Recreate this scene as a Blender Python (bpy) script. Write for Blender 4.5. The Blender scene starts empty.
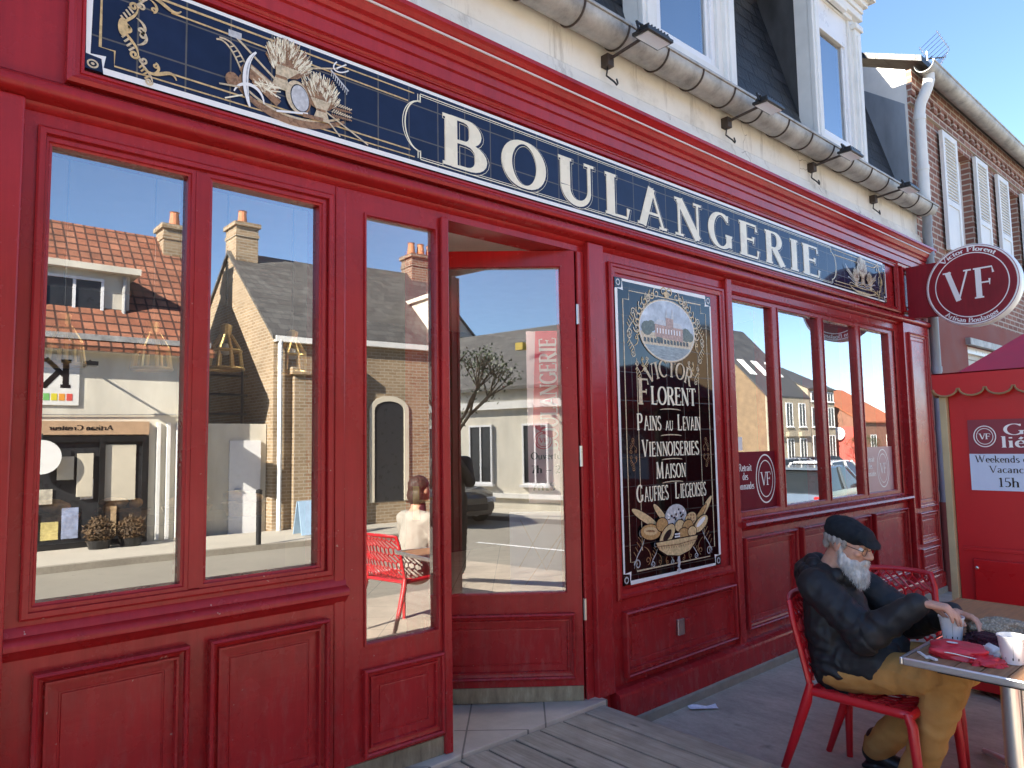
import bpy, bmesh, math, random
from mathutils import Vector, Matrix, noise
# Lengths are written in units of 1.12 m; everything is scaled to metres at the end.
K = 1.12
SC = bpy.context.scene
COL = SC.collection
pi = math.pi
rad = math.radians
rng = random.Random(11)

# ------------------------------------------------------------------ materials
def newmat(name):
    m = bpy.data.materials.new(name); m.use_nodes = True
    nt = m.node_tree
    for n in list(nt.nodes): nt.nodes.remove(n)
    out = nt.nodes.new('ShaderNodeOutputMaterial')
    return m, nt, out

def N(nt, typ, **kw):
    n = nt.nodes.new(typ)
    for k, v in kw.items():
        if k.startswith('i_'):
            key = k[2:]
            key = int(key) if key.isdigit() else key
            n.inputs[key].default_value = v
        else: setattr(n, k, v)
    return n

def L(nt, a, b): nt.links.new(a, b)

def c4(c): return (c[0], c[1], c[2], 1.0)

def coords(nt, scale=(1, 1, 1)):
    tc = N(nt, 'ShaderNodeTexCoord')
    mp = N(nt, 'ShaderNodeMapping')
    mp.inputs['Scale'].default_value = tuple(s / K for s in scale)
    L(nt, tc.outputs['Object'], mp.inputs['Vector'])
    return mp.outputs['Vector']

def noise_n(nt, vec, scale, detail=4, rough=.6):
    n = N(nt, 'ShaderNodeTexNoise'); n.inputs['Scale'].default_value = scale
    n.inputs['Detail'].default_value = detail; n.inputs['Roughness'].default_value = rough
    L(nt, vec, n.inputs['Vector']); return n.outputs['Fac']

def ramp(nt, fac, stops):
    r = N(nt, 'ShaderNodeValToRGB')
    e = r.color_ramp.elements
    while len(e) < len(stops): e.new(.5)
    for i, (p, c) in enumerate(stops):
        e[i].position = p; e[i].color = c4(c) if len(c) == 3 else c
    L(nt, fac, r.inputs['Fac']); return r.outputs['Color']

def mixc(nt, fac, a, b, mode='MIX'):
    m = N(nt, 'ShaderNodeMix', data_type='RGBA', blend_type=mode)
    for sock, v in ((m.inputs[0], fac), (m.inputs[6], a), (m.inputs[7], b)):
        if isinstance(v, (int, float)): sock.default_value = v
        elif isinstance(v, tuple): sock.default_value = c4(v)
        else: L(nt, v, sock)
    return m.outputs[2]

def bump(nt, h, strength=.3, dist=.01):
    b = N(nt, 'ShaderNodeBump'); b.inputs['Strength'].default_value = strength
    b.inputs['Distance'].default_value = dist
    L(nt, h, b.inputs['Height']); return b.outputs['Normal']

def principled(nt, out, color, rough=.5, metal=0., normal=None, spec=None, coat=0., emis=None, estr=0.):
    p = N(nt, 'ShaderNodeBsdfPrincipled')
    def st(nm, v):
        if v is None: return
        if isinstance(v, (int, float)): p.inputs[nm].default_value = v
        elif isinstance(v, tuple): p.inputs[nm].default_value = c4(v)
        else: L(nt, v, p.inputs[nm])
    st('Base Color', color); st('Roughness', rough); st('Metallic', metal); st('Normal', normal)
    st('Specular IOR Level', spec); st('Coat Weight', coat)
    if emis is not None: st('Emission Color', emis); st('Emission Strength', estr)
    L(nt, p.outputs[0], out.inputs[0]); return p

MATS = {}
def simple(name, col, rough=.5, metal=0., var=.12, nscale=8., bstr=.0, bscale=60., spec=None, coat=0., emis=None, estr=0., stretch=(1, 1, 1)):
    if name in MATS: return MATS[name]
    m, nt, out = newmat(name)
    v = coords(nt, stretch)
    f = noise_n(nt, v, nscale, 5)
    lo = tuple(c * (1 - var) for c in col); hi = tuple(min(1, c * (1 + var)) for c in col)
    c = ramp(nt, f, [(.3, lo), (.7, hi)])
    nrm = None
    if bstr: nrm = bump(nt, noise_n(nt, v, bscale, 3), bstr, .004)
    r = N(nt, 'ShaderNodeMapRange'); r.inputs[1].default_value = .3; r.inputs[2].default_value = .7
    r.inputs[3].default_value = max(0.0, rough * .85); r.inputs[4].default_value = min(1, rough * 1.15)
    L(nt, f, r.inputs[0])
    principled(nt, out, c, r.outputs[0], metal, nrm, spec, coat, emis, estr)
    MATS[name] = m; return m

def wall_uv(nt):
    """u = x or y by which way the wall faces, v = z"""
    tc = N(nt, 'ShaderNodeTexCoord'); sp = N(nt, 'ShaderNodeSeparateXYZ'); L(nt, tc.outputs['Object'], sp.inputs[0])
    g = N(nt, 'ShaderNodeNewGeometry'); sn = N(nt, 'ShaderNodeSeparateXYZ'); L(nt, g.outputs['Normal'], sn.inputs[0])
    ab = N(nt, 'ShaderNodeMath', operation='ABSOLUTE'); L(nt, sn.outputs[0], ab.inputs[0])
    gt = N(nt, 'ShaderNodeMath', operation='GREATER_THAN'); gt.inputs[1].default_value = .7; L(nt, ab.outputs[0], gt.inputs[0])
    mx = N(nt, 'ShaderNodeMix', data_type='FLOAT'); L(nt, gt.outputs[0], mx.inputs[0]); L(nt, sp.outputs[0], mx.inputs[2]); L(nt, sp.outputs[1], mx.inputs[3])
    cb = N(nt, 'ShaderNodeCombineXYZ'); L(nt, mx.outputs[0], cb.inputs[0]); L(nt, sp.outputs[2], cb.inputs[1])
    return cb.outputs[0]

def bricky(name, c1, c2, mortar, bw, bh, msize=.012, rough=.85, bstr=.6, offset=.5, var=.25, patch=1.3, spec=None):
    m, nt, out = newmat(name)
    uv = wall_uv(nt)
    b = N(nt, 'ShaderNodeTexBrick'); b.offset = offset
    b.inputs['Scale'].default_value = 1.0
    b.inputs['Brick Width'].default_value = bw * K; b.inputs['Row Height'].default_value = bh * K
    b.inputs['Mortar Size'].default_value = msize * K; b.inputs['Mortar Smooth'].default_value = .15; b.inputs['Bias'].default_value = -.1
    b.inputs['Color1'].default_value = c4(c1); b.inputs['Color2'].default_value = c4(c2); b.inputs['Mortar'].default_value = c4(mortar)
    nz = noise_n(nt, uv, .5, 0)
    L(nt, uv, b.inputs['Vector'])
    v = coords(nt)
    f = noise_n(nt, v, patch, 6)
    col = mixc(nt, 1.0, b.outputs['Color'], ramp(nt, f, [(.25, (1 - var * 1.3,) * 3), (.75, (1, 1, 1))]), 'MULTIPLY')
    f2 = noise_n(nt, v, 30, 3)
    inv = N(nt, 'ShaderNodeMath', operation='SUBTRACT'); inv.inputs[0].default_value = 1; L(nt, b.outputs['Fac'], inv.inputs[1])
    ad = N(nt, 'ShaderNodeMath', operation='MULTIPLY_ADD'); L(nt, f2, ad.inputs[0]); ad.inputs[1].default_value = .4; L(nt, inv.outputs[0], ad.inputs[2])
    principled(nt, out, col, rough, 0, bump(nt, ad.outputs[0], bstr, .012), spec)
    return m

# glossy shop-front red paint with scuffs and dust near the ground
def red_paint(name, base, rough=.24, dust=True, grain=.0):
    m, nt, out = newmat(name)
    v = coords(nt)
    f = noise_n(nt, v, 2.2, 6)
    col = ramp(nt, f, [(.25, tuple(c * .78 for c in base)), (.5, base), (.75, (base[0] * 1.12, base[1] * 1.35, base[2] * 1.3))])
    gr = noise_n(nt, coords(nt, (1, 1, .06)), 34, 6, .75); gm = N(nt, 'ShaderNodeMapRange'); gm.inputs[1].default_value = .35; gm.inputs[2].default_value = .65; gm.inputs[3].default_value = .86; gm.inputs[4].default_value = 1.06; L(nt, gr, gm.inputs[0]); col = mixc(nt, 1.0, col, gm.outputs[0], 'MULTIPLY')
    if dust:
        tc = N(nt, 'ShaderNodeTexCoord'); sp = N(nt, 'ShaderNodeSeparateXYZ'); L(nt, tc.outputs['Object'], sp.inputs[0])
        mr = N(nt, 'ShaderNodeMapRange'); mr.inputs[1].default_value = .1; mr.inputs[2].default_value = 1.0 * K
        mr.inputs[3].default_value = 1; mr.inputs[4].default_value = 0; L(nt, sp.outputs[2], mr.inputs[0])
        v2 = coords(nt, (1, 1, .3))
        n2 = noise_n(nt, v2, 26, 6, .75)
        th = N(nt, 'ShaderNodeMapRange'); th.inputs[1].default_value = .5; th.inputs[2].default_value = .78; L(nt, n2, th.inputs[0])
        mu = N(nt, 'ShaderNodeMath', operation='MULTIPLY'); L(nt, mr.outputs[0], mu.inputs[0]); th.inputs[4].default_value = .55; L(nt, th.outputs[0], mu.inputs[1])
        col = mixc(nt, mu.outputs[0], col, (.33, .15, .13))
        n3 = noise_n(nt, v, 55, 2)
        ch = N(nt, 'ShaderNodeMapRange'); ch.inputs[1].default_value = .75; ch.inputs[2].default_value = .76; L(nt, n3, ch.inputs[0])
        col = mixc(nt, ch.outputs[0], col, (.42, .22, .18))
    r = N(nt, 'ShaderNodeMapRange'); r.inputs[1].default_value = .3; r.inputs[2].default_value = .7
    r.inputs[3].default_value = rough * .8; r.inputs[4].default_value = rough * 1.35
    L(nt, noise_n(nt, v, 5, 5), r.inputs[0])
    vb = coords(nt, (1, 1, 8)) if not grain else coords(nt, (1, 8, 8))
    nb = noise_n(nt, vb, 9, 5)
    principled(nt, out, col, r.outputs[0], 0, bump(nt, nb, .09 + grain, .006), .33)
    return m

def glass_mat(name, refl, tint=(.8, .84, .84), wav=.0):
    m, nt, out = newmat(name)
    t = N(nt, 'ShaderNodeBsdfTransparent'); t.inputs[0].default_value = c4(tint)
    g = N(nt, 'ShaderNodeBsdfGlossy'); g.inputs['Roughness'].default_value = 0.0; g.inputs[0].default_value = (.93, .95, .97, 1)
    if wav:
        v = coords(nt)
        L(nt, bump(nt, noise_n(nt, v, 1.3, 1), wav, .02), g.inputs['Normal'])
    fr = N(nt, 'ShaderNodeFresnel'); fr.inputs[0].default_value = 1.5
    ad = N(nt, 'ShaderNodeMath', operation='MULTIPLY_ADD', use_clamp=True); L(nt, fr.outputs[0], ad.inputs[0]); ad.inputs[1].default_value = .6; ad.inputs[2].default_value = refl
    mx = N(nt, 'ShaderNodeMixShader'); L(nt, ad.outputs[0], mx.inputs[0]); L(nt, t.outputs[0], mx.inputs[1]); L(nt, g.outputs[0], mx.inputs[2])
    L(nt, mx.outputs[0], out.inputs[0]); return m

M_RED = red_paint('shopfront_red', (.37, .018, .020))
M_REDTOP = red_paint('cornice_red', (.39, .02, .022), .2, False, .05)
M_GLASS = glass_mat('window_glass', .355, wav=.02)
M_GLASSDOOR = glass_mat('door_glass', .285, (.9, .93, .93), wav=.01)
M_GLASSR = glass_mat('right_glass', .37, wav=.012)
M_WHITE = simple('white_paint', (.78, .77, .73), .5, var=.07, nscale=5, bstr=.12)
M_PVC = simple('white_pvc', (.8, .8, .8), .3, var=.03)
M_CREAM = simple('cream_paint', (.9, .83, .62), .28, var=.06)
M_SIGNWHITE = simple('sign_white', (.88, .87, .84), .3, var=.02)
M_GOLD = simple('gold_paint', (.62, .44, .2), .28, var=.25, nscale=60)
M_BROWN = simple('brown_paint', (.3, .16, .07), .28, var=.35, nscale=70)
M_TAN = simple('tan_paint', (.62, .5, .32), .28, var=.25, nscale=90)
M_SILVER = simple('grey_paint', (.55, .55, .55), .25, var=.25, nscale=60)
M_DARKP = simple('dark_paint', (.02, .016, .016), .2, var=.3)
M_IRON = simple('rusted_iron', (.05, .035, .028), .6, var=.4, nscale=40, bstr=.3)
M_BLACKMET = simple('black_metal', (.015, .015, .016), .35, .0, var=.2)
M_ALU = simple('brushed_aluminium', (.78, .78, .77), .3, 1., var=.02, nscale=1.5)
M_STEEL = simple('steel', (.55, .55, .55), .3, 1., var=.1)
M_BRASS = simple('brass', (.8, .55, .2), .35, .6, var=.1)
M_REDPLASTIC = simple('red_plastic', (.52, .012, .02), .33, var=.05, nscale=3)
M_DARKIN = simple('dark_interior', (.05, .04, .035), .8, var=.3)
M_CEIL = simple('interior_ceiling', (.85, .85, .83), .8, var=.04)
M_INWALL = simple('interior_wall', (.09, .07, .05), .8, var=.1)
M_LINE = simple('white_line', (.7, .62, .58), .4, var=.05)

# kick plates
def kick():
    m, nt, out = newmat('worn_kick_plate'); v = coords(nt, (1, 1, .25)); f = noise_n(nt, v, 25, 6, .7)
    c = ramp(nt, f, [(.3, (.2, .17, .12)), (.55, (.34, .3, .21)), (.75, (.5, .45, .33))])
    principled(nt, out, c, .42, .65, bump(nt, f, .15, .004)); return m
M_KICK = kick()

def plaster():
    m, nt, out = newmat('flaking_cream_plaster'); v = coords(nt)
    f = noise_n(nt, v, 2.5, 8, .7)
    c = ramp(nt, f, [(.22, (.5, .46, .38)), (.45, (.8, .77, .69)), (.75, (.87, .86, .8))])
    vs = coords(nt, (1, 1, .12)); fs = noise_n(nt, vs, 9, 6, .7)
    st = N(nt, 'ShaderNodeMapRange'); st.inputs[1].default_value = .56; st.inputs[2].default_value = .72; st.inputs[4].default_value = .7; L(nt, fs, st.inputs[0])
    c = mixc(nt, st.outputs[0], c, (.3, .27, .22))
    vo = N(nt, 'ShaderNodeTexVoronoi', feature='DISTANCE_TO_EDGE'); vo.inputs['Scale'].default_value = 4.5
    w = N(nt, 'ShaderNodeMix', data_type='VECTOR'); w.inputs[0].default_value = .12
    nn = N(nt, 'ShaderNodeTexNoise'); nn.inputs['Scale'].default_value = 6; L(nt, v, nn.inputs['Vector'])
    L(nt, v, w.inputs[4]); L(nt, nn.outputs['Color'], w.inputs[5]); L(nt, w.outputs[1], vo.inputs['Vector'])
    cr = N(nt, 'ShaderNodeMapRange'); cr.inputs[1].default_value = .001; cr.inputs[2].default_value = .009; cr.inputs[3].default_value = 1; cr.inputs[4].default_value = 0; L(nt, vo.outputs[0], cr.inputs[0])
    gate = N(nt, 'ShaderNodeMath', operation='GREATER_THAN'); gate.inputs[1].default_value = .62; L(nt, noise_n(nt, v, 1.1, 2), gate.inputs[0])
    mu = N(nt, 'ShaderNodeMath', operation='MULTIPLY'); L(nt, cr.outputs[0], mu.inputs[0]); L(nt, gate.outputs[0], mu.inputs[1])
    c = mixc(nt, mu.outputs[0], c, (.25, .21, .16))
    principled(nt, out, c, .8, 0, bump(nt, f, .5, .012)); return m
M_PLASTER = plaster()

def zinc():
    m, nt, out = newmat('weathered_zinc'); v = coords(nt); f = noise_n(nt, v, 6, 8, .72)
    c = ramp(nt, f, [(.28, (.18, .178, .17)), (.5, (.38, .378, .365)), (.75, (.56, .555, .53))])
    principled(nt, out, c, .55, .25, bump(nt, f, .2, .006)); return m
M_ZINC = zinc()
M_ZINCB = simple('blue_grey_zinc', (.26, .29, .33), .5, .2, var=.25, nscale=4, stretch=(1, 1, .3))
M_SLATE = bricky('slates', (.016, .017, .021), (.036, .038, .044), (.003, .003, .004), .24, .125, .011, .5, 1.0, var=.5, patch=2.5)
M_BRICK = bricky('red_brown_brick', (.25, .105, .078), (.4, .19, .135), (.58, .52, .44), .2, .0625, .0085, .9, .6)
M_BRICKY = bricky('yellow_brown_brick', (.3, .2, .11), (.42, .3, .18), (.5, .45, .36), .21, .07, .009, .9, .4)
M_BRICKD = bricky('dark_red_brick', (.22, .12, .08), (.33, .2, .13), (.42, .37, .3), .21, .07, .009, .9, .4)
M_TILEROOF = bricky('orange_roof_tiles', (.34, .12, .065), (.45, .19, .11), (.08, .035, .025), .2, .17, .018, .85, 1.0, 0, var=.45, patch=2)
M_SLATEFAR = bricky('far_slate', (.09, .085, .08), (.14, .135, .125), (.05, .05, .05), .22, .14, .006, .7, .5, var=.3)
M_GROUNDRED = simple('red_brown_render', (.24, .068, .052), .8, var=.1, nscale=3, bstr=.2)

def asphalt(name, a, b, sc=60, crack=False, rough=.9):
    m, nt, out = newmat(name); v = coords(nt); f = noise_n(nt, v, sc, 6, .7); g = noise_n(nt, v, .9, 6, .65)
    c = mixc(nt, .55, ramp(nt, f, [(.3, a), (.7, b)]), ramp(nt, g, [(.3, a), (.7, b)]))
    spn = noise_n(nt, v, 7.0, 3, .55)
    sp = N(nt, 'ShaderNodeMapRange'); sp.inputs[1].default_value = .66; sp.inputs[2].default_value = .78; sp.inputs[4].default_value = .6; L(nt, spn, sp.inputs[0])
    c = mixc(nt, sp.outputs[0], c, tuple(x * .5 for x in a))
    g2 = N(nt, 'ShaderNodeTexVoronoi'); g2.inputs['Scale'].default_value = 3.1; L(nt, v, g2.inputs[0]); gm = N(nt, 'ShaderNodeMapRange'); gm.inputs[1].default_value = .035; gm.inputs[2].default_value = .055; gm.inputs[3].default_value = .6; gm.inputs[4].default_value = 0; L(nt, g2.outputs[0], gm.inputs[0]); c = mixc(nt, gm.outputs[0], c, tuple(x * .35 for x in a))
    if crack:
        vo = N(nt, 'ShaderNodeTexVoronoi', feature='DISTANCE_TO_EDGE'); vo.inputs['Scale'].default_value = .75
        w = N(nt, 'ShaderNodeMix', data_type='VECTOR'); w.inputs[0].default_value = .2; nn = N(nt, 'ShaderNodeTexNoise'); nn.inputs['Scale'].default_value = 2.2; nn.inputs['Detail'].default_value = 6
        L(nt, v, nn.inputs['Vector']); L(nt, v, w.inputs[4]); L(nt, nn.outputs['Color'], w.inputs[5]); L(nt, w.outputs[1], vo.inputs['Vector'])
        cr = N(nt, 'ShaderNodeMapRange'); cr.inputs[1].default_value = .001; cr.inputs[2].default_value = .007; cr.inputs[3].default_value = .85; cr.inputs[4].default_value = 0; L(nt, vo.outputs[0], cr.inputs[0]); c = mixc(nt, cr.outputs[0], c, (.07, .06, .05))
        br = noise_n(nt, coords(nt, (1, .35, 1)), 5, 8, .8); bm = N(nt, 'ShaderNodeMapRange'); bm.inputs[1].default_value = .35; bm.inputs[2].default_value = .7; bm.inputs[3].default_value = .62; bm.inputs[4].default_value = 1.08; L(nt, br, bm.inputs[0]); c = mixc(nt, 1.0, c, bm.outputs[0], 'MULTIPLY')
    principled(nt, out, c, rough, 0, bump(nt, f, .35, .006)); return m
M_ASPH = asphalt('road_asphalt', (.2, .18, .145), (.29, .265, .215))
M_CONC = asphalt('terrace_concrete', (.41, .345, .265), (.6, .51, .405), 40, True)
M_PAVE = asphalt('pale_paving', (.38, .35, .29), (.5, .46, .38), 30)
M_STONE = asphalt('plinth_stone', (.16, .14, .11), (.36, .32, .26), 14)
def deckwood():
    m, nt, out = newmat('weathered_deck_wood'); v = coords(nt, (14, .7, 14)); f = noise_n(nt, v, 3.2, 8, .7)
    g = noise_n(nt, coords(nt, (1.2, .9, 1)), 6, 5, .6)
    c = ramp(nt, f, [(.28, (.235, .185, .135)), (.5, (.385, .315, .24)), (.75, (.5, .42, .335))])
    c = mixc(nt, .75, c, ramp(nt, g, [(.3, (.55, .55, .55)), (.65, (1, 1, 1))]), 'MULTIPLY')
    kn = N(nt, 'ShaderNodeTexVoronoi'); kn.inputs['Scale'].default_value = 3.0; L(nt, coords(nt, (2.2, .8, 1)), kn.inputs['Vector'])
    k2 = N(nt, 'ShaderNodeMapRange'); k2.inputs[1].default_value = .02; k2.inputs[2].default_value = .09; k2.inputs[3].default_value = .8; k2.inputs[4].default_value = 0; L(nt, kn.outputs[0], k2.inputs[0])
    c = mixc(nt, k2.outputs[0], c, (.05, .035, .025))
    principled(nt, out, c, .8, 0, bump(nt, f, .5, .006)); return m
M_DECK = deckwood()

def tilemat(name, base, line, w, h, rough, off=(0, 0), spec=.5, ms=.0022):
    """glazed ceramic tiles with thin joints"""
    m, nt, out = newmat(name)
    tc = N(nt, 'ShaderNodeTexCoord'); sp = N(nt, 'ShaderNodeSeparateXYZ'); L(nt, tc.outputs['Object'], sp.inputs[0])
    cb = N(nt, 'ShaderNodeCombineXYZ'); L(nt, sp.outputs[0], cb.inputs[0]); L(nt, sp.outputs[2], cb.inputs[1])
    mp = N(nt, 'ShaderNodeMapping'); mp.inputs['Location'].default_value = (off[0] * K, off[1] * K, 0); L(nt, cb.outputs[0], mp.inputs[0])
    b = N(nt, 'ShaderNodeTexBrick'); b.offset = 0; b.inputs['Scale'].default_value = 1
    b.inputs['Brick Width'].default_value = w * K; b.inputs['Row Height'].default_value = h * K; b.inputs['Mortar Size'].default_value = ms * K; b.inputs['Mortar Smooth'].default_value = .2
    b.inputs['Color1'].default_value = c4(base); b.inputs['Color2'].default_value = c4(tuple(x * 1.25 for x in base)); b.inputs['Mortar'].default_value = c4(line)
    L(nt, mp.outputs[0], b.inputs['Vector'])
    v = coords(nt); f = noise_n(nt, v, 14, 4)
    c = mixc(nt, .5, b.outputs['Color'], ramp(nt, f, [(.3, (.6, .6, .6)), (.7, (1.0, 1.0, 1.0))]), 'MULTIPLY')
    inv = N(nt, 'ShaderNodeMath', operation='SUBTRACT'); inv.inputs[0].default_value = 1; L(nt, b.outputs['Fac'], inv.inputs[1])
    wob = noise_n(nt, v, 5, 2)
    ad = N(nt, 'ShaderNodeMath', operation='MULTIPLY_ADD'); L(nt, wob, ad.inputs[0]); ad.inputs[1].default_value = .25; L(nt, inv.outputs[0], ad.inputs[2])
    principled(nt, out, c, rough, 0, bump(nt, ad.outputs[0], .12, .003), spec)
    return m
M_NAVY = tilemat('navy_tiles', (.013, .021, .055), (.13, .12, .11), .145, .143, .06, (.03, .05), .25, .003)
M_BLACKT = tilemat('black_tiles', (.0065, .0045, .005), (.06, .055, .05), .153, .15, .05, (.1, .03))
M_FLOORT = None

# ------------------------------------------------------------------ mesh building
class MB:
    def __init__(s, M=None): s.v = []; s.f = []; s.fm = []; s.mats = []; s.cur = 0; s.M = M; s.sm = []; s.smooth = False
    def mat(s, m):
        if m not in s.mats: s.mats.append(m)
        s.cur = s.mats.index(m); return s
    def add(s, vs, fs, M=None):
        o = len(s.v)
        for p in vs:
            p = Vector(p)
            if M is not None: p = M @ p
            if s.M is not None: p = s.M @ p
            s.v.append(tuple(p))
        for f in fs:
            s.f.append(tuple(i + o for i in f)); s.fm.append(s.cur); s.sm.append(s.smooth)
        return s
    def box(s, x0, x1, y0, y1, z0, z1, M=None):
        return s.add([(x0, y0, z0), (x1, y0, z0), (x1, y1, z0), (x0, y1, z0), (x0, y0, z1), (x1, y0, z1), (x1, y1, z1), (x0, y1, z1)],
                     [(0, 3, 2, 1), (4, 5, 6, 7), (0, 1, 5, 4), (1, 2, 6, 5), (2, 3, 7, 6), (3, 0, 4, 7)], M)
    def quad(s, a, b, c, d): return s.add([a, b, c, d], [(0, 1, 2, 3)])
    def poly(s, pts): return s.add(pts, [tuple(range(len(pts)))])
    def extrude(s, pts, vec):
        n = len(pts); vec = Vector(vec); q = [tuple(Vector(p) + vec) for p in pts]
        return s.add(list(pts) + q, [tuple(range(n)), tuple(range(2 * n - 1, n - 1, -1))] + [(i, i + n, (i + 1) % n + n, (i + 1) % n) for i in range(n)])
    def ring(s, x0, x1, z0, z1, prof, cap=True):
        """nested rectangles facing -y; prof = [(inset, y)]"""
        vs = []; fs = []
        for (d, y) in prof: vs += [(x0 + d, y, z0 + d), (x1 - d, y, z0 + d), (x1 - d, y, z1 - d), (x0 + d, y, z1 - d)]
        for k in range(len(prof) - 1):
            a = 4 * k; b = a + 4
            for i in range(4): j = (i + 1) % 4; fs.append((a + i, a + j, b + j, b + i))
        if cap: e = 4 * (len(prof) - 1); fs.append((e, e + 1, e + 2, e + 3))
        return s.add(vs, fs)
    def sweepx(s, prof, x0, x1, close=True):
        """profile [(y,z)] swept along x with end caps"""
        n = len(prof)
        vs = [(x0, y, z) for y, z in prof] + [(x1, y, z) for y, z in prof]
        fs = [(i, i + 1, i + 1 + n, i + n) for i in range(n - 1)]
        if close: fs += [(n - 1, 0, n, 2 * n - 1), tuple(range(n)), tuple(range(2 * n - 1, n - 1, -1))]
        return s.add(vs, fs)
    def tube(s, pts, r, n=8, caps=True, flat=None):
        pts = [Vector(p) for p in pts]; m = len(pts)
        rs = r if isinstance(r, (list, tuple)) else [r] * m
        vs = []; fs = []; up = None
        for i, p in enumerate(pts):
            t = (pts[min(i + 1, m - 1)] - pts[max(i - 1, 0)]).normalized()
            if up is None:
                up = Vector((0, 0, 1)) if abs(t.z) < .9 else Vector((1, 0, 0))
            a = t.cross(up)
            if a.length < 1e-6: a = t.cross(Vector((1, 0, 0)))
            a.normalize(); b = a.cross(t).normalized(); up = b
            for k in range(n):
                th = 2 * pi * k / n
                vs.append(tuple(p + a * (math.cos(th) * rs[i]) + b * (math.sin(th) * rs[i] * (flat or 1))))
        for i in range(m - 1):
            for k in range(n):
                k2 = (k + 1) % n; fs.append((i * n + k, i * n + k2, (i + 1) * n + k2, (i + 1) * n + k))
        if caps: fs += [tuple(range(n - 1, -1, -1)), tuple(range((m - 1) * n, m * n))]
        return s.add(vs, fs)
    def lathe(s, prof, c=(0, 0, 0), n=24, M=None, cap=True):
        vs = []; fs = []; m = len(prof)
        for r, z in prof:
            for k in range(n):
                th = 2 * pi * k / n; vs.append((c[0] + r * math.cos(th), c[1] + r * math.sin(th), c[2] + z))
        for i in range(m - 1):
            for k in range(n): k2 = (k + 1) % n; fs.append((i * n + k, i * n + k2, (i + 1) * n + k2, (i + 1) * n + k))
        if cap: fs += [tuple(range(n - 1, -1, -1)), tuple(range((m - 1) * n, m * n))]
        return s.add(vs, fs, M)
    def capsule(s, a, b, ra, rb, n=14, sy=1., side=None):
        """tapered limb with round ends"""
        a = Vector(a); b = Vector(b); t = (b - a)
        l = t.length; t = t.normalized() if l > 1e-6 else Vector((0, 0, 1))
        u = Vector(side) if side else (Vector((0, 0, 1)) if abs(t.z) < .9 else Vector((1, 0, 0)))
        x = u.cross(t).normalized(); y = t.cross(x)
        st = []
        for k in range(5): th = pi / 2 * (1 - k / 4 * .98); st.append((a - t * (ra * math.sin(th)), ra * math.cos(th)))
        for k in range(5): th = pi / 2 * (k / 4 * .98 + .02); st.append((b + t * (rb * math.sin(th)), rb * math.cos(th)))
        vs = []; fs = []
        for p, r in st:
            r = max(r, 1e-4)
            for k in range(n): th = 2 * pi * k / n; vs.append(tuple(p + x * (r * math.cos(th)) + y * (r * math.sin(th) * sy)))
        m = len(st)
        for i in range(m - 1):
            for k in range(n): k2 = (k + 1) % n; fs.append((i * n + k, i * n + k2, (i + 1) * n + k2, (i + 1) * n + k))
        fs += [tuple(range(n - 1, -1, -1)), tuple(range((m - 1) * n, m * n))]
        return s.add(vs, fs)
    def ball(s, c, r, M=None, n=16, m=10):
        rx, ry, rz = (r, r, r) if not isinstance(r, (tuple, list)) else r
        vs = []; fs = []
        for i in range(m + 1):
            ph = -pi / 2 + pi * i / m; cr = max(math.cos(ph), 1e-3)
            for k in range(n): th = 2 * pi * k / n; p = Vector((rx * cr * math.cos(th), ry * cr * math.sin(th), rz * math.sin(ph)));  p = (M @ p if M else p) + Vector(c); vs.append(tuple(p))
        for i in range(m):
            for k in range(n): k2 = (k + 1) % n; fs.append((i * n + k, i * n + k2, (i + 1) * n + k2, (i + 1) * n + k))
        return s.add(vs, fs)
    def slab(s, x0, x1, z0, z1, y0, y1, holes, back=True):
        """wall facing -y with rectangular openings; no inner faces"""
        xs = sorted({x0, x1} | {h[0] for h in holes} | {h[1] for h in holes}); zs = sorted({z0, z1} | {h[2] for h in holes} | {h[3] for h in holes})
        xs = [x for x in xs if x0 <= x <= x1]; zs = [z for z in zs if z0 <= z <= z1]
        def solid(i, j):
            if i < 0 or j < 0 or i >= len(xs) - 1 or j >= len(zs) - 1: return False
            cx = (xs[i] + xs[i + 1]) / 2; cz = (zs[j] + zs[j + 1]) / 2
            return not any(h[0] < cx < h[1] and h[2] < cz < h[3] for h in holes)
        for i in range(len(xs) - 1):
            for j in range(len(zs) - 1):
                if not solid(i, j): continue
                a, b, c, d = xs[i], xs[i + 1], zs[j], zs[j + 1]
                s.quad((a, y0, c), (b, y0, c), (b, y0, d), (a, y0, d))
                if back: s.quad((a, y1, c), (a, y1, d), (b, y1, d), (b, y1, c))
                if not solid(i - 1, j): s.quad((a, y0, c), (a, y0, d), (a, y1, d), (a, y1, c))
                if not solid(i + 1, j): s.quad((b, y0, c), (b, y1, c), (b, y1, d), (b, y0, d))
                if not solid(i, j - 1): s.quad((a, y0, c), (a, y1, c), (b, y1, c), (b, y0, c))
                if not solid(i, j + 1): s.quad((a, y0, d), (b, y0, d), (b, y1, d), (a, y1, d))
        return s
    def mesh(s, name):
        me = bpy.data.meshes.new(name); me.from_pydata(s.v, [], s.f)
        for m in s.mats: me.materials.append(m)
        me.polygons.foreach_set('material_index', s.fm); me.polygons.foreach_set('use_smooth', s.sm)
        me.update(); return me
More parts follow.
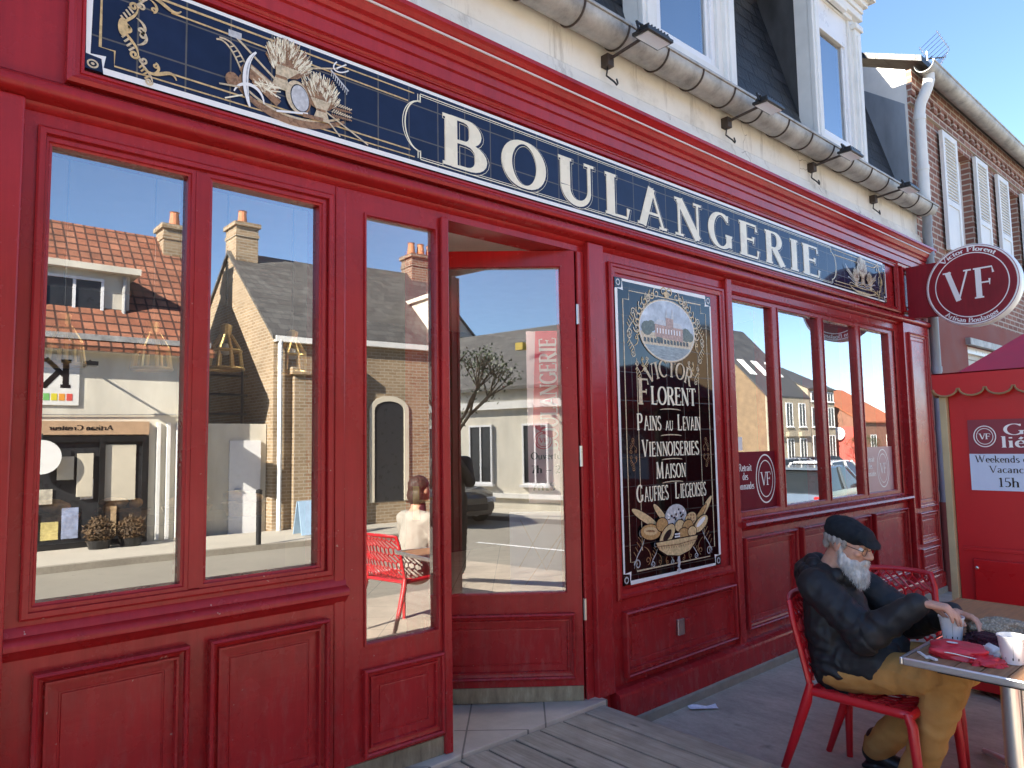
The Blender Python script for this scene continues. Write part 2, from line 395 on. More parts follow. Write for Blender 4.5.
    def build(s, name, mat=None, parent=None, bevel=0, smooth=None, recalc=True):
        if mat is not None and not s.mats: s.mats = [mat]
        if smooth: s.sm = [True] * len(s.f)
        me = s.mesh(name)
        if recalc:
            bm = bmesh.new(); bm.from_mesh(me); bmesh.ops.recalc_face_normals(bm, faces=bm.faces); bm.to_mesh(me); bm.free()
        o = bpy.data.objects.new(name, me); COL.objects.link(o)
        if parent is not None: link_to(o, parent)
        if bevel:
            b = o.modifiers.new('bevel', 'BEVEL'); b.width = bevel * K; b.segments = 2; b.limit_method = 'ANGLE'; b.angle_limit = rad(40)
        if smooth and smooth != True:
            me.set_sharp_from_angle(angle=rad(smooth))
        return o

def link_to(o, p):
    o.parent = p
    # meshes are built in world units: cancel the parent's placement
    w = Matrix.Identity(4); q = p
    while q is not None: w = q.matrix_basis @ w; q = q.parent
    o.matrix_basis = w.inverted() @ o.matrix_basis

def tag(o, label=None, cat=None, group=None, kind=None):
    if label: o['label'] = label
    if cat: o['category'] = cat
    if group: o['group'] = group
    if kind: o['kind'] = kind
    return o

def thing(name, loc, label, cat, group=None, rz=0.):
    o = bpy.data.objects.new(name, None); COL.objects.link(o); o.empty_display_size = .1
    o.location = loc; o.rotation_euler = (0, 0, rz)
    return tag(o, label, cat, group)

def kids(o): return [c for c in bpy.data.objects if c.parent is o]
def copy_tree(o, parent=None):
    c = o.copy(); COL.objects.link(c)
    if parent is not None: c.parent = parent
    for ch in kids(o): copy_tree(ch, c)
    return c

# ------------------------------------------------------------------ lettering: a roman alphabet drawn as pen strokes
def arc(cx, cy, rx, ry, a0, a1, n=12): return [(cx + rx * math.cos(rad(a0 + (a1 - a0) * i / n)), cy + ry * math.sin(rad(a0 + (a1 - a0) * i / n))) for i in range(n + 1)]
b_, t_ = .975, .025
GL = {
 'A': (.86, [('t', [(.78, 0), (.43, .99)]), ('T', [(.12, 0), (.43, .99)]), ('h', [(.25, .34), (.66, .34)])], [(.1, 0, .12), (.77, 0, .12)]),
 'B': (.78, [('T', [(.17, 0), (.17, 1)]), ('a', [(.17, b_), (.4, b_)] + arc(.4, .755, .2, .22, 90, -90) + [(.17, .535)]), ('a', [(.17, .525), (.44, .525)] + arc(.44, .275, .26, .25, 90, -90) + [(.17, t_)])], [(.13, 0, .1), (.13, 1, .1)]),
 'C': (.82, [('a', arc(.46, .5, .38, .475, 48, 312, 24)), ('h', [(.72, .78), (.72, .97)])], []),
 'D': (.88, [('T', [(.17, 0), (.17, 1)]), ('a', [(.17, b_), (.38, b_)] + arc(.38, .5, .42, .475, 90, -90, 20) + [(.17, t_)])], [(.13, 0, .1), (.13, 1, .1)]),
 'E': (.72, [('T', [(.17, 0), (.17, 1)]), ('h', [(.17, b_), (.6, b_)]), ('h', [(.17, .52), (.5, .52)]), ('h', [(.17, t_), (.64, t_)]), ('s', [(.59, .99), (.61, .8)]), ('s', [(.5, .42), (.5, .62)]), ('s', [(.63, .01), (.66, .24)])], [(.13, 0, .1), (.13, 1, .1)]),
 'F': (.68, [('T', [(.17, 0), (.17, 1)]), ('h', [(.17, b_), (.6, b_)]), ('h', [(.17, .5), (.5, .5)]), ('s', [(.59, .99), (.62, .78)]), ('s', [(.5, .4), (.5, .6)])], [(.17, 0, .14), (.13, 1, .1)]),
 'G': (.88, [('a', arc(.46, .5, .38, .475, 48, 330, 26)), ('T', [(.76, .07), (.76, .42)]), ('h', [(.72, .78), (.72, .97)])], [(.76, .42, .13)]),
 'H': (.9, [('T', [(.17, 0), (.17, 1)]), ('T', [(.73, 0), (.73, 1)]), ('h', [(.17, .52), (.73, .52)])], [(.17, 0, .13), (.17, 1, .13), (.73, 0, .13), (.73, 1, .13)]),
 'I': (.4, [('T', [(.2, 0), (.2, 1)])], [(.2, 0, .15), (.2, 1, .15)]),
 'K': (.84, [('T', [(.17, 0), (.17, 1)]), ('t', [(.2, .42), (.68, 1)]), ('T', [(.34, .58), (.74, 0)])], [(.17, 0, .13), (.17, 1, .13), (.68, 1, .11), (.74, 0, .12)]),
 'L': (.7, [('T', [(.17, 0), (.17, 1)]), ('h', [(.17, t_), (.62, t_)]), ('s', [(.61, .01), (.64, .26)])], [(.13, 0, .1), (.17, 1, .14)]),
 'M': (1.05, [('t', [(.15, 0), (.2, 1)]), ('T', [(.2, 1), (.52, .05)]), ('t', [(.52, .05), (.84, 1)]), ('T', [(.84, 1), (.89, 0)])], [(.15, 0, .1), (.18, 1, .08), (.89, 0, .12), (.86, 1, .08)]),
 'N': (.9, [('t', [(.16, 0), (.16, 1)]), ('T', [(.17, .97), (.74, .02)]), ('t', [(.74, 0), (.74, 1)])], [(.16, 0, .12), (.13, 1, .09), (.74, 1, .12)]),
 'O': (.92, [('a', arc(.46, .5, .38, .475, 0, 360, 36))], []),
 'P': (.74, [('T', [(.17, 0), (.17, 1)]), ('a', [(.17, b_), (.4, b_)] + arc(.4, .725, .24, .25, 90, -90) + [(.17, .475)])], [(.17, 0, .14), (.13, 1, .1)]),
 'R': (.82, [('T', [(.17, 0), (.17, 1)]), ('a', [(.17, b_), (.38, b_)] + arc(.38, .735, .23, .24, 90, -90) + [(.17, .495)]), ('T', [(.38, .5), (.72, 0)])], [(.17, 0, .13), (.13, 1, .1), (.74, 0, .08)]),
 'S': (.66, [('a', arc(.33, .735, .22, .24, 40, 190, 12) + [(.16, .6), (.33, .5), (.5, .4)] + arc(.33, .265, .24, .24, 10, -140, 12)), ('h', [(.52, .8), (.52, .97)]), ('h', [(.12, .04), (.12, .22)])], []),
 'T': (.76, [('T', [(.38, 0), (.38, 1)]), ('h', [(.06, b_), (.7, b_)]), ('s', [(.08, .99), (.05, .8)]), ('s', [(.68, .99), (.71, .8)])], [(.38, 0, .14)]),
 'U': (.88, [('T', [(.18, 1), (.18, .38)]), ('d', arc(.45, .37, .27, .345, 180, 360, 20)), ('t', [(.72, .36), (.72, 1)])], [(.18, 1, .14), (.72, 1, .11)]),
 'V': (.86, [('T', [(.14, 1), (.45, .01)]), ('t', [(.45, .01), (.76, 1)])], [(.13, 1, .13), (.76, 1, .12)]),
 'W': (1.2, [('T', [(.12, 1), (.36, .01)]), ('t', [(.36, .01), (.6, .95)]), ('T', [(.56, 1), (.82, .01)]), ('t', [(.82, .01), (1.08, 1)])], [(.12, 1, .12), (.56, 1, .1), (1.08, 1, .12)]),
 'a': (.52, [('a', arc(.22, .45, .15, .17, 150, 20, 8) + [(.37, .4), (.37, .06), (.44, .02)]), ('a', [(.37, .36)] + arc(.22, .17, .14, .145, 80, 360, 14))], []),
 'b': (.6, [('T', [(.14, 0), (.14, 1)]), ('a', arc(.32, .31, .19, .29, 150, -150, 20))], [(.1, 1, .07)]),
 'c': (.5, [('a', arc(.28, .31, .2, .29, 50, 310, 18))], []),
 'd': (.6, [('T', [(.44, 0), (.44, 1)]), ('a', arc(.27, .31, .19, .29, 30, 330, 20))], [(.4, 1, .07), (.48, 0, .06)]),
 'e': (.5, [('a', [(.1, .34), (.44, .34)] + arc(.28, .31, .18, .29, 8, 310, 20))], []),
 'f': (.36, [('T', [(.16, 0), (.16, .8)]), ('a', arc(.29, .82, .13, .15, 180, 50, 8)), ('h', [(.04, .6), (.32, .6)])], [(.17, 0, .11)]),
 'g': (.55, [('a', arc(.26, .4, .17, .2, 0, 360, 20)), ('a', [(.2, .2), (.14, .1), (.22, .03), (.4, 0)] + arc(.27, -.13, .19, .13, 60, -240, 16)), ('h', [(.4, .54), (.52, .58)])], []),
 'h': (.62, [('T', [(.14, 0), (.14, 1)]), ('a', [(.14, .4)] + arc(.31, .42, .16, .18, 150, 0, 10) + [(.47, .0)])], [(.14, 0, .1), (.1, 1, .07), (.47, 0, .1)]),
 'i': (.3, [('T', [(.15, 0), (.15, .6)]), ('T', [(.15, .8), (.15, .92)])], [(.15, 0, .1), (.11, .6, .06)]),
 'k': (.6, [('T', [(.14, 0), (.14, 1)]), ('t', [(.17, .25), (.45, .6)]), ('T', [(.26, .35), (.5, 0)])], [(.14, 0, .1), (.1, 1, .07), (.45, .6, .09), (.52, 0, .08)]),
 'l': (.3, [('T', [(.15, 0), (.15, 1)])], [(.15, 0, .1), (.11, 1, .07)]),
 'm': (.92, [('T', [(.14, 0), (.14, .6)]), ('a', [(.14, .4)] + arc(.29, .42, .15, .18, 150, 0, 10) + [(.44, 0)]), ('a', [(.44, .4)] + arc(.6, .42, .15, .18, 150, 0, 10) + [(.75, 0)])], [(.14, 0, .09), (.1, .6, .06), (.44, 0, .09), (.75, 0, .09)]),
 'n': (.62, [('T', [(.14, 0), (.14, .6)]), ('a', [(.14, .4)] + arc(.31, .42, .16, .18, 150, 0, 10) + [(.47, .0)])], [(.14, 0, .1), (.1, .6, .06), (.47, 0, .1)]),
 'o': (.58, [('a', arc(.29, .31, .21, .29, 0, 360, 24))], []),
 'r': (.44, [('T', [(.14, 0), (.14, .6)]), ('a', [(.14, .4)] + arc(.3, .42, .14, .16, 150, 60, 6))], [(.14, 0, .1), (.1, .6, .06)]),
 's': (.44, [('a', arc(.22, .455, .13, .145, 40, 190, 10) + [(.13, .36), (.22, .31), (.32, .25)] + arc(.22, .155, .14, .14, 10, -140, 10))], []),
 't': (.36, [('T', [(.16, .1), (.16, .78)]), ('a', arc(.27, .13, .11, .12, 180, 300, 6)), ('h', [(.04, .6), (.32, .6)])], []),
 'u': (.62, [('a', [(.14, .6), (.14, .2)] + arc(.29, .18, .15, .17, 180, 350, 10)), ('T', [(.46, 0), (.46, .6)])], [(.1, .6, .06), (.42, .6, .06), (.5, 0, .06)]),
 'v': (.54, [('T', [(.1, .6), (.27, .01)]), ('t', [(.27, .01), (.44, .6)])], [(.1, .6, .09), (.44, .6, .08)]),
 '0': (.58, [('a', arc(.29, .5, .22, .47, 0, 360, 28))], []),
 '1': (.44, [('T', [(.24, 0), (.24, .97)]), ('t', [(.1, .84), (.24, .97)])], [(.24, 0, .14)]),
 '2': (.56, [('a', arc(.28, .72, .19, .24, 160, -20, 14) + [(.36, .4), (.08, .04)]), ('T', [(.08, .04), (.5, .04)])], []),
 '5': (.54, [('h', [(.15, .95), (.46, .95)]), ('t', [(.15, .95), (.12, .56)]), ('a', arc(.25, .31, .21, .28, 120, -130, 18))], []),
 '7': (.54, [('h', [(.06, .93), (.48, .93)]), ('T', [(.47, .93), (.2, 0)])], []),
 '-': (.6, [('h', [(.05, .34), (.55, .34)])], []),
 "'": (.2, [('T', [(.1, .85), (.1, 1)])], []),
 ' ': (.32, [], []),
}
GL['é'] = (GL['e'][0], GL['e'][1] + [('T', [(.24, .72), (.36, .9)])], GL['e'][2])
GL['à'] = (GL['a'][0], GL['a'][1] + [('T', [(.3, .72), (.18, .9)])], GL['a'][2])

def strip(pts, ws):
    """flat ribbon with mitred joints: list of quads in 2D"""
    n = len(pts); Ls = []; Rs = []
    for i in range(n):
        p = Vector(pts[i]); a = Vector(pts[max(i - 1, 0)]); b = Vector(pts[min(i + 1, n - 1)])
        if i == 0 and Vector(pts[0]) == Vector(pts[-1]) and n > 4: a = Vector(pts[-2])
        if i == n - 1 and Vector(pts[0]) == Vector(pts[-1]) and n > 4: b = Vector(pts[1])
        if (a - b).length < 1e-6 and n > 4: a = Vector(pts[-2]); b = Vector(pts[1])
        d = (b - a).normalized(); nrm = Vector((-d.y, d.x)); e1 = (p - a); e1 = e1.normalized() if e1.length > 1e-9 else d; w_ = ws[i] / max(.6, abs(e1.dot(d))); Ls.append(p + nrm * w_); Rs.append(p - nrm * w_)
    return [(Ls[i], Rs[i], Rs[i + 1], Ls[i + 1]) for i in range(n - 1)]

def glyph(ch, thick=.135, thin=.05, grow=0.):
    adv, strokes, serifs = GL[ch]
    out = []
    for mode, pts in strokes:
        closed = (Vector(pts[0]) - Vector(pts[-1])).length < 1e-4 and len(pts) > 4
        ws = []
        for i in range(len(pts)):
            a = Vector(pts[max(i - 1, 0)]); b = Vector(pts[min(i + 1, len(pts) - 1)])
            if closed and (i == 0 or i == len(pts) - 1): a = Vector(pts[-2]); b = Vector(pts[1])
            d = (b - a).normalized()
            if mode == 'T': w = thick
            elif mode in 'th': w = thin * (1.15 if mode == 't' else 1)
            elif mode == 'd': f = i / (len(pts) - 1); w = thick * (1 - f) + thin * 1.15 * f
            elif mode == 's': w = thin * (.35 if i == 0 else 1.3)
            else: w = thin + (thick * 1.05 - thin) * abs(d.y) ** 1.6
            ws.append(w / 2 + grow)
        pp = [Vector(p) for p in pts]
        if grow and not closed:
            pp[0] = pp[0] - (pp[1] - pp[0]).normalized() * grow; pp[-1] = pp[-1] + (pp[-1] - pp[-2]).normalized() * grow
        out.append(strip(pp, ws))
    for x, y, h in serifs:
        yy = y + (thin / 2 if y <= 0.02 else -thin / 2)
        out.append(strip([(x - h - grow, yy), (x + h + grow, yy)], [thin / 2 + grow] * 2))
    return adv, out

def text_width(s, sp=.0): return sum(GL[c][0] + sp for c in s) - sp

def put_text(mb, s, fn, h, width=None, thick=.135, thin=.05, grow=0., sp=.0, x0=0., align='l', k0=0.):
    """fn(x, y, k) -> 3D; h = cap height; width = total width to fit"""
    W = text_width(s, sp) * h; sx = (width / W if width else 1.) * h
    tot = text_width(s, sp) * sx
    x = x0 - (tot / 2 if align == 'c' else (tot if align == 'r' else 0)); k = k0
    for ch in s:
        adv, parts = glyph(ch, thick, thin, grow)
        for q in parts:
            k += .00012
            vs = []; fs = []
            for quad in q:
                o = len(vs); vs += [fn(x + p.x * sx, p.y * h, k) for p in quad]; fs.append((o, o + 1, o + 2, o + 3))
            mb.add(vs, fs)
        k = k0 if k > k0 + .0025 else k
        x += (adv + sp) * sx

def on_plane(o, ux, uz, nrm):
    o = Vector(o); ux = Vector(ux); uz = Vector(uz); nrm = Vector(nrm)
    return lambda x, y, k: tuple(o + ux * x + uz * y + nrm * k)
def on_arc(o, ux, uz, nrm, r, mid, inward=False):
    """text along a circle; mid = angle of the middle; x is arc length"""
    o = Vector(o); ux = Vector(ux); uz = Vector(uz); nrm = Vector(nrm)
    def fn(x, y, k):
        if not inward: a = mid - x / r; rr = r + y
        else: a = mid + x / r; rr = r - y
        return tuple(o + ux * (rr * math.cos(a)) + uz * (rr * math.sin(a)) + nrm * k)
    return fn
def ribbon(mb, pts, w, fn, k=.0, taper=False):
    n = len(pts); ws = [w / 2 * (1 if not taper else (.25 + .75 * math.sin(pi * (i + .5) / n))) for i in range(n)]
    vs = []; fs = []
    for quad in strip([Vector(p) for p in pts], ws):
        o = len(vs); vs += [fn(p.x, p.y, k) for p in quad]; fs.append((o, o + 1, o + 2, o + 3))
    mb.add(vs, fs)
def disc2(mb, c, rx, ry, fn, k=.0, n=20, rot=0.):
    ca, sa = math.cos(rot), math.sin(rot)
    mb.add([fn(c[0] + rx * math.cos(2 * pi * i / n) * ca - ry * math.sin(2 * pi * i / n) * sa, c[1] + rx * math.cos(2 * pi * i / n) * sa + ry * math.sin(2 * pi * i / n) * ca, k) for i in range(n)], [tuple(range(n))])
def spiral(c, r0, r1, a0, turns, n=26): return [(c[0] + (r0 + (r1 - r0) * i / n) * math.cos(a0 + turns * 2 * pi * i / n), c[1] + (r0 + (r1 - r0) * i / n) * math.sin(a0 + turns * 2 * pi * i / n)) for i in range(n + 1)]
def bez(a, b, c, d, n=14): return [tuple(Vector(a) * (1 - t) ** 3 + Vector(b) * 3 * t * (1 - t) ** 2 + Vector(c) * 3 * t * t * (1 - t) + Vector(d) * t ** 3) for t in [i / n for i in range(n + 1)]]

M_CHEEK = simple('dark_stained_zinc', (.07, .07, .072), .55, .1, var=.5, nscale=5, stretch=(1, 1, .3))
M_FARROOF = simple('far_dark_roof', (.06, .062, .066), .7, var=.25, nscale=1.5); M_FARBRICK = simple('far_brown_brick', (.2, .14, .085), .9, var=.25, nscale=2.5); M_FARCREAM = simple('far_cream_render', (.36, .31, .23), .9, var=.15, nscale=1.5); M_FARRED = simple('far_red_brick', (.24, .12, .08), .9, var=.2, nscale=2.5); M_FARTILE = simple('far_orange_tiles', (.36, .12, .055), .85, var=.2, nscale=2)
# ================================================================== the bakery
# x runs along the street, y into the buildings (shop front at y = 0), z up; terrace at z = 0
BX0, BX1 = -3.0, 7.28
bak = thing('bakery_building', (2.5, 0, 0), 'dark red bakery shopfront with navy tile sign reading BOULANGERIE, slate mansard and white dormers', 'bakery')

def panel(mb, x0, x1, z0, z1, y, s=1.):
    s *= 1.75
    mb.ring(x0, x1, z0, z1, [(0, y + .002), (0, y - .016 * s), (.007, y - .019 * s), (.013, y - .016 * s), (.014, y - .008 * s), (.026, y - .006 * s), (.029, y - .011 * s), (.036, y - .011 * s), (.038, y - .004), (.064, y - .003), (.066, y - .0005), (.07, y - .0005), (.072, y - .004), (.076, y - .0045)])

# --- wall slab with the window and door openings
RW = [(3.985, 4.49), (4.565, 5.165), (5.24, 5.815), (5.89, 6.47)]
holes = [(.318, .735, .965, 2.318), (.777, 1.2, .965, 2.318), (1.29, 2.56, .18, 2.362)] + [(a, b, .95, 2.30) for a, b in RW]
w = MB(); w.slab(BX0, BX1, 0, 3.16, 0, .14, holes); w.build('wall', M_RED, bak)
w = MB(); w.slab(BX0, BX1, 3.16, 3.62, -.02, .14, []); w.build('upper_wall', M_PLASTER, bak)
# plaster mouldings above the cornice
w = MB(); w.sweepx([(0, 3.165), (-.065, 3.17), (-.07, 3.195), (-.055, 3.21), (-.05, 3.25), (-.038, 3.275), (-.035, 3.30), (-.02, 3.315), (0, 3.32)], BX0, BX1); w.build('plaster_moulding', M_PLASTER, bak, smooth=35)
# side walls, back, flat top of the mansard
w = MB(); w.box(BX0, BX0 + .15, .14, 7, 0, 3.62); w.box(BX1 - .1, BX1 - .003, .14, 7, 0, 3.62); w.box(BX0, BX1, 7, 7.15, 0, 6); w.build('side_wall', M_INWALL, bak)

# --- cornice
cor = [(0, 2.925), (-.03, 2.93), (-.034, 2.95), (-.045, 2.955), (-.05, 3.0), (-.062, 3.005), (-.066, 3.03), (-.06, 3.034), (-.06, 3.042), (-.07, 3.046), (-.078, 3.062), (-.074, 3.068), (-.088, 3.078), (-.098, 3.098), (-.104, 3.106), (-.104, 3.116), (-.112, 3.122), (-.124, 3.135), (-.135, 3.145), (-.135, 3.163), (0, 3.175)]
w = MB(); w.sweepx(cor, BX0, 7.40); w.build('cornice', M_REDTOP, bak)
w = MB(); w.sweepx([(-.1045, 3.107), (-.109, 3.1075), (-.109, 3.116), (-.1045, 3.1165)], BX0, 7.39); w.build('cornice_drip_line', M_LINE, bak)

# --- fascia and its raised frame round the sign
w = MB()
w.ring(.36, 6.70, 2.497, 2.955, [(0, .002), (0, -.034), (.012, -.04), (.02, -.034), (.022, -.022), (.035, -.02), (.038, -.0245), (.046, -.0245), (.048, -.012)], False)
w.ring(6.80, 7.22, 2.52, 2.93, [(0, .002), (0, -.03), (.012, -.036), (.02, -.03), (.022, -.014), (.045, -.012), (.047, -.02), (.055, -.02), (.057, -.008)])
w.ring(-2.4, .16, 2.52, 2.93, [(0, .002), (0, -.03), (.012, -.036), (.02, -.03), (.022, -.014), (.045, -.012), (.047, -.02), (.055, -.02), (.057, -.008)])
w.build('fascia_frame', M_RED, bak)
# --- beam moulding under the fascia
w = MB(); w.sweepx([(0, 2.49), (-.02, 2.488), (-.03, 2.475), (-.05, 2.472), (-.068, 2.46), (-.075, 2.44), (-.072, 2.425), (-.06, 2.418), (-.02, 2.412), (-.012, 2.395), (0, 2.39)], BX0, 7.38); w.build('beam_moulding', M_RED, bak, smooth=50)

# --- pilasters
def pilaster(x0, x1, z0=.0, z1=2.41, y=-.045, fluted=None):
    w = MB(); w.box(x0, x1, y, .01, z0, z1)
    if fluted:
        for (a, b, c, d) in fluted: panel(w, a, b, c, d, y, .7)
    return w.build('pilaster', M_RED, bak, bevel=.006)
pilaster(-.22, .262)
pilaster(1.245, 1.288, .0, 2.392, -.006)
pilaster(2.612, 2.73, .18, 2.41, -.04)
pilaster(3.892, 3.955, .17, 2.41, -.03)
pilaster(6.69, 7.285, .17, 2.41, -.05, [(6.77, 7.2, .78, 2.33), (6.77, 7.2, .47, .74), (6.77, 7.2, .2, .43)])
# --- door jamb strip right of the opening
w = MB(); w.box(2.56, 2.61, -.012, .1, .18, 2.36); w.build('door_post', M_RED, bak, bevel=.004)

# --- left shop window: one frame, two panes
win = MB()
win.ring(.298, 1.235, .94, 2.35, [(0, .003), (0, -.012), (.006, -.016), (.02, -.016), (.022, -.01)], False)
w = win
def casement(w, x0, x1, z0, z1, yf=-.006, b=.022):
    w.ring(x0 - .004, x1 + .004, z0 - .004, z1 + .004, [(0, .05), (0, yf), (.0, yf), (b * .55, yf), (b * .7, yf + .006), (b, yf + .008), (b, .034)], False)
casement(win, .318, .735, .965, 2.318); casement(win, .777, 1.2, .965, 2.318)
win.box(.739, .773, -.009, .03, .965, 2.318)
fr = win.build('window', M_RED, bak)
for a, b in ((.318, .735), (.777, 1.2)):
    g = MB(); g.quad((a + .01, .028, .975), (b - .01, .028, .975), (b - .01, .028, 2.31), (a + .01, .028, 2.31)); g.build('pane', M_GLASS, fr)
# ledge under it and dado panels
w = MB(); w.sweepx([(.0, .925), (-.008, .915), (-.012, .9), (-.034, .893), (-.042, .88), (-.04, .868), (-.026, .862), (-.02, .85), (-.006, .842), (0, .835)], .262, 1.289); w.build('window_ledge', M_RED, bak, smooth=50)
for a, b in ((.335, .742), (.805, 1.215)):
    w = MB(); panel(w, a, b, .27, .795, 0, 1.25); w.build('dado_panel', M_RED, bak)

# --- narrow fixed leaf left of the open door
def leaf(name, W, H0, gl, pan, M, gmat, edge=True):
    """door leaf in its own frame: x 0..W, facing -y, z from 0"""
    x0, x1, gz0, gz1 = gl
    w = MB(M); w.slab(0, W, 0, H0, -.02, .025, [gl])
    w.ring(x0 - .001, x1 + .001, gz0 - .001, gz1 + .001, [(0, -.02), (0, -.027), (.008, -.027), (.012, -.016), (.012, .006)], False)
    panel(w, pan[0], pan[1], pan[2], pan[3], -.02, .9)
    d = w.build(name, M_RED, bak, bevel=0)
    g = MB(M); g.quad((x0, .004, gz0), (x1, .004, gz0), (x1, .004, gz1), (x0, .004, gz1)); g.build('pane', gmat, d)
    k = MB(M); k.box(.004, W - .004, -.0265, -.019, .0, .068); k.build('kick_plate', M_KICK, d)
    return d
ML1 = Matrix.Translation((1.29, .02, .187)) @ Matrix.Rotation(rad(-2), 4, 'Z')
d1 = leaf('door', .455, 2.175, (.078, .412, .476, 2.122), (.07, .42, .085, .395), ML1, M_GLASSDOOR)
w = MB(ML1); w.box(.425, .462, -.04, -.0205, 0, 2.172); w.build('cover_strip', M_RED, d1, bevel=.005)
d1['label'] = 'narrow fixed glazed door leaf beside the opening'
ANG = rad(39.6)
Mleaf = Matrix.Translation((2.556, .008, .187)) @ Matrix.Rotation(-ANG, 4, 'Z') @ Matrix.Translation((-.84, 0, 0))
d2 = leaf('door', .84, 2.172, (.1, .775, .492, 2.098), (.08, .80, .105, .408), Mleaf, M_GLASSDOOR)
d2['label'] = 'door leaf standing open into the shop'
for z in (.42, 1.15, 1.85):
    h = MB(Matrix.Translation((2.556, -.012, .187))); h.lathe([(.009, z - .05), (.009, z + .05)], n=8); h.build('hinge', M_STEEL, d2, smooth=40)
h = MB(Mleaf); h.mat(M_BRASS); h.tube([(.05, -.03, .95), (.05, -.07, .95), (.12, -.075, .95)], .008, 8); h.box(.035, .065, -.028, -.019, .86, 1.02); h.build('handle', M_BRASS, d2)

# --- tiled menu board bay
w = MB()
w.ring(2.80, 3.888, .605, 2.345, [(0, .003), (0, -.012), (.01, -.02), (.022, -.02), (.026, -.012), (.05, -.01)], False)
w.build('menu_board_frame', M_RED, bak)
w = MB(); panel(w, 2.835, 3.86, .225, .545, 0, 1.2); w.build('dado_panel', M_RED, bak)
so = MB(); so.mat(M_STEEL); so.box(3.285, 3.345, -.02, -.003, .345, .432); so.mat(M_RED); so.box(3.352, 3.405, -.02, -.003, .347, .425)
so = so.build('socket_box', None, bak, bevel=.004); so['label'] = 'steel and red socket box on the panel'

MX0, MX1, MZ0, MZ1, MY = 2.84, 3.728, .675, 2.268, -.012
bd = MB(); bd.box(MX0, MX1, MY - .004, .004, MZ0, MZ1); bd = bd.build('menu_board', M_BLACKT, bak)
bd['label'] = 'tall black tile board with bread basket and lettering'
mf = on_plane((0, MY - .0045, 0), (1, 0, 0), (0, 0, 1), (0, -1, 0))
br = MB(); br.mat(M_SIGNWHITE)
def notched(x0, x1, z0, z1, n, sides='all'): return [(x0, z0 + n), (x0 + n, z0 + n), (x0 + n, z0), (x1 - n, z0), (x1 - n, z0 + n), (x1, z0 + n), (x1, z1 - n), (x1 - n, z1 - n), (x1 - n, z1), (x0 + n, z1), (x0 + n, z1 - n), (x0, z1 - n), (x0, z0 + n)]
ribbon(br, notched(MX0 + .008, MX1 - .008, MZ0 + .008, MZ1 - .008, .05), .013, mf, .0006)
br.mat(M_TAN); ribbon(br, notched(MX0 + .06, MX1 - .06, MZ0 + .06, MZ1 - .06, .05), .005, mf, .0008)
ribbon(br, [(MX0 + .16, MZ0 + .16), (MX0 + .16, MZ1 - .42)], .005, mf, .0008); ribbon(br, [(MX1 - .16, MZ0 + .16), (MX1 - .16, MZ1 - .42)], .005, mf, .0008)
for cx in (MX0 + .025, MX1 - .025):
    for cz in (MZ0 + .025, MZ1 - .025):
        br.mat(M_SILVER); disc2(br, (cx, cz), .018, .018, mf, .0006); br.mat(M_DARKP); disc2(br, (cx, cz), .011, .011, mf, .0012)
br.build('border', None, bd)
sc = MB(); sc.mat(M_TAN)
def scroll(mb, fn, c, s, flip=1, up=1, k=.0008, wd=.010, cols=(None, None)):
    X = lambda pts: [(c[0] + flip * s * x, c[1] + up * s * y) for x, y in pts]
    mb.mat(cols[0] or M_TAN)
    ribbon(mb, X(bez((0, 0), (.1, .5), (.5, .5), (.55, 1.0))), wd, fn, k, True)
    ribbon(mb, X(spiral((.40, 1.0), .16, .03, 0, 1.2)), wd * .8, fn, k + .0002)
    ribbon(mb, X(spiral((.16, .1), .17, .03, pi, -1.2)), wd * .8, fn, k + .0004)
    mb.mat(cols[1] or M_GOLD)
    ribbon(mb, X(bez((.5, .6), (.8, .5), (.9, .2), (.7, .05))), wd, fn, k + .0006, True)
    ribbon(mb, X(spiral((.66, .17), .13, .03, -pi / 2, 1.1)), wd * .8, fn, k + .0008)
    for i in range(4): ribbon(mb, X([(.1 + .1 * i, .35 + .13 * i), (-.02 + .08 * i, .5 + .14 * i)]), wd * .9, fn, k + .001 + i * .0001, True)
for fl, cx in ((1, MX0 + .09), (-1, MX1 - .09)):
    scroll(sc, mf, (cx + fl * .0, 1.97), .13, fl, 1, wd=.007); scroll(sc, mf, (cx + fl * .0, 1.98), .11, fl, -1, wd=.007)
    scroll(sc, mf, (cx + fl * .22, 2.1), .09, -fl, 1, wd=.007); scroll(sc, mf, (cx + fl * .06, 1.83), .09, fl, -1, wd=.006); scroll(sc, mf, (cx + fl * .17, 1.86), .07, -fl, -1, wd=.006)
    scroll(sc, mf, (cx + fl * .0, .75), .17, fl, 1, cols=(M_SILVER, M_BROWN), wd=.007); scroll(sc, mf, (cx + fl * .14, .74), .11, fl, 1, cols=(M_SILVER, M_BROWN), wd=.006)
    scroll(sc, mf, (cx + fl * .34, .735), .09, -fl, 1, cols=(M_SILVER, M_BROWN), wd=.006); scroll(sc, mf, (cx - fl * .01, 1.34), .07, fl, 1, wd=.004, cols=(M_BROWN, M_BROWN)); scroll(sc, mf, (cx - fl * .01, 1.33), .07, fl, -1, wd=.004, cols=(M_BROWN, M_BROWN))
    for i in range(9):
        a = rad(90 + fl * (20 + i * 9)); px, pz = 3.284 + .275 * math.cos(a), 2.022 + .215 * math.sin(a)
        sc.mat(M_GOLD if i % 2 else M_TAN); ribbon(sc, spiral((px, pz), .03, .006, a, fl * 1.1, 14), .007, mf, .002 + i * .0001)
sc.mat(M_GOLD); disc2(sc, (3.284, 2.225), .022, .02, mf, .003); ribbon(sc, spiral((3.255, 2.24), .03, .006, 0, 1), .007, mf, .0032); ribbon(sc, spiral((3.313, 2.24), .03, .006, pi, -1), .007, mf, .0034)
sc.build('scrollwork', None, bd)
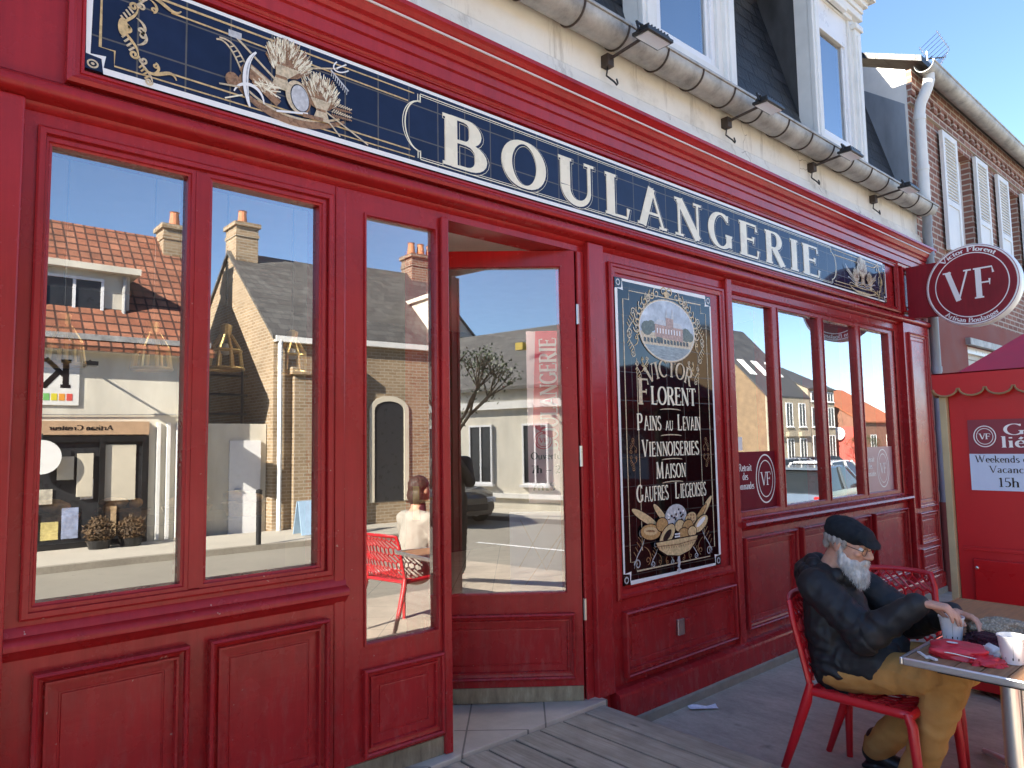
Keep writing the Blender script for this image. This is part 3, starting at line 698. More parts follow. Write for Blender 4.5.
# oval picture: a pale brick mansion above a lake
ov = MB(); OC = (3.284, 2.02)
ov.mat(M_TAN); disc2(ov, OC, .262, .178, mf, .0036, 40)
ov.mat(M_SIGNWHITE); disc2(ov, OC, .254, .170, mf, .0039, 40)
M_PSKY = simple('painted_sky', (.5, .55, .6), .25, var=.4, nscale=14); M_PWAT = simple('painted_water', (.28, .33, .34), .25, var=.4, nscale=30, stretch=(1, 1, 4)); M_PTREE = simple('painted_trees', (.1, .11, .07), .25, var=.5, nscale=70); M_PBRICK = simple('painted_brick', (.45, .27, .2), .25, var=.4, nscale=80)
def seg_oval(mb, z0, z1, k):
    pts = []
    for i in range(31):
        z = OC[1] + z0 + (z1 - z0) * i / 30; pts.append(z)
    L1 = [(OC[0] - .25 * math.sqrt(max(0, 1 - ((z - OC[1]) / .168) ** 2)), z) for z in pts]; R1 = [(2 * OC[0] - x, z) for x, z in L1]
    mb.add([mf(x, z, k) for x, z in L1 + R1[::-1]], [tuple(range(62))])
ov.mat(M_PSKY); seg_oval(ov, -.02, .167, .0042)
ov.mat(M_TAN); seg_oval(ov, -.09, -.02, .0042); ov.mat(M_PWAT); seg_oval(ov, -.167, -.09, .0042)
ov.mat(M_PTREE)
for x, z, r in ((-.19, .0, .05), (-.15, .015, .04), (.17, -.01, .05), (.21, -.02, .035), (.12, -.03, .03), (-.08, -.05, .03)): disc2(ov, (OC[0] + x, OC[1] + z), r, r * .8, mf, .0046 + abs(x) * .001, 12)
ov.mat(M_PBRICK); P_ = lambda pts, k: ov.add([mf(OC[0] + x, OC[1] + z, k) for x, z in pts], [tuple(range(len(pts)))])
P_([(-.12, -.04), (.14, -.055), (.14, .02), (-.12, .03)], .0052)
ov.mat(M_SILVER); P_([(-.13, .03), (.15, .02), (.11, .05), (-.09, .058)], .0055)
ov.mat(M_PBRICK); P_([(-.02, .0), (.05, -.005), (.05, .07), (-.02, .075)], .0058)
ov.mat(M_SILVER); P_([(-.025, .073), (.0, .073), (-.012, .125)], .0061); P_([(.03, .07), (.055, .07), (.043, .135)], .0061)
ov.mat(M_SIGNWHITE)
for i in range(9): P_([(-.105 + i * .026, -.02), (-.095 + i * .026, -.02), (-.095 + i * .026, .008), (-.105 + i * .026, .008)], .0064)
ov.mat(M_DARKP); 
for i in range(14): P_([(-.22 + i * .03, -.075), (-.2 + i * .03, -.078), (-.2 + i * .03, -.055), (-.22 + i * .03, -.05)], .005)
ov.build('painting', None, bd)
lt = MB(); lt.mat(M_CREAM)
def mline(s, x0, x1, z, h, **kw):
    c = (x0 + x1) / 2; put_text(lt, s, on_plane((c, MY - .0045, z), (1, 0, 0), (0, 0, 1), (0, -1, 0)), h, x1 - x0, align='c', k0=.001, **kw)
lt.mat(M_TAN); put_text(lt, 'VICTOR', on_arc((3.29, MY - .0045, 1.36), (1, 0, 0), (0, 0, 1), (0, -1, 0), .40, pi / 2), .095, .40, align='c', k0=.001, thick=.17, thin=.06)
lt.mat(M_CREAM); mline('LORENT', 3.112, 3.535, 1.603, .1, thick=.2, thin=.07); lt.mat(M_TAN); mline('F', 3.0, 3.10, 1.60, .14, thick=.2, thin=.07); lt.mat(M_CREAM)
def smallcaps(parts, z, h):
    """[(text, x0, x1, factor)]"""
    for s, a, b, f in parts: mline(s, a, b, z, h * f, thick=.2, thin=.08)
smallcaps([('P', 2.985, 3.035, 1.15), ('AINS', 3.045, 3.195, 1), ('AU', 3.235, 3.305, .68), ('L', 3.345, 3.39, 1.15), ('EVAIN', 3.395, 3.57, 1)], 1.462, .078)
smallcaps([('V', 3.02, 3.075, 1.15), ('IENNOISERIES', 3.08, 3.545, 1)], 1.322, .078)
smallcaps([('M', 3.135, 3.205, 1.15), ('AISON', 3.215, 3.41, 1)], 1.2, .078)
smallcaps([('G', 2.965, 3.02, 1.15), ('AUFRES', 3.03, 3.24, 1), ('L', 3.30, 3.34, 1.15), ('IEGEOISES', 3.35, 3.6, 1)], 1.085, .078)
lt.mat(M_TAN)
for z in (1.575, 1.432, 1.3, 1.175): ribbon(lt, [(3.19, z), (3.22, z + .004), (3.284, z + .006), (3.35, z + .004), (3.38, z)], .006, mf, .001, True)
lt.build('lettering', None, bd)
# painted basket of loaves
bw = MB(); kk = [.001]
M_CRUST = simple('painted_crust', (.5, .3, .12), .25, var=.35, nscale=70)
M_CRUST2 = simple('painted_pale_crust', (.68, .5, .26), .25, var=.25, nscale=70)
def pd(m, c, rx, ry, rot=0., outline=True):
    kk[0] += .00022
    if outline: bw.mat(M_DARKP); disc2(bw, c, rx + .005, ry + .005, mf, kk[0], 20, rot); kk[0] += .00018
    bw.mat(m); disc2(bw, c, rx, ry, mf, kk[0], 20, rot)
pd(M_CRUST2, (3.03, 1.0), .12, .022, -.45); pd(M_CRUST2, (3.17, 1.005), .09, .02, -.75); pd(M_CRUST2, (3.56, .99), .13, .022, .75); pd(M_CRUST, (3.52, .97), .1, .018, .7)
pd(M_SILVER, (3.30, .985), .1, .07)
for i in range(26):
    a = rng.random() * 6.28; r = math.sqrt(rng.random()); pd(M_DARKP if i % 2 else M_SIGNWHITE, (3.30 + .088 * r * math.cos(a), .985 + .058 * r * math.sin(a)), .009, .006, a, False)
pd(M_CRUST2, (3.43, .965), .055, .035, .2)
for i in range(3):
    for j in range(3): pd(M_BROWN, (3.40 + i * .027, .95 + j * .018), .008, .006, 0, False)
pd(M_CRUST, (3.06, .925), .085, .04, -.1); pd(M_CRUST2, (3.06, .93), .06, .022, -.1, False); pd(M_BROWN, (3.06, .93), .04, .006, -.1, False)
pd(M_CRUST, (3.16, .955), .05, .035); pd(M_CRUST2, (3.32, .935), .045, .032); pd(M_CRUST, (3.39, .925), .05, .035, .3); pd(M_CRUST2, (3.52, .93), .075, .035, .45); pd(M_SIGNWHITE, (3.52, .94), .05, .014, .5, False)
pd(M_CRUST2, (3.2, .895), .08, .042, .6); pd(M_DARKP, (3.2, .895), .045, .02, .6, False); pd(M_CRUST, (3.35, .89), .05, .03); pd(M_CRUST2, (3.43, .895), .04, .028)
for i in range(8): pd(M_SIGNWHITE, (3.27 + .012 * (i % 4), .88 + .014 * (i // 4)), .006, .005, 0, False)
bz = -.035
kk[0] += .0004; bw.mat(M_DARKP); bw.add([mf(x, z + bz, kk[0]) for x, z in [(3.085, .905), (3.11, .86), (3.18, .82), (3.3, .805), (3.4, .825), (3.46, .865), (3.485, .91)]], [tuple(range(7))])
kk[0] += .0003; bw.mat(M_CRUST2); bw.add([mf(x, z + bz, kk[0]) for x, z in [(3.095, .9), (3.12, .862), (3.19, .827), (3.3, .812), (3.395, .83), (3.45, .868), (3.475, .904)]], [tuple(range(7))])
kk[0] += .0003; bw.mat(M_BROWN); ribbon(bw, [(3.1, .88 + bz), (3.29, .873 + bz), (3.47, .885 + bz)], .006, mf, kk[0])
for i in range(16): pd(M_BROWN, (3.12 + i * .0215, .862 + bz + .004 * abs(i - 8) / 4), .003, .006, 0, False)
bw.mat(M_SILVER); ribbon(bw, [(3.285, .775), (3.29, .74), (3.28, .715)], .02, mf, kk[0] + .0004); disc2(bw, (3.285, .70), .02, .012, mf, kk[0] + .0007)
bw.build('bread_painting', None, bd)

# --- right shop windows
fr = MB()
fr.ring(3.96, 6.60, .905, 2.345, [(0, .003), (0, -.01), (.012, -.016), (.02, -.01)], False)
for a, b in RW: casement(fr, a, b, .95, 2.30, -.006, .014)
fr = fr.build('window', M_RED, bak)
for a, b in RW:
    g = MB(); g.quad((a + .006, .026, .955), (b - .006, .026, .955), (b - .006, .026, 2.295), (a + .006, .026, 2.295)); g.build('pane', M_GLASSR, fr)
w = MB(); w.sweepx([(.0, .905), (-.03, .902), (-.055, .895), (-.06, .88), (-.045, .872), (-.03, .862), (-.015, .845), (0, .838)], 3.957, 6.685); w.build('window_ledge', M_RED, bak, smooth=50)
for a, b in ((3.985, 4.64), (4.72, 5.24), (5.30, 5.83), (5.91, 6.60)):
    w = MB(); panel(w, a, b, .25, .80, 0, 1.2); w.build('dado_panel', M_RED, bak)
# stickers on the first and last panes
M_STICK = simple('red_film', (.19, .011, .02), .7, var=.05, spec=.15)
M_FILM = simple('pale_red_film', (.5, .28, .27), .4, var=.08)
def roundel(mb, c, rx, ry, fn, letters=True, k=.001, wd=.012, tw=.55, th=.55, vf=(.14, .05)):
    el = lambda f: [(c[0] + rx * f * math.cos(2 * pi * i / 40), c[1] + ry * f * math.sin(2 * pi * i / 40)) for i in range(41)]
    ribbon(mb, el(1), wd, fn, k); ribbon(mb, el(.76), wd * .7, fn, k + .0001)
    f2 = lambda x, y, kx: fn(c[0] + x, c[1] + y - ry * th / 2, kx)
    put_text(mb, 'VF', f2, ry * th, rx * tw * 2, align='c', k0=k, thick=vf[0], thin=vf[1], sp=-.08)
for (a, b, film, ptxt) in ((RW[0][0], RW[0][1], M_STICK, True), (RW[3][0], RW[3][1], M_FILM, False)):
    s = MB(); s.mat(film); s.box(a + .006, b - .006, .0215, .0235, .956, 1.325)
    s.mat(M_SIGNWHITE); sf = on_plane((0, .0213, 0), (1, 0, 0), (0, 0, 1), (0, -1, 0))
    roundel(s, (a + .365, 1.147), .118, .155, sf, wd=.009)
    for st, z, W in (('Retrait', 1.205, .15), ('des', 1.15, .065), ('commandes', 1.09, .2)):
        put_text(s, st, on_plane((a + .115, .0213, z), (1, 0, 0), (0, 0, 1), (0, -1, 0)), .045, W, align='c', k0=.001, thick=.17, thin=.08)
    s.mat(M_SIGNWHITE)
    if ptxt: s.quad((a + .015, .0225, 1.335), (a + .1, .0225, 1.335), (a + .1, .0225, 1.42), (a + .015, .0225, 1.42))
    s = s.build('window_sticker', None, fr)
# --- plinth
w = MB(); w.sweepx([(0, .19), (-.03, .185), (-.06, .172), (-.064, .16), (-.064, .05), (0, .05)], 2.735, 7.3); w.sweepx([(0, .19), (-.03, .185), (-.06, .172), (-.064, .16), (-.064, .0), (0, .0)], BX0, 1.26); w.build('plinth', M_RED, bak)
w = MB(); w.box(2.6, 7.31, -.075, .0, -.1, .05); w.build('stone_base', M_STONE, bak, bevel=.01)
# --- doorstep tiles
def floortiles():
    m, nt, out = newmat('pale_floor_tiles'); tc = N(nt, 'ShaderNodeTexCoord'); mp = N(nt, 'ShaderNodeMapping'); mp.inputs['Rotation'].default_value = (0, 0, rad(42)); L(nt, tc.outputs['Object'], mp.inputs[0])
    b = N(nt, 'ShaderNodeTexBrick'); b.offset = 0; b.inputs['Scale'].default_value = 1; b.inputs['Brick Width'].default_value = .34 * K; b.inputs['Row Height'].default_value = .34 * K; b.inputs['Mortar Size'].default_value = .004 * K
    b.inputs['Color1'].default_value = (.55, .46, .37, 1); b.inputs['Color2'].default_value = (.62, .52, .43, 1); b.inputs['Mortar'].default_value = (.2, .17, .14, 1); L(nt, mp.outputs[0], b.inputs['Vector'])
    f = noise_n(nt, coords(nt), 5, 6, .7); c = mixc(nt, .7, b.outputs['Color'], ramp(nt, f, [(.3, (.6, .58, .56)), (.7, (1, 1, 1))]), 'MULTIPLY')
    principled(nt, out, c, .45, 0, bump(nt, f, .1, .003)); return m
M_FLOORT = floortiles()
w = MB(); w.slab(BX0 + .15, BX1 - .1, 0, 0, 0, 0, []); w = MB(); w.box(1.27, 2.63, -.075, .14, .0, .186); w.build('door_sill', M_FLOORT, bak, bevel=.003)
w = MB(); w.box(BX0 + .15, BX1 - .1, .14, 6.98, .10, .183); w.build('floor', M_FLOORT, bak)
w = MB(); w.box(BX0 + .15, BX1 - .1, .14, 6.98, 2.72, 2.8); w.build('ceiling', M_CEIL, bak)
w = MB(); w.box(BX0 + .15, BX1 - .1, 4.2, 4.3, .183, 2.72); w.build('inner_wall', M_INWALL, bak)

# --- the tile sign
SX0, SX1, SZ0, SZ1, SY = .408, 6.44, 2.557, 2.893, -.02
sg = MB(); sg.box(SX0, SX1, SY, .002, SZ0, SZ1); sg = sg.build('sign_panel', M_NAVY, bak); sg['label'] = 'long navy glazed tile sign reading BOULANGERIE'
sf = on_plane((0, SY - .0005, 0), (1, 0, 0), (0, 0, 1), (0, -1, 0))
b = MB(); b.mat(M_SIGNWHITE); ribbon(b, notched(SX0 + .007, SX1 - .007, SZ0 + .005, SZ1 - .005, .042), .012, sf, .0005)
for cx in (SX0 + .02, SX1 - .02):
    for cz in (SZ0 + .018, SZ1 - .018): b.mat(M_TAN); disc2(b, (cx, cz), .016, .014, sf, .0004); b.mat(M_DARKP); disc2(b, (cx, cz), .011, .009, sf, .0007); b.mat(M_TAN); disc2(b, (cx, cz), .005, .004, sf, .001)
LX, RX = 1.62, 5.40
b.mat(M_CREAM)
for fl, X, far in ((1, LX, SX0), (-1, RX, SX1)):
    for q, wd in ((0, .006), (.012, .0035)):
        ribbon(b, [(X - fl * q, SZ1 - .03), (X - fl * q, SZ1 - .065)] + [(X - fl * (.075 + q) * math.sin(pi * i / 16), (SZ0 + SZ1) / 2 + .108 * math.cos(pi * i / 16)) for i in range(17)] + [(X - fl * q, SZ0 + .065), (X - fl * q, SZ0 + .03)], wd, sf, .0006 + q * .01)
for q, wd in ((.027, .004), (.036, .0025)):
    ribbon(b, [(LX, SZ1 - q), (RX, SZ1 - q)], wd, sf, .0009 + q * .003); ribbon(b, [(LX, SZ0 + q), (RX, SZ0 + q)], wd, sf, .0009 + q * .003)
n_ = .04; i_ = .038
for fl, a, e in ((1, SX0 + i_, LX - .03), (-1, SX1 - i_, RX + .03)):
    b.mat(M_GOLD); ribbon(b, [(e, SZ0 + i_ - .008), (a + fl * n_, SZ0 + i_ - .008), (a + fl * n_, SZ0 + i_ + n_), (a, SZ0 + i_ + n_), (a, SZ1 - i_ - n_), (a + fl * n_, SZ1 - i_ - n_), (a + fl * n_, SZ1 - i_ + .004), (e, SZ1 - i_ + .004)], .005, sf, .0014)
    ribbon(b, [(a + fl * .19, SZ0 + .062), (e - fl * .02, SZ0 + .055)], .006, sf, .0016); ribbon(b, [(a + fl * .2, SZ1 - .068), (e - fl * .03, SZ1 - .075)], .006, sf, .0016)
    # corner scrolls
    scroll(b, sf, (a + fl * .055, 2.715), .085, fl, 1, .0018, .009, (M_GOLD, M_TAN)); scroll(b, sf, (a + fl * .06, 2.73), .085, fl, -1, .0018, .009, (M_GOLD, M_TAN))
    scroll(b, sf, (a + fl * .1, 2.80), .07, fl, 1, .003, .008, (M_TAN, M_GOLD)); scroll(b, sf, (a + fl * .11, 2.64), .07, fl, -1, .003, .008, (M_TAN, M_GOLD))
    b.mat(M_GOLD); ribbon(b, bez((a + fl * .12, 2.61), (a + fl * .16, 2.57), (a + fl * .2, 2.65), (a + fl * .22, 2.6)), .012, sf, .0044, True); ribbon(b, bez((a + fl * .12, 2.84), (a + fl * .16, 2.88), (a + fl * .2, 2.8), (a + fl * .23, 2.84)), .012, sf, .0044, True)
    disc2(b, (a + fl * .06, 2.722), .014, .03, sf, .0042)
b.build('border', None, sg)
lt = MB()
LET = [('B', 1.735, 1.965), ('O', 2.075, 2.335), ('U', 2.435, 2.69), ('L', 2.78, 2.975), ('A', 3.045, 3.305), ('N', 3.39, 3.655), ('G', 3.74, 3.995), ('E', 4.085, 4.325), ('R', 4.41, 4.67), ('I', 4.755, 4.865), ('E', 4.935, 5.20)]
BZ, BH = 2.595, .225
for ch, a, b2 in LET:
    xs = [p.x for q in glyph(ch)[1] for quad in q for p in quad]; g0, g1 = min(xs), max(xs); s_ = (b2 - a) / (g1 - g0)
    for m, grow, dx, dz, k in ((M_CREAM, .037, .006, -.004, .0010), (M_NAVY, .026, .006, -.004, .0018), (M_CREAM, 0, 0, 0, .0026)):
        lt.mat(m)
        for n2, q in enumerate(glyph(ch, .21, .062, grow / (1 if grow == 0 else 1.35))[1]):
            vs = []; fs = []
            for quad in q: o = len(vs); vs += [sf(a + (p.x - g0) * s_ + dx, BZ + p.y * BH + dz, k + n2 * .00007) for p in quad]; fs.append((o, o + 1, o + 2, o + 3))
            lt.add(vs, fs)
lt.build('lettering', None, sg)
# harvest emblems: sheaves, sickle, sieve, tools
em = MB(); ek = [.002]
def ek_(): ek[0] += .000009; return ek[0]
def sheaf(cx, cz, r, n, lean, sq=1.0):
    bx, bz2 = cx - lean * r * 1.0, cz - r * 1.25
    em.mat(M_BROWN); disc2(em, (cx, cz), r * .92, r * .82 * sq, sf, ek_(), 18)
    for i in range(n):
        a = rng.uniform(-.25 * pi, 1.25 * pi); q = math.sqrt(rng.random()); px, pz = cx + r * q * math.cos(a), cz + r * q * math.sin(a) * .85 * sq
        dx, dz = px - bx, pz - bz2; l = math.hypot(dx, dz); dx /= l; dz /= l
        em.mat((M_CREAM, M_TAN, M_CREAM, M_BROWN)[i % 4]); ribbon(em, [(px, pz), (px + dx * r * .14 + .003 * rng.uniform(-1, 1), pz + dz * r * .14), (px + dx * r * .34, pz + dz * r * .34)], r * .06, sf, ek_(), True)
    em.mat(M_TAN)
    for i in range(9): f = i / 8 - .5; ribbon(em, [(cx + f * r * 1.1 + lean * 0, cz - r * .3), (bx + f * r * .45, bz2 + r * .35), (bx + f * r * .9, bz2 - r * .25)], r * .11, sf, ek_(), False)
    em.mat(M_BROWN); ribbon(em, [(bx - r * .28, bz2 + r * .35), (bx + r * .28, bz2 + r * .35)], r * .14, sf, ek_())
def tl(pts, wd, m, tap=False): em.mat(m); ribbon(em, pts, wd, sf, ek_(), tap)
# left emblem
tl(bez((.86, 2.655), (.95, 2.56), (1.15, 2.56), (1.27, 2.64)), .03, M_BROWN, True); tl(bez((.88, 2.66), (.98, 2.58), (1.12, 2.58), (1.25, 2.645)), .008, M_TAN)
tl([(.86, 2.82), (1.02, 2.70)], .008, M_TAN); tl([(.83, 2.83), (.875, 2.83)], .024, M_SILVER)
tl(bez((.79, 2.79), (.83, 2.81), (.86, 2.74), (.88, 2.70)), .006, M_TAN); tl(bez((.80, 2.80), (.85, 2.81), (.87, 2.77), (.90, 2.72)), .006, M_TAN)
for i in range(5): tl([(.835 + i * .011, 2.778 - i * .014), (.852 + i * .011, 2.79 - i * .014)], .004, M_TAN)
sheaf(1.045, 2.80, .076, 300, .35); 
tl([(.88, 2.73), (1.0, 2.665)], .05, M_BROWN); tl([(.89, 2.742), (1.0, 2.682)], .012, M_TAN); tl([(.92, 2.69), (1.01, 2.63)], .03, M_BROWN)
em.mat(M_BROWN); disc2(em, (.845, 2.665), .024, .026, sf, ek_()); disc2(em, (.885, 2.67), .02, .03, sf, ek_())
for i in range(30): tl([(.95 + rng.uniform(-.04, .05), 2.68 + rng.uniform(-.02, .025))] * 1 + [(.97 + rng.uniform(-.04, .05), 2.672 + rng.uniform(-.02, .02))], .004, (M_CREAM, M_TAN)[i % 2])
sheaf(1.17, 2.715, .068, 260, -.05, 1.1)
em.mat(M_BROWN); disc2(em, (1.083, 2.675), .047, .062, sf, ek_(), 26, .2); em.mat(M_TAN); disc2(em, (1.079, 2.676), .045, .06, sf, ek_(), 26, .2); em.mat(M_DARKP); disc2(em, (1.088, 2.674), .036, .052, sf, ek_(), 26, .2); em.mat(M_SILVER); disc2(em, (1.089, 2.674), .033, .048, sf, ek_(), 26, .2)
# scythe blade and sickle
for dw, m in ((.026, M_DARKP), (.02, M_SIGNWHITE)): tl(bez((.925, 2.79), (.875, 2.74), (.885, 2.64), (.905, 2.585)), dw, m, True)
tl(bez((.918, 2.78), (.885, 2.73), (.889, 2.66), (.9, 2.62)), .006, M_SILVER, True)
tl(bez((.85, 2.625), (.87, 2.68), (.95, 2.68), (.955, 2.61)), .012, M_SIGNWHITE, True)
tl([(.82, 2.59), (.88, 2.62)], .005, M_CREAM); tl([(.8, 2.635), (.87, 2.645)], .006, M_TAN)
tl([(1.0, 2.6), (1.12, 2.625)], .01, M_SIGNWHITE, True); tl([(1.1, 2.615), (1.18, 2.62)], .014, M_BROWN)
tl([(1.19, 2.655), (1.37, 2.575)], .006, M_TAN); tl([(1.18, 2.64), (1.25, 2.575)], .006, M_TAN); tl([(1.12, 2.8), (1.24, 2.84)], .006, M_TAN)
tl(bez((1.235, 2.865), (1.2, 2.83), (1.24, 2.81), (1.285, 2.848)), .005, M_SIGNWHITE); tl([(1.235, 2.84), (1.275, 2.868)], .005, M_SIGNWHITE)
tl([(1.21, 2.825), (1.285, 2.765)], .006, M_SILVER)
for i in range(9): tl([(1.215 + i * .008, 2.82 - i * .0065), (1.212 + i * .008, 2.8 - i * .0065)], .003, M_SILVER)
for j in range(2):
    for i in range(9):
        x = 1.215 + i * .009; tl([(x, 2.69 - j * .03 + i * .0), (x + .012, 2.705 - j * .03 - i * .001)], .006, M_TAN, True); tl([(x, 2.685 - j * .03), (x + .012, 2.672 - j * .03 + i * .001)], .006, M_BROWN, True)
# right emblem: sheaf standing between loaves and leaves
cx = 5.92
sheaf(cx + .02, 2.775, .085, 170, 0, 1.1); sheaf(cx - .1, 2.70, .055, 90, .2, 1.3); sheaf(cx + .16, 2.70, .055, 90, -.2, 1.3)
tl(bez((cx - .22, 2.6), (cx - .1, 2.56), (cx + .15, 2.56), (cx + .27, 2.6)), .018, M_TAN, True)
for s in (-1, 1):
    for j in range(4): tl(bez((cx + .03, 2.61 + .02 * j), (cx + s * .12, 2.6), (cx + s * (.2 + .02 * j), 2.66 + .03 * j), (cx + s * (.24 + .02 * j), 2.62 + .05 * j)), .006, (M_TAN, M_SILVER)[j % 2])
    for i in range(12): tl([(cx + s * (.12 + .014 * i), 2.66 + .006 * i), (cx + s * (.13 + .014 * i), 2.69 + .006 * i)], .008, M_TAN, True)
tl([(cx - .01, 2.62), (cx, 2.72)], .012, M_BROWN); tl([(cx + .06, 2.62), (cx + .05, 2.72)], .012, M_BROWN)
em.build('emblem', None, sg)

# --- gutter along the eave
w = MB(); gc = (-.115, 3.545); gr = .088
prof = [(gc[0] + gr * math.cos(a), gc[1] + gr * math.sin(a)) for a in [pi + pi * i / 16 for i in range(17)]]
w.sweepx(prof + [(y * 1 + (gc[0] - y) * .06, z + .0) for y, z in [(gc[0] + gr * .93 * math.cos(a), gc[1] + gr * .93 * math.sin(a)) for a in [2 * pi - pi * i / 16 for i in range(17)]]], BX0, 7.30)
w.tube([(BX0, gc[0] - gr, gc[1] + .004), (7.30, gc[0] - gr, gc[1] + .004)], .011, 8)
gut = w.build('gutter', M_ZINC, bak, smooth=45)
x = -2.9
while x < 7.3:
    w = MB(); w.tube([(x, gc[0] + (gr + .003) * math.cos(a), gc[1] + (gr + .003) * math.sin(a)) for a in [pi * .98 + pi * 1.02 * i / 14 for i in range(15)]], .006, 6); w.build('bracket', M_IRON, gut); x += .335

w = MB(); w.sweepx([(-.02, 3.575), (-.13, 3.575), (-.13, 3.585), (.1, 3.64), (.1, 3.6)], BX0, 7.27); w.build('eave_board', M_IRON, bak)
# downpipe at the right end
dp = MB(); dp.tube([(7.26, gc[0], gc[1] - .07), (7.27, gc[0], gc[1] - .14), (7.30, gc[0] + .02, gc[1] - .22), (7.345, -.085, gc[1] - .3), (7.345, -.085, .78)], .042, 12)
for z in (3.1, 2.0, 1.45, .9): dp.lathe([(.047, z), (.047, z + .05)], (7.345, -.085, 0), 14)
dp = dp.build('downpipe', M_ZINCB, bak, smooth=45)
d2p = MB(); d2p.tube([(7.345, -.085, .80), (7.345, -.085, .0)], .05, 12); d2p.build('pipe_boot', M_GROUNDRED, dp, smooth=45)

# --- mansard roof
SL = [(.02, 3.6), (.05, 3.62), (.66, 6.0)]
w = MB(); w.quad((BX0, .06, 3.61), (7.275, .06, 3.61), (7.275, .74, 6.0), (BX0, .74, 6.0)); w.add([(BX0, .74, 6.0), (7.275, .74, 6.0), (7.275, 7.1, 6.25), (BX0, 7.1, 6.25)], [(0, 1, 2, 3)])
w.add([(BX0, .06, 3.61), (BX0, .74, 6.0), (BX0, 7.1, 6.25), (BX0, 7.1, 3.61)], [(0, 1, 2, 3)])
w.build('roof', M_SLATE, bak)
w = MB(); w.sweepx([(.9, 5.99), (-.02, 5.94), (-.1, 5.98), (-.1, 6.08), (.9, 6.12)], BX0, 4.6); w.build('added_sun_ledge', M_ZINCB, bak)  # unseen ledge above the mansard, added to keep the sun off the kiosk
def dormer(x0, x1):
    z0, zt = 3.63, 5.3; yf = .04
    a, b, c, d = x0 + .17, x1 - .17, 3.84, 5.02
    m = MB(); m.slab(x0, x1, z0, zt, yf, yf + .12, [(a, b, c, d)])
    for xa, xb in ((x0 - .005, x0 + .115), (x1 - .115, x1 + .005)):
        m.box(xa, xb, yf - .03, yf + .01, z0, 4.95); m.box(xa + .03, xb - .03, yf - .042, yf - .025, z0 + .05, 4.9)
        m.box(xa - .012, xb + .012, yf - .05, yf + .01, 4.95, 5.0)
    m.box(x0 - .03, x1 + .03, yf - .045, yf + .12, 5.06, 5.12)
    for j, (z, p) in enumerate(((5.12, .02), (5.17, .05), (5.22, .1), (5.27, .14))): m.box(x0 - p, x1 + p, yf - .04 - p, yf + .5, z, z + .05)
    m.extrude([(x0 - .16, yf - .2, 5.325), (x1 + .16, yf - .2, 5.325), ((x0 + x1) / 2, yf - .2, 5.62)], (0, .3, 0))
    m.box(a - .04, b + .04, yf - .018, yf + .0, d, d + .05)
    m.box((x0 + x1) / 2 - .16, (x0 + x1) / 2 + .16, yf - .05, yf, 5.02, 5.1)
    dm = m.build('dormer', M_WHITE, bak, bevel=.006)
    for xa in (x0 + .01, x1 - .06):
        ck = MB(); ck.extrude([(xa, yf + .12, z0), (xa, yf + .12, zt), (xa, .75, zt), (xa, .09, z0)], (.05, 0, 0)); ck.build('dormer_cheek', M_CHEEK, dm)
    rf = MB(); rf.extrude([(x0 - .2, yf - .24, 5.325), ((x0 + x1) / 2, yf - .24, 5.68), (x1 + .2, yf - .24, 5.325), (x1 + .2, yf - .24, 5.35), ((x0 + x1) / 2, yf - .24, 5.72), (x0 - .2, yf - .24, 5.35)], (0, 1.1, 0)); rf.build('dormer_roof', M_ZINCB, dm)
    f = MB(); 
    for xa, xb, za, zb in ((a, a + .05, c, d), (b - .05, b, c, d), (a + .05, b - .05, c, c + .06), (a + .05, b - .05, d - .26, d), ): f.box(xa, xb, yf + .02, yf + .07, za, zb)
    f.box(a + .05, a + .085, yf + .035, yf + .075, c + .06, d - .26); f.box(b - .085, b - .05, yf + .035, yf + .075, c + .06, d - .26)
    f.build('window_frame', M_PVC, dm, bevel=.004)
    g = MB(); g.quad((a + .03, yf + .05, c + .03), (b - .03, yf + .05, c + .03), (b - .03, yf + .05, d - .2), (a + .03, yf + .05, d - .2)); g.build('pane', M_GLASS, dm)
    k = MB(); k.box(a, b, yf + .13, yf + .15, c, d); k.build('blind', M_DARKIN, dm)
    return dm
dormer(3.2, 4.2); dormer(5.38, 6.3); dormer(1.0, 2.0)

# --- floodlights on arms below the gutter
def floodlight(x, label):
    t = thing('floodlight', (x, -.02, 3.42), label, 'wall lamp', 'floodlights above the shop sign')
    a = MB(); a.box(x - .025, x + .025, -.07, -.02, 3.385, 3.45); a.tube([(x, -.06, 3.425), (x + .005, -.27, 3.445)], .009, 8)
    a.build('arm', M_IRON, t, bevel=.003)
    c = MB(); c.tube([(x, -.045, 3.39), (x - .005, -.04, 3.34), (x + .012, -.075, 3.30), (x + .03, -.08, 3.285), (x + .045, -.075, 3.30), (x + .04, -.07, 3.325)], .005, 6); c.build('cable', M_BLACKMET, t, smooth=60)
    Mh = Matrix.Translation((x + .045, -.31, 3.435)) @ Matrix.Rotation(rad(2), 4, 'X')
    h = MB(Mh)
    h.box(-.105, .105, -.052, .052, .0, .018); h.box(-.09, .09, -.04, .04, .018, .035)
    for i in range(7): h.box(-.082 + i * .026, -.074 + i * .026, -.038, .038, .035, .046)
    h.build('lamp_head', M_BLACKMET, t, bevel=.004)
    l = MB(Mh); l.box(-.09, .09, -.038, .038, -.005, -.0005); l.build('lens', simple('lens_white', (.95, .94, .9), .35, .85, var=.02), t)
    y = MB(Mh); y.tube([(-.112, 0, .01), (-.112, .015, .06), (-.05, .035, .075), (.05, .035, .075), (.112, .015, .06), (.112, 0, .01)], .007, 6); y.tube([(-.05, .035, .075), (0, .02, .035)], .01, 6); y.build('yoke', M_BLACKMET, t)
    return t
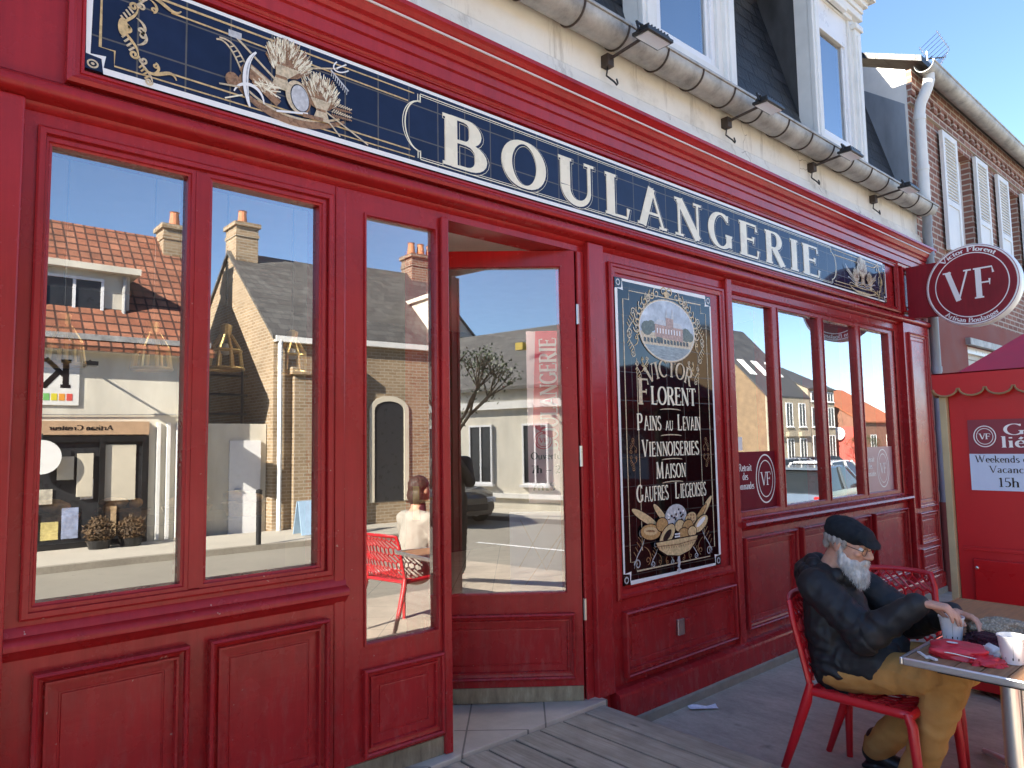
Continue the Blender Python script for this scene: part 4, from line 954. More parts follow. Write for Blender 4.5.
for x, lb in ((1.66, 'black floodlight over the left end of the lettering, cut by the top of the picture'), (2.80, 'black floodlight in front of the first dormer window, nearest one shown whole'), (3.95, 'black floodlight between the two dormers'), (5.11, 'black floodlight just below the second dormer window'), (6.22, 'black floodlight near the gutter end above the round hanging sign')): floodlight(x, lb)

# --- projecting round sign
ps = thing('hanging_sign', (7.0, -.03, 2.7), 'round dark red hanging sign with white rim and VF initials, projecting from the shopfront', 'sign')
w = MB(); w.box(6.885, 6.975, -.42, -.03, 2.46, 2.93); w.build('bracket_box', red_paint('sign_red', (.25, .011, .02), .35, False), ps, bevel=.004)
DC = (6.87, -.545, 2.68); DR = .345
Md = Matrix.Translation(DC) @ Matrix.Rotation(-pi / 2, 4, 'Y')
w = MB(Md); w.smooth = True; w.lathe([(DR, -.12), (DR + .004, -.115), (DR + .004, .0), (DR, .006)], n=64); w.build('rim', M_SIGNWHITE, ps, smooth=40)
w = MB(Md); w.lathe([(DR - .002, .0062), (DR - .006, .008)], n=64); w.build('face', bpy.data.materials['sign_red'], ps)
w = MB(); w.mat(M_SIGNWHITE); pf = on_plane((DC[0] - .0085, DC[1], DC[2]), (0, -1, 0), (0, 0, 1), (-1, 0, 0))
el = lambda r: [(r * math.cos(2 * pi * i / 72), r * math.sin(2 * pi * i / 72)) for i in range(73)]
ribbon(w, el(DR - .012), .012, pf, .0004); ribbon(w, el(DR * .79), .008, pf, .0004)
put_text(w, 'V', lambda x, y, k: pf(x - .105, y - .125, k), .26, .21, align='c', k0=.0005, thick=.17, thin=.05); put_text(w, 'F', lambda x, y, k: pf(x + .095, y - .125, k), .26, .165, align='c', k0=.0009, thick=.18, thin=.05)
A3 = ((DC[0] - .0085, DC[1], DC[2]), (0, -1, 0), (0, 0, 1), (-1, 0, 0))
put_text(w, 'Victor Florent', on_arc(*A3, DR * .83, pi / 2 + .05), .04, .42, align='c', k0=.0005, thick=.2, thin=.09)
put_text(w, 'Artisan Boulanger', on_arc(*A3, DR * .93, -pi / 2 - .05, True), .04, .44, align='c', k0=.0005, thick=.2, thin=.09)
w.build('lettering', None, ps)

# --- inside the shop
for i, (x, y, z, lb) in enumerate(((.57, 1.2, 1.83, 'gold wire pendant lamp nearest the left pilaster behind glass'), (.93, 1.2, 1.83, 'gold wire pendant lamp behind the right part of the first pane'), (1.27, 1.2, 1.85, 'gold wire pendant lamp behind the left part of the second pane'), (1.62, 1.2, 1.85, 'gold wire pendant lamp behind the right part of the second pane'))):
    t = thing('pendant_lamp', (x, y, 2.72), lb, 'pendant lamp', 'gold pendant lamps in the shop window')
    c = MB(); c.tube([(x, y, 2.72), (x, y, z + .17)], .004, 6); c.build('cord', M_BLACKMET, t)
    s = MB(); s.lathe([(.025, z + .1), (.03, z + .17), (.012, z + .18)], (x, y, 0), 12)
    for k in range(8): a = 2 * pi * k / 8; s.tube([(x + .026 * math.cos(a), y + .026 * math.sin(a), z + .12), (x + .07 * math.cos(a), y + .07 * math.sin(a), z + .05), (x + .085 * math.cos(a), y + .085 * math.sin(a), z - .05)], .009, 6)
    for r, zz in ((.085, -.05), (.072, .04)): s.tube([(x + r * math.cos(2 * pi * k / 20), y + r * math.sin(2 * pi * k / 20), z + zz) for k in range(21)], .009, 6)
    s.build('lamp_cage', M_BRASS, t)
    g = MB(); g.ball((x, y, z + .05), .03); g.build('bulb', M_SIGNWHITE, t, smooth=True)
M_PANEL = simple('ceiling_and_fill_panel', (.9, .9, .9), .5, var=.01, emis=(1., .96, .88), estr=9.)
for x, y, lb in ((5.3, 1.3, 'lit white ceiling panel over the pick-up window'), (2.42, .66, 'added glowing panel behind the entrance door, lighting the banner')):  # the second panel is an added fill that brightens the banner
    t = tag(MB().box(x - .27, x + .27, y - .1, y + .1, 2.69, 2.716).build('ceiling_and_fill_light', M_PANEL), lb, 'ceiling light', 'lit ceiling panels in the shop')
ct = thing('shop_counter', (1.2, 2.0, .183), 'dark bakery counter with baskets of bread seen through the left windows', 'counter')
w = MB(); w.box(-.6, 1.9, 1.9, 2.5, .183, .95); w.box(-.65, 1.95, 1.85, 2.55, .95, .99); w.build('cabinet', M_DARKIN, ct)
M_BREAD = simple('bread_crust', (.5, .28, .1), .6, var=.4, nscale=30, bstr=.4)
M_WICK = simple('wicker', (.3, .17, .07), .7, var=.4, nscale=60, bstr=.5)
for i in range(6):
    x = .0 + i * .34; t = thing('bread_basket', (x, 2.05, .99), 'wicker basket of loaves on the shop counter', 'bread basket', 'bread baskets on the counter')
    w = MB(); w.lathe([(.1, .99), (.14, 1.07), (.13, 1.07), (.09, 1.0)], (x, 2.05, 0), 16); w.build('basket', M_WICK, t)
    w = MB()
    for k in range(5): w.ball((x + rng.uniform(-.08, .08), 2.05 + rng.uniform(-.07, .07), 1.09 + rng.random() * .03), (.075, .03, .03), Matrix.Rotation(rng.random() * 3, 3, 'Z'), 10, 6)
    w.build('loaf_pile', M_BREAD, t, smooth=True)
# roll-up banner behind the door glass
bn = thing('rollup_banner', (2.62, .62, .183), 'red and white roll-up banner with opening hours seen through the door glass', 'banner')
e_ = Vector((.73, -.68, 0)).normalized(); nb = Vector((-.68, -.73, 0)).normalized(); B0 = Vector((2.73, .72, 0))
Mb = Matrix(((e_.x, nb.x * -1, 0, B0.x), (e_.y, nb.y * -1, 0, B0.y), (0, 0, 1, 0), (0, 0, 0, 1)))
M_BANR = simple('banner_red', (.75, .1, .13), .5, var=.1); M_BANW = simple('banner_pale', (.88, .74, .74), .5, var=.04); M_BLUEG = simple('blue_grey_panel', (.62, .72, .82), .5, var=.04)
w = MB(Mb); w.box(.11, .5, 0, .006, 1.06, 2.06); w.build('cloth', M_BANW, bn)
w = MB(Mb); w.add([(.165, -.002, 2.06), (.5, -.002, 2.06), (.5, -.002, 1.1), (.36, -.002, 1.2), (.26, -.002, 1.42), (.14, -.002, 1.5)], [(0, 1, 2, 3, 4, 5)]); w.build('red_field', M_BANR, bn)
w = MB(Mb); w.box(.08, .53, -.03, .03, .183, .25); w.tube([(.3, .03, .2), (.3, .03, 2.06)], .01, 8); w.build('stand', M_ALU, bn)
w = MB(Mb); w.mat(M_SIGNWHITE)
put_text(w, 'BOULANGERIE', lambda x, y, k: (.285 - y, -.004 - k, 1.36 + x), .1, .66, thick=.2, thin=.08)
w.mat(M_BANR); bfn = lambda x, y, k: (x, -.004 - k, y)
roundel(w, (.2, 1.42), .05, .05, lambda x, y, k: (x, -.006 - k, y), wd=.006)
w.mat(M_DARKP)
for st, z, h, W in (('Ouverture', 1.31, .04, .22), ('7h - 20h', 1.23, .045, .24), ('7h15 -', 1.13, .045, .2)): put_text(w, st, lambda x, y, k, z=z: (.125 + x, -.0045 - k, z + y), h, W, thick=.17, thin=.08)
w.build('lettering', None, bn)
dspl = thing('display_board', (2.6, .5, .183), 'blue-grey display board standing behind the open door', 'display board')
w = MB(Mb); w.box(.0, .5, -.14, -.11, .45, 1.02); w.build('board', M_BLUEG, dspl); w = MB(Mb); w.box(.0, .5, -.145, -.1, .42, .45); w.box(.0, .03, -.14, -.1, .183, .42); w.box(.47, .5, -.14, -.1, .183, .42); w.build('legs', M_STEEL, dspl)
w = MB(Mb); w.mat(M_SILVER)
for a, b_2 in (((.06, .98), (.2, .7)), ((.2, .7), (.3, .9)), ((.3, .9), (.42, .62)), ((.08, .62), (.36, 1.0)), ((.22, 1.0), (.05, .72))): ribbon(w, [a, b_2], .006, lambda x, y, k: (x, -.1425 - k, y), .001)
w.build('line_drawing', None, dspl)
# ================================================================== brick house next door
bh = thing('brick_house', (10, 0, 0), 'red-brown brick house next to the bakery with pale shutters and a white downpipe', 'house')
HX0, HX1 = 7.30, 16.0
WN = [(8.53, 9.12), (10.45, 11.04), (12.6, 13.2), (14.6, 15.2)]
w = MB(); w.slab(HX0, HX1, 2.66, 4.95, 0, .2, [(a, b, 3.3, 4.52) for a, b in WN]); w.box(HX0, HX0 + .05, .2, 7, 2.66, 4.95); w.box(HX1 - .2, HX1, .2, 7, -.6, 4.95)
# projecting brick courses under the eave
w.box(HX0, HX1, -.03, 0, 4.62, 4.70); w.box(HX0, HX1, -.05, 0, 4.78, 4.95)
x = HX0
while x < HX1: w.box(x, x + .1, -.045, 0, 4.70, 4.78); x += .2
for a, b in WN: # flat arches
    for i in range(9): u = a - .12 + (b - a + .24) / 9 * i; w.box(u, u + (b - a + .24) / 9 - .008, -.012, 0, 4.52, 4.70)
w.build('wall', M_BRICK, bh)
w = MB(); w.slab(HX0, HX1, -.3, 2.66, -.012, .2, [(8.55, 10.9, 1.2, 2.36)]); w.build('ground_floor_wall', M_GROUNDRED, bh)
w = MB(); w.box(8.5, 10.95, -.06, .0, 2.36, 2.43); w.build('lintel', M_ZINC, bh)
f = MB(); 
for a, b in ((8.55, 8.62), (9.3, 9.36), (10.1, 10.16), (10.83, 10.9)): f.box(a, b, .03, .09, 1.2, 2.36)
f.box(8.55, 10.9, .031, .089, 2.29, 2.36); f.box(8.55, 10.9, .031, .089, 1.2, 1.27)
f = f.build('window', M_PVC, bh)
for k in range(10): pass
g = MB()
for k in range(14): g.box(8.6, 10.85, .07, .085, 1.3 + k * .072, 1.3 + k * .072 + .064)
g.build('roller_shutter', simple('beige_slats', (.55, .52, .45), .5), f)
for n, (a, b) in enumerate(WN):
    f = MB()
    for xa, xb, za, zb in ((a, a + .06, 3.3, 4.52), (b - .06, b, 3.3, 4.52), (a + .06, b - .06, 4.46, 4.52), (a + .06, b - .06, 3.3, 3.37), ((a + b) / 2 - .03, (a + b) / 2 + .03, 3.37, 4.46)): f.box(xa, xb, .09, .13, za, zb)
    f.box(a - .04, b + .04, -.05, .09, 3.25, 3.3)
    f = f.build('window', M_WHITE, bh)
    g = MB(); g.quad((a + .05, .11, 3.35), (b - .05, .11, 3.35), (b - .05, .11, 4.47), (a + .05, .11, 4.47)); g.build('pane', M_GLASS, f)
    g = MB(); g.box(a, b, .19, .2, 3.3, 4.52); g.build('curtain', simple('net_curtain', (.55, .53, .5), .9), f)
    for s, (p, q) in ((-1, (a - .47, a - .02)), (1, (b + .02, b + .47))):
        sh = MB(); sh.box(p, p + .06, -.06, -.025, 3.3, 4.56); sh.box(q - .06, q, -.06, -.025, 3.3, 4.56)
        for z in (3.3, 3.78, 4.5): sh.box(p + .06, q - .06, -.059, -.026, z, z + .06)
        sh.box(p + .06, q - .06, -.05, -.035, 3.36, 3.78)
        sh.box(p + .06, q - .06, -.03, -.024, 3.84, 4.5)
        z = 3.85
        while z < 4.49: sh.add([(p + .06, -.058, z), (q - .06, -.058, z), (q - .06, -.042, z + .034), (p + .06, -.042, z + .034)], [(0, 1, 2, 3)]); sh.add([(p + .06, -.058, z), (q - .06, -.058, z), (q - .06, -.035, z + .001), (p + .06, -.035, z + .001)], [(0, 1, 2, 3)]); z += .036
        sh.build('shutter', M_WHITE, bh)
# gable flank above the bakery roof: white board and zinc sheet
w = MB(); w.add([(7.296, -.0, 3.64), (7.296, -.0, 4.96), (7.296, .6, 5.26), (7.296, 3.5, 6.7), (7.296, 3.5, 3.64)], [(0, 1, 2, 3, 4)]); w.build('flank_boarding', simple('flank_white', (.72, .7, .66), .6, var=.12, nscale=3), bh)
w = MB(); w.extrude([(7.285, .02, 3.66), (7.285, .02, 4.62), (7.285, .52, 5.0), (7.285, .52, 3.66)], (.008, 0, 0)); w.build('zinc_flashing', M_ZINCB, bh)
w = MB(); w.extrude([(7.26, -.16, 4.97), (7.26, 3.6, 6.78), (7.26, 3.6, 6.84), (7.26, -.16, 5.03)], (HX1 - 7.26 + .1, 0, 0)); w.extrude([(7.26, 7.2, 4.97), (7.26, 3.6, 6.78), (7.26, 3.6, 6.84), (7.26, 7.3, 5.03)], (HX1 - 7.26 + .1, 0, 0)); w.build('roof', M_SLATE, bh)
w = MB(); gc2 = (-.17, 4.95); r2 = .085
pr = [(gc2[0] + r2 * math.cos(a), gc2[1] + r2 * math.sin(a)) for a in [pi + pi * i / 14 for i in range(15)]]
w.sweepx(pr + [(y, z + .006) for y, z in pr[::-1]], 7.28, HX1); w.tube([(7.28, gc2[0] - r2, gc2[1]), (HX1, gc2[0] - r2, gc2[1])], .01, 8)
w.build('gutter', M_ZINC, bh, smooth=45)
w = MB(); w.tube([(7.40, -.17, 4.88), (7.40, -.17, 4.82), (7.39, -.15, 4.74), (7.385, -.09, 4.62), (7.385, -.07, 4.52), (7.385, -.07, 3.5)], .05, 14)
for z in (4.45, 3.95): w.lathe([(.056, z), (.056, z + .05)], (7.385, -.07, 0), 14)
w.build('downpipe', M_WHITE, bh, smooth=45)
# television aerial on that roof
an = thing('tv_aerial', (8.0, .25, 5.18), 'grey rake television aerial on the brick house roof', 'aerial')
w = MB(); w.tube([(8.0, .25, 5.15), (8.0, .25, 5.75)], .014, 8); w.build('mast', M_STEEL, an)
bx = MB(); bx.tube([(7.6, .1, 5.6), (8.25, .34, 5.66)], .01, 6)
for i in range(6): f = i / 6; c = Vector((7.62, .108, 5.602)).lerp(Vector((8.1, .285, 5.645)), f); bx.tube([c + Vector((-.03, .08, 0)), c + Vector((.03, -.08, 0))], .006, 5)
bx.ball((7.58, .095, 5.598), .025, None, 8, 6); bx.build('boom', M_BLACKMET, an)
w = MB()
for s in (-1, 1):
    for i in range(6):
        z = 5.66 + s * (.03 + i * .045); q = .02 + .028 * i; c = Vector((8.18 - q * .9, .31 - q * .3, z)); w.tube([c + Vector((.085, -.23, 0)), c + Vector((-.085, .23, 0))], .005, 5)
    for e in (-.2, .2): w.tube([(8.18 + .37 * -e * -1 * .0 - e * .37, .31 + e, 5.66), (8.02 - e * .37, .25 + e, 5.66 + s * .28)], .006, 5)
w.build('reflector', M_STEEL, an)

S_ = Matrix.Translation((8.95, .3, 5.78)) @ Matrix.Rotation(rad(-62), 4, 'Z') @ Matrix.Scale(.8, 4) @ Matrix.Translation((-8.0, -.25, -5.62))
for o in kids(an): o.data.transform(S_)
# ================================================================== waffle kiosk
kx, ky0, ky1 = 4.5, -1.03, -2.2
ki = thing('waffle_kiosk', (5.1, -1.6, 0), 'bright red waffle kiosk with scalloped valance beside the shopfront', 'kiosk')
M_KRED = simple('kiosk_red', (.52, .013, .015), .38, var=.06, nscale=3)
M_KROOF = simple('kiosk_roof_cloth', (.56, .04, .075), .6, var=.1)
w = MB(); w.box(kx, kx + 1.15, ky1, ky0, .03, 1.745); w.build('wall', M_KRED, ki, bevel=.004)
w = MB()
for y in (ky0 - .58,): w.box(kx - .008, kx, y - .02, y + .02, .03, 1.02)
w.box(kx - .009, kx, ky1 + .03, ky0 - .03, .78, .80); w.build('batten', M_KRED, ki, bevel=.002)
w = MB()
for y in (ky0 - .09, ky0 - .5, ky0 - .95):
    for z in (.33, .69): w.ball((kx - .023, y, z), (.004, .009, .009), None, 8, 6)
w.build('screw', M_STEEL, ki)
w = MB(); w.box(kx - .022, kx, ky1 + .05, ky0 - .075, .28, .735); w.build('counter_flap', simple('kiosk_bright_red', (.5, .01, .012), .3, var=.03), ki, bevel=.004)
M_TANP = simple('tan_trim', (.5, .4, .22), .5, var=.1)
for y in (ky0 + .02, ky1 - .02):
    w = MB(); w.box(kx - .03, kx + .02, y - .018, y + .018, .0, 1.745); w.build('corner_post', M_TANP, ki, bevel=.003)
# valance with scalloped lower edge on the four sides, pyramid roof
E0 = (kx - .06, ky0 + .06, kx + 1.21, ky1 - .06)
def scallop(mb, A, B, n, zt=1.755, zl=1.665):
    A = Vector(A); B = Vector(B); pts = []
    for i in range(n):
        for j in range(9): a = pi * j / 8; u = (i + .5 - .46 * math.cos(a)) / n; pts.append((A.lerp(B, u), zl - .04 * math.sin(a)))
    nrm = Vector((-(B - A).y, (B - A).x, 0)).normalized() * .006
    poly = [(p.x, p.y, z) for p, z in pts]; top = [(A.x, A.y, zt), (B.x, B.y, zt)]
    mb.extrude([top[1], top[0]] + poly, nrm)
    return poly
va = MB(); tr = MB()
for A, B, n in (((E0[0], E0[1], 0), (E0[0], E0[3], 0), 10), ((E0[0], E0[3], 0), (E0[2], E0[3], 0), 9), ((E0[2], E0[3], 0), (E0[2], E0[1], 0), 10), ((E0[2], E0[1], 0), (E0[0], E0[1], 0), 9)):
    pl = scallop(va, A, B, n); tr.tube(pl, .0055, 6)
va.box(E0[0], E0[2], E0[3], E0[1], 1.748, 1.754); va.build('valance', M_KRED, ki); tr.build('valance_trim', simple('brown_trim', (.3, .19, .09), .6), ki)
w = MB(); mx, my = (E0[0] + E0[2]) / 2, (E0[1] + E0[3]) / 2; ap = .14
b4 = [(kx - .02, ky0 - .06, 1.756), (kx - .02, ky1 + .06, 1.756), (kx + 1.17, ky1 + .06, 1.756), (kx + 1.17, ky0 - .06, 1.756)]; t4 = [(mx - ap, my + ap, 2.08), (mx - ap, my - ap, 2.08), (mx + ap, my - ap, 2.08), (mx + ap, my + ap, 2.08)]
w.add(b4 + t4, [(0, 1, 5, 4), (1, 2, 6, 5), (2, 3, 7, 6), (3, 0, 4, 7), (4, 5, 6, 7), (3, 2, 1, 0)]); w.build('roof', M_KROOF, ki)
po = MB(); po.mat(simple('poster_maroon', (.24, .03, .045), .45, var=.05)); po.box(kx - .006, kx - .0005, -1.80, -1.118, 1.305, 1.49)
po.mat(simple('poster_pale_blue', (.6, .68, .82), .4, var=.02)); po.box(kx - .0065, kx - .0005, -1.80, -1.118, 1.107, 1.304); po = po.build('poster', None, ki)
lt = MB(); kf = on_plane((kx - .0072, 0, 0), (0, -1, 0), (0, 0, 1), (-1, 0, 0)); lt.mat(M_SIGNWHITE)
roundel(lt, (1.197, 1.399), .051, .056, kf, wd=.005, vf=(.17, .07))
put_text(lt, 'Gaufres', lambda x, y, k: kf(1.285 + x, 1.404 + y, k), .06, .40, k0=.0005, thick=.15, thin=.055)
put_text(lt, 'liégeoises', lambda x, y, k: kf(1.268 + x, 1.338 + y, k), .06, .46, k0=.0005, thick=.15, thin=.055)
lt.mat(M_DARKP)
put_text(lt, 'Weekends et', lambda x, y, k: kf(1.143 + x, 1.258 + y, k), .037, .255, k0=.0005, thick=.12, thin=.05)
put_text(lt, 'Vacances scolaires', lambda x, y, k: kf(1.205 + x, 1.203 + y, k), .037, .40, k0=.0005, thick=.12, thin=.05)
put_text(lt, '15h à 17h', lambda x, y, k: kf(1.243 + x, 1.128 + y, k), .05, .27, k0=.0005, thick=.13, thin=.055)
lt.build('lettering', None, po)

# ================================================================== terrace, deck
t = tag(MB().box(-30, 60, -3.6, .02, -.45, -.001).build('terrace_pavement', M_CONC), kind='structure')
dk = thing('wooden_deck', (0, -1.2, 0), 'grey weathered plank deck in front of the bakery door', 'deck')
w = MB(); x = 2.598; i = 0
while x > -2.8:
    wd = .132; jz = rng.uniform(-.0015, .0015)
    w.box(x - wd, x, -1.72 + rng.uniform(-.004, .004), -.079 + rng.uniform(-.004, .002), .135 + jz, .170 + jz); x -= wd + .011
w.build('planks', M_DECK, dk, bevel=.003)
w = MB(); w.box(-2.8, 2.585, -1.7, -1.66, .0, .134); w.box(-2.8, 2.585, -.9, -.84, .0, .134); w.box(-2.8, 2.585, -.15, -.1, 0, .134); w.build('joists', M_DARKIN, dk)
# till receipt on the concrete
w = MB(); pts = [(i / 6, j / 3) for i in range(7) for j in range(4)]
Mr = Matrix.Translation((3.29, -.155, .002)) @ Matrix.Rotation(rad(-38), 4, 'Z')
w.add([((u - .5) * .15, (v - .5) * .055, .004 + .006 * math.sin(u * 7) * v + .003 * math.cos(v * 5 + u)) for u, v in pts], [(i * 4 + j, i * 4 + 4 + j, i * 4 + 5 + j, i * 4 + 1 + j) for i in range(6) for j in range(3)], Mr)
tag(w.build('paper_receipt', simple('receipt_paper', (.8, .78, .85), .7, var=.12, nscale=60)), 'crumpled white receipt lying on the concrete by the plinth', 'paper')

# ================================================================== chairs
def chair(label, x, y, rz):
    """openwork red plastic chair facing -y in its own frame"""
    t = thing('chair', (0, 0, 0), label, 'chair', 'red openwork terrace chairs')
    W, SZ = .215, .40
    def lattice(mb, mapf, u0, u1, v0, v1, cell, seed, r=.0068):
        rg = random.Random(seed); P = {}; h = cell * .866
        ni, nj = int((u1 - u0) / cell) + 3, int((v1 - v0) / h) + 3
        # jittered honeycomb built from the triangles of a jittered point grid
        pts = {}
        for i in range(-1, ni + 1):
            for j in range(-1, nj + 1): pts[i, j] = (u0 + (i + (.5 if j % 2 else 0)) * cell + rg.uniform(-.2, .2) * cell, v0 + j * h + rg.uniform(-.2, .2) * cell)
        cen = {}
        for i in range(-1, ni):
            for j in range(-1, nj):
                a, b, c, d = pts[i, j], pts[i + 1, j], pts[i, j + 1], pts[i + 1, j + 1]
                T = ((a, b, c), (b, d, c)) if j % 2 == 0 else ((a, b, d), (a, d, c))
                for k, tr_ in enumerate(T): cen[i, j, k] = (sum(p[0] for p in tr_) / 3, sum(p[1] for p in tr_) / 3)
        def seg(p, q):
            n = 5; ins = [(p[0] + (q[0] - p[0]) * s / n, p[1] + (q[1] - p[1]) * s / n) for s in range(n + 1)]
            ins = [z for z in ins if u0 <= z[0] <= u1 and v0 <= z[1] <= v1]
            if len(ins) > 1: mb.tube([mapf(*z) for z in (ins[0], ins[-1])], r, 5, flat=.8)
        for (i, j, k), p in cen.items():
            if k == 0:
                if (i, j, 1) in cen: seg(p, cen[i, j, 1])
                if j % 2 == 0:
                    for q in ((i - 1, j, 1), (i, j - 1, 1)):
                        if q in cen: seg(p, cen[q])
                else:
                    for q in ((i + 1, j, 1), (i + 1, j - 1, 1)):
                        if q in cen: seg(p, cen[q])
    def bmap(u, v):  # backrest: curved in plan, leaning back, corners rounded
        hw = W - .01 + .004 * v; xx = u * hw * (1 - .06 * max(0, v - .8) * 5 * u * u)
        return (xx, .185 + .075 * v + .045 * (1 - u * u) * .8 * v + .02 * (1 - u * u), SZ + .01 + .335 * v - .012 * u * u * v)
    def smap(u, v): return (u * (W - .012), -.185 + .375 * v, SZ - .004 - .012 * math.sin(pi * v) * (1 - u * u))
    s = MB(); s.mat(M_REDPLASTIC); lattice(s, smap, -1, 1, 0, 1, .2, 3)
    rim = [smap(-1, 1 - i / 10) for i in range(11)] + [smap(-1 + i / 5, 0) for i in range(1, 11)] + [smap(1, i / 10) for i in range(1, 11)]
    s.tube(rim, .0135, 8, flat=1.25); s.tube([smap(-1 + i / 5, 1) for i in range(11)], .012, 8); s.build('seat', None, t, smooth=50)
    b = MB(); b.mat(M_REDPLASTIC); lattice(b, bmap, -1, 1, 0.02, 1, .185, 5)
    b.tube([bmap(-1, i / 10) for i in range(11)] + [bmap(-1 + i / 8, 1) for i in range(1, 17)] + [bmap(1, 1 - i / 10) for i in range(1, 11)], .0115, 8, flat=1.2); b.build('backrest', None, t, smooth=50)
    for sx in (-1, 1):
        l = MB(); l.tube([(sx * (W - .012), -.172, SZ + .002), (sx * (W - .008), -.19, SZ - .04), (sx * (W + .002), -.205, .2), (sx * (W + .008), -.215, 0)], [.016, .02, .017, .013], 8); l.build('leg', M_REDPLASTIC, t, smooth=50)
        l = MB(); l.tube([(sx * (W - .01), .185, SZ + .03), (sx * (W - .004), .20, SZ - .04), (sx * (W + .004), .255, .2), (sx * (W + .01), .33, 0)], [.014, .021, .018, .013], 8); l.build('leg', M_REDPLASTIC, t, smooth=50)
    t.location = (x, y, 0); t.rotation_euler = (0, 0, rz)
    return t
chair('red openwork chair the bearded man sits on', 3.03, -1.165, 0)
chair('empty red openwork chair behind the table, beyond the man', 3.555, -1.03, rad(-64))

# ================================================================== tables
def planks_mat():
    m, nt, out = newmat('table_planks'); v = coords(nt, (1, 14, 1)); f = noise_n(nt, v, 5, 6, .65)
    c = ramp(nt, f, [(.3, (.21, .11, .055)), (.7, (.4, .225, .12))]); principled(nt, out, c, .6, 0, bump(nt, f, .15, .003), .25); return m
M_TPL = planks_mat()
M_T2 = simple('brown_laminate', (.42, .22, .105), .65, spec=.2, var=.2, nscale=5, stretch=(2, 14, 1))
def table(x0, x1, y0, y1, label, mode):
    t = thing('terrace_table', ((x0 + x1) / 2, (y0 + y1) / 2, 0), label, 'table', 'terrace tables')
    z = .661
    if mode:
        w = MB(); y = y1 - .014; n = int((y1 - y0 - .028) / .068); pw = (y1 - y0 - .028) / n
        for i in range(n): w.box(x0 + .012, x1 - .012, y - pw + .004, y, z - .016, z); y -= pw
        w.build('top_slats', M_TPL, t, bevel=.0015)
    else:
        w = MB(); w.box(x0 + .012, x1 - .012, y0 + .012, y1 - .012, z - .02, z + .0005); w.build('top_board', M_T2, t, bevel=.002)
    r = MB(); r.box(x0, x1, y1 - .0115, y1, z - .022, z + .003); r.box(x0, x1, y0, y0 + .0115, z - .022, z + .003); r.box(x0, x0 + .0115, y0 + .0116, y1 - .0116, z - .022, z + .003); r.box(x1 - .0115, x1, y0 + .0116, y1 - .0116, z - .022, z + .003); r.build('edge_band', M_ALU if mode else M_T2, t, bevel=.004)
    cx, cy = (x0 + x1) / 2, (y0 + y1) / 2
    if mode: cx, cy = 2.84, -1.66
    p = MB(); p.tube([(cx, cy, .03), (cx, cy, z - .022)], .028, 20); p.tube([(cx + .035, cy - .035, .03), (cx + .035, cy - .035, z - .022)], .018, 14); p.build('column', M_ALU, t, smooth=50)
    b = MB(); b.box(cx - .2, cx + .2, cy - .15, cy + .15, z - .035, z - .023); b.build('top_plate', M_BLACKMET, t)
    for a in (45, 135, 225, 315):
        f = MB(); d = Vector((math.cos(rad(a)), math.sin(rad(a)), 0)); c = Vector((cx, cy, .045)); f.tube([c + d * .02, c + d * .2 + Vector((0, 0, -.01)), c + d * .33 + Vector((0, 0, -.03))], [.022, .018, .012], 8); f.build('foot', M_ALU, t, smooth=50)
    return t
table(2.605, 3.20, -2.02, -1.405, 'slatted dark brown table with bright aluminium edge, holding the cups', 1)
table(3.215, 3.735, -1.86, -1.245, 'smooth brown table behind the slatted one', 0)
TZ = .6625
def cup(x, y, label):
    t = thing('paper_cup', (x, y, TZ), label, 'paper cup', 'paper cups on the table')
    w = MB(); w.smooth = True; w.mat(M_PVC); w.lathe([(.0295, .0), (.0300, .004), (.040, .082), (.0425, .083), (.0425, .088), (.0395, .0885), (.0385, .08), (.029, .006), (.0, .006)], (x, y, TZ), 28, cap=False); w.build('wall', None, t, smooth=50)
    c = MB(); c.lathe([(0, .055), (.0352, .055)], (x, y, TZ), 24, cap=False); c.build('drink', simple('coffee', (.08, .04, .02), .15), t)
    p = MB(); p.mat(M_DARKP)
    def cp(a, z, rr=.0006): r = .03 + (z - .004) / .078 * .01 + rr; return (x + r * math.cos(a), y + r * math.sin(a), TZ + z)
    a0 = math.atan2(-2.4 - y, -x) 
    p.tube([cp(a0 + .05, .014), cp(a0 + .05, .07)], .0004, 4)
    for da, s in ((-.05, .35), (.45, .3), (-.65, .12)):
        for k in range(3): p.add([cp(a0 + da, .014, .0009), cp(a0 + da + s * .3, .014, .0009), cp(a0 + da + s * .3, .022, .0009), cp(a0 + da, .022, .0009)], [(0, 1, 2, 3)]) if k == 0 else None
    p.build('print', None, t)
cup(2.945, -1.465, 'white paper cup under the bearded man\'s hand')
cup(2.80, -1.685, 'white paper cup standing near the right edge of the picture')
# red paper bag, lying
def blob(name, mat, c, dims, rz, amp, freq, seed, sub=4, flat=0., tx=None):
    bm = bmesh.new(); bmesh.ops.create_icosphere(bm, subdivisions=sub, radius=1)
    for v in bm.verts:
        p = v.co.copy(); q = Vector((math.copysign(abs(p.x) ** .7, p.x), math.copysign(abs(p.y) ** .7, p.y), p.z))
        n1 = noise.noise(p * freq + Vector((seed, 0, 0))); n2 = noise.noise(p * freq * 2.7 + Vector((0, seed, 0)))
        q *= 1 + amp * n1 + amp * .5 * n2
        z = q.z if q.z > -flat else -flat
        v.co = Vector((q.x * dims[0], q.y * dims[1], (z + flat) * dims[2]))
    bmesh.ops.rotate(bm, verts=bm.verts, cent=(0, 0, 0), matrix=Matrix.Rotation(rz, 3, 'Z')); bmesh.ops.translate(bm, verts=bm.verts, vec=c)
    me = bpy.data.meshes.new(name); bm.to_mesh(me); bm.free(); me.materials.append(mat)
    me.polygons.foreach_set('use_smooth', [True] * len(me.polygons)); o = bpy.data.objects.new(name, me); COL.objects.link(o); return o
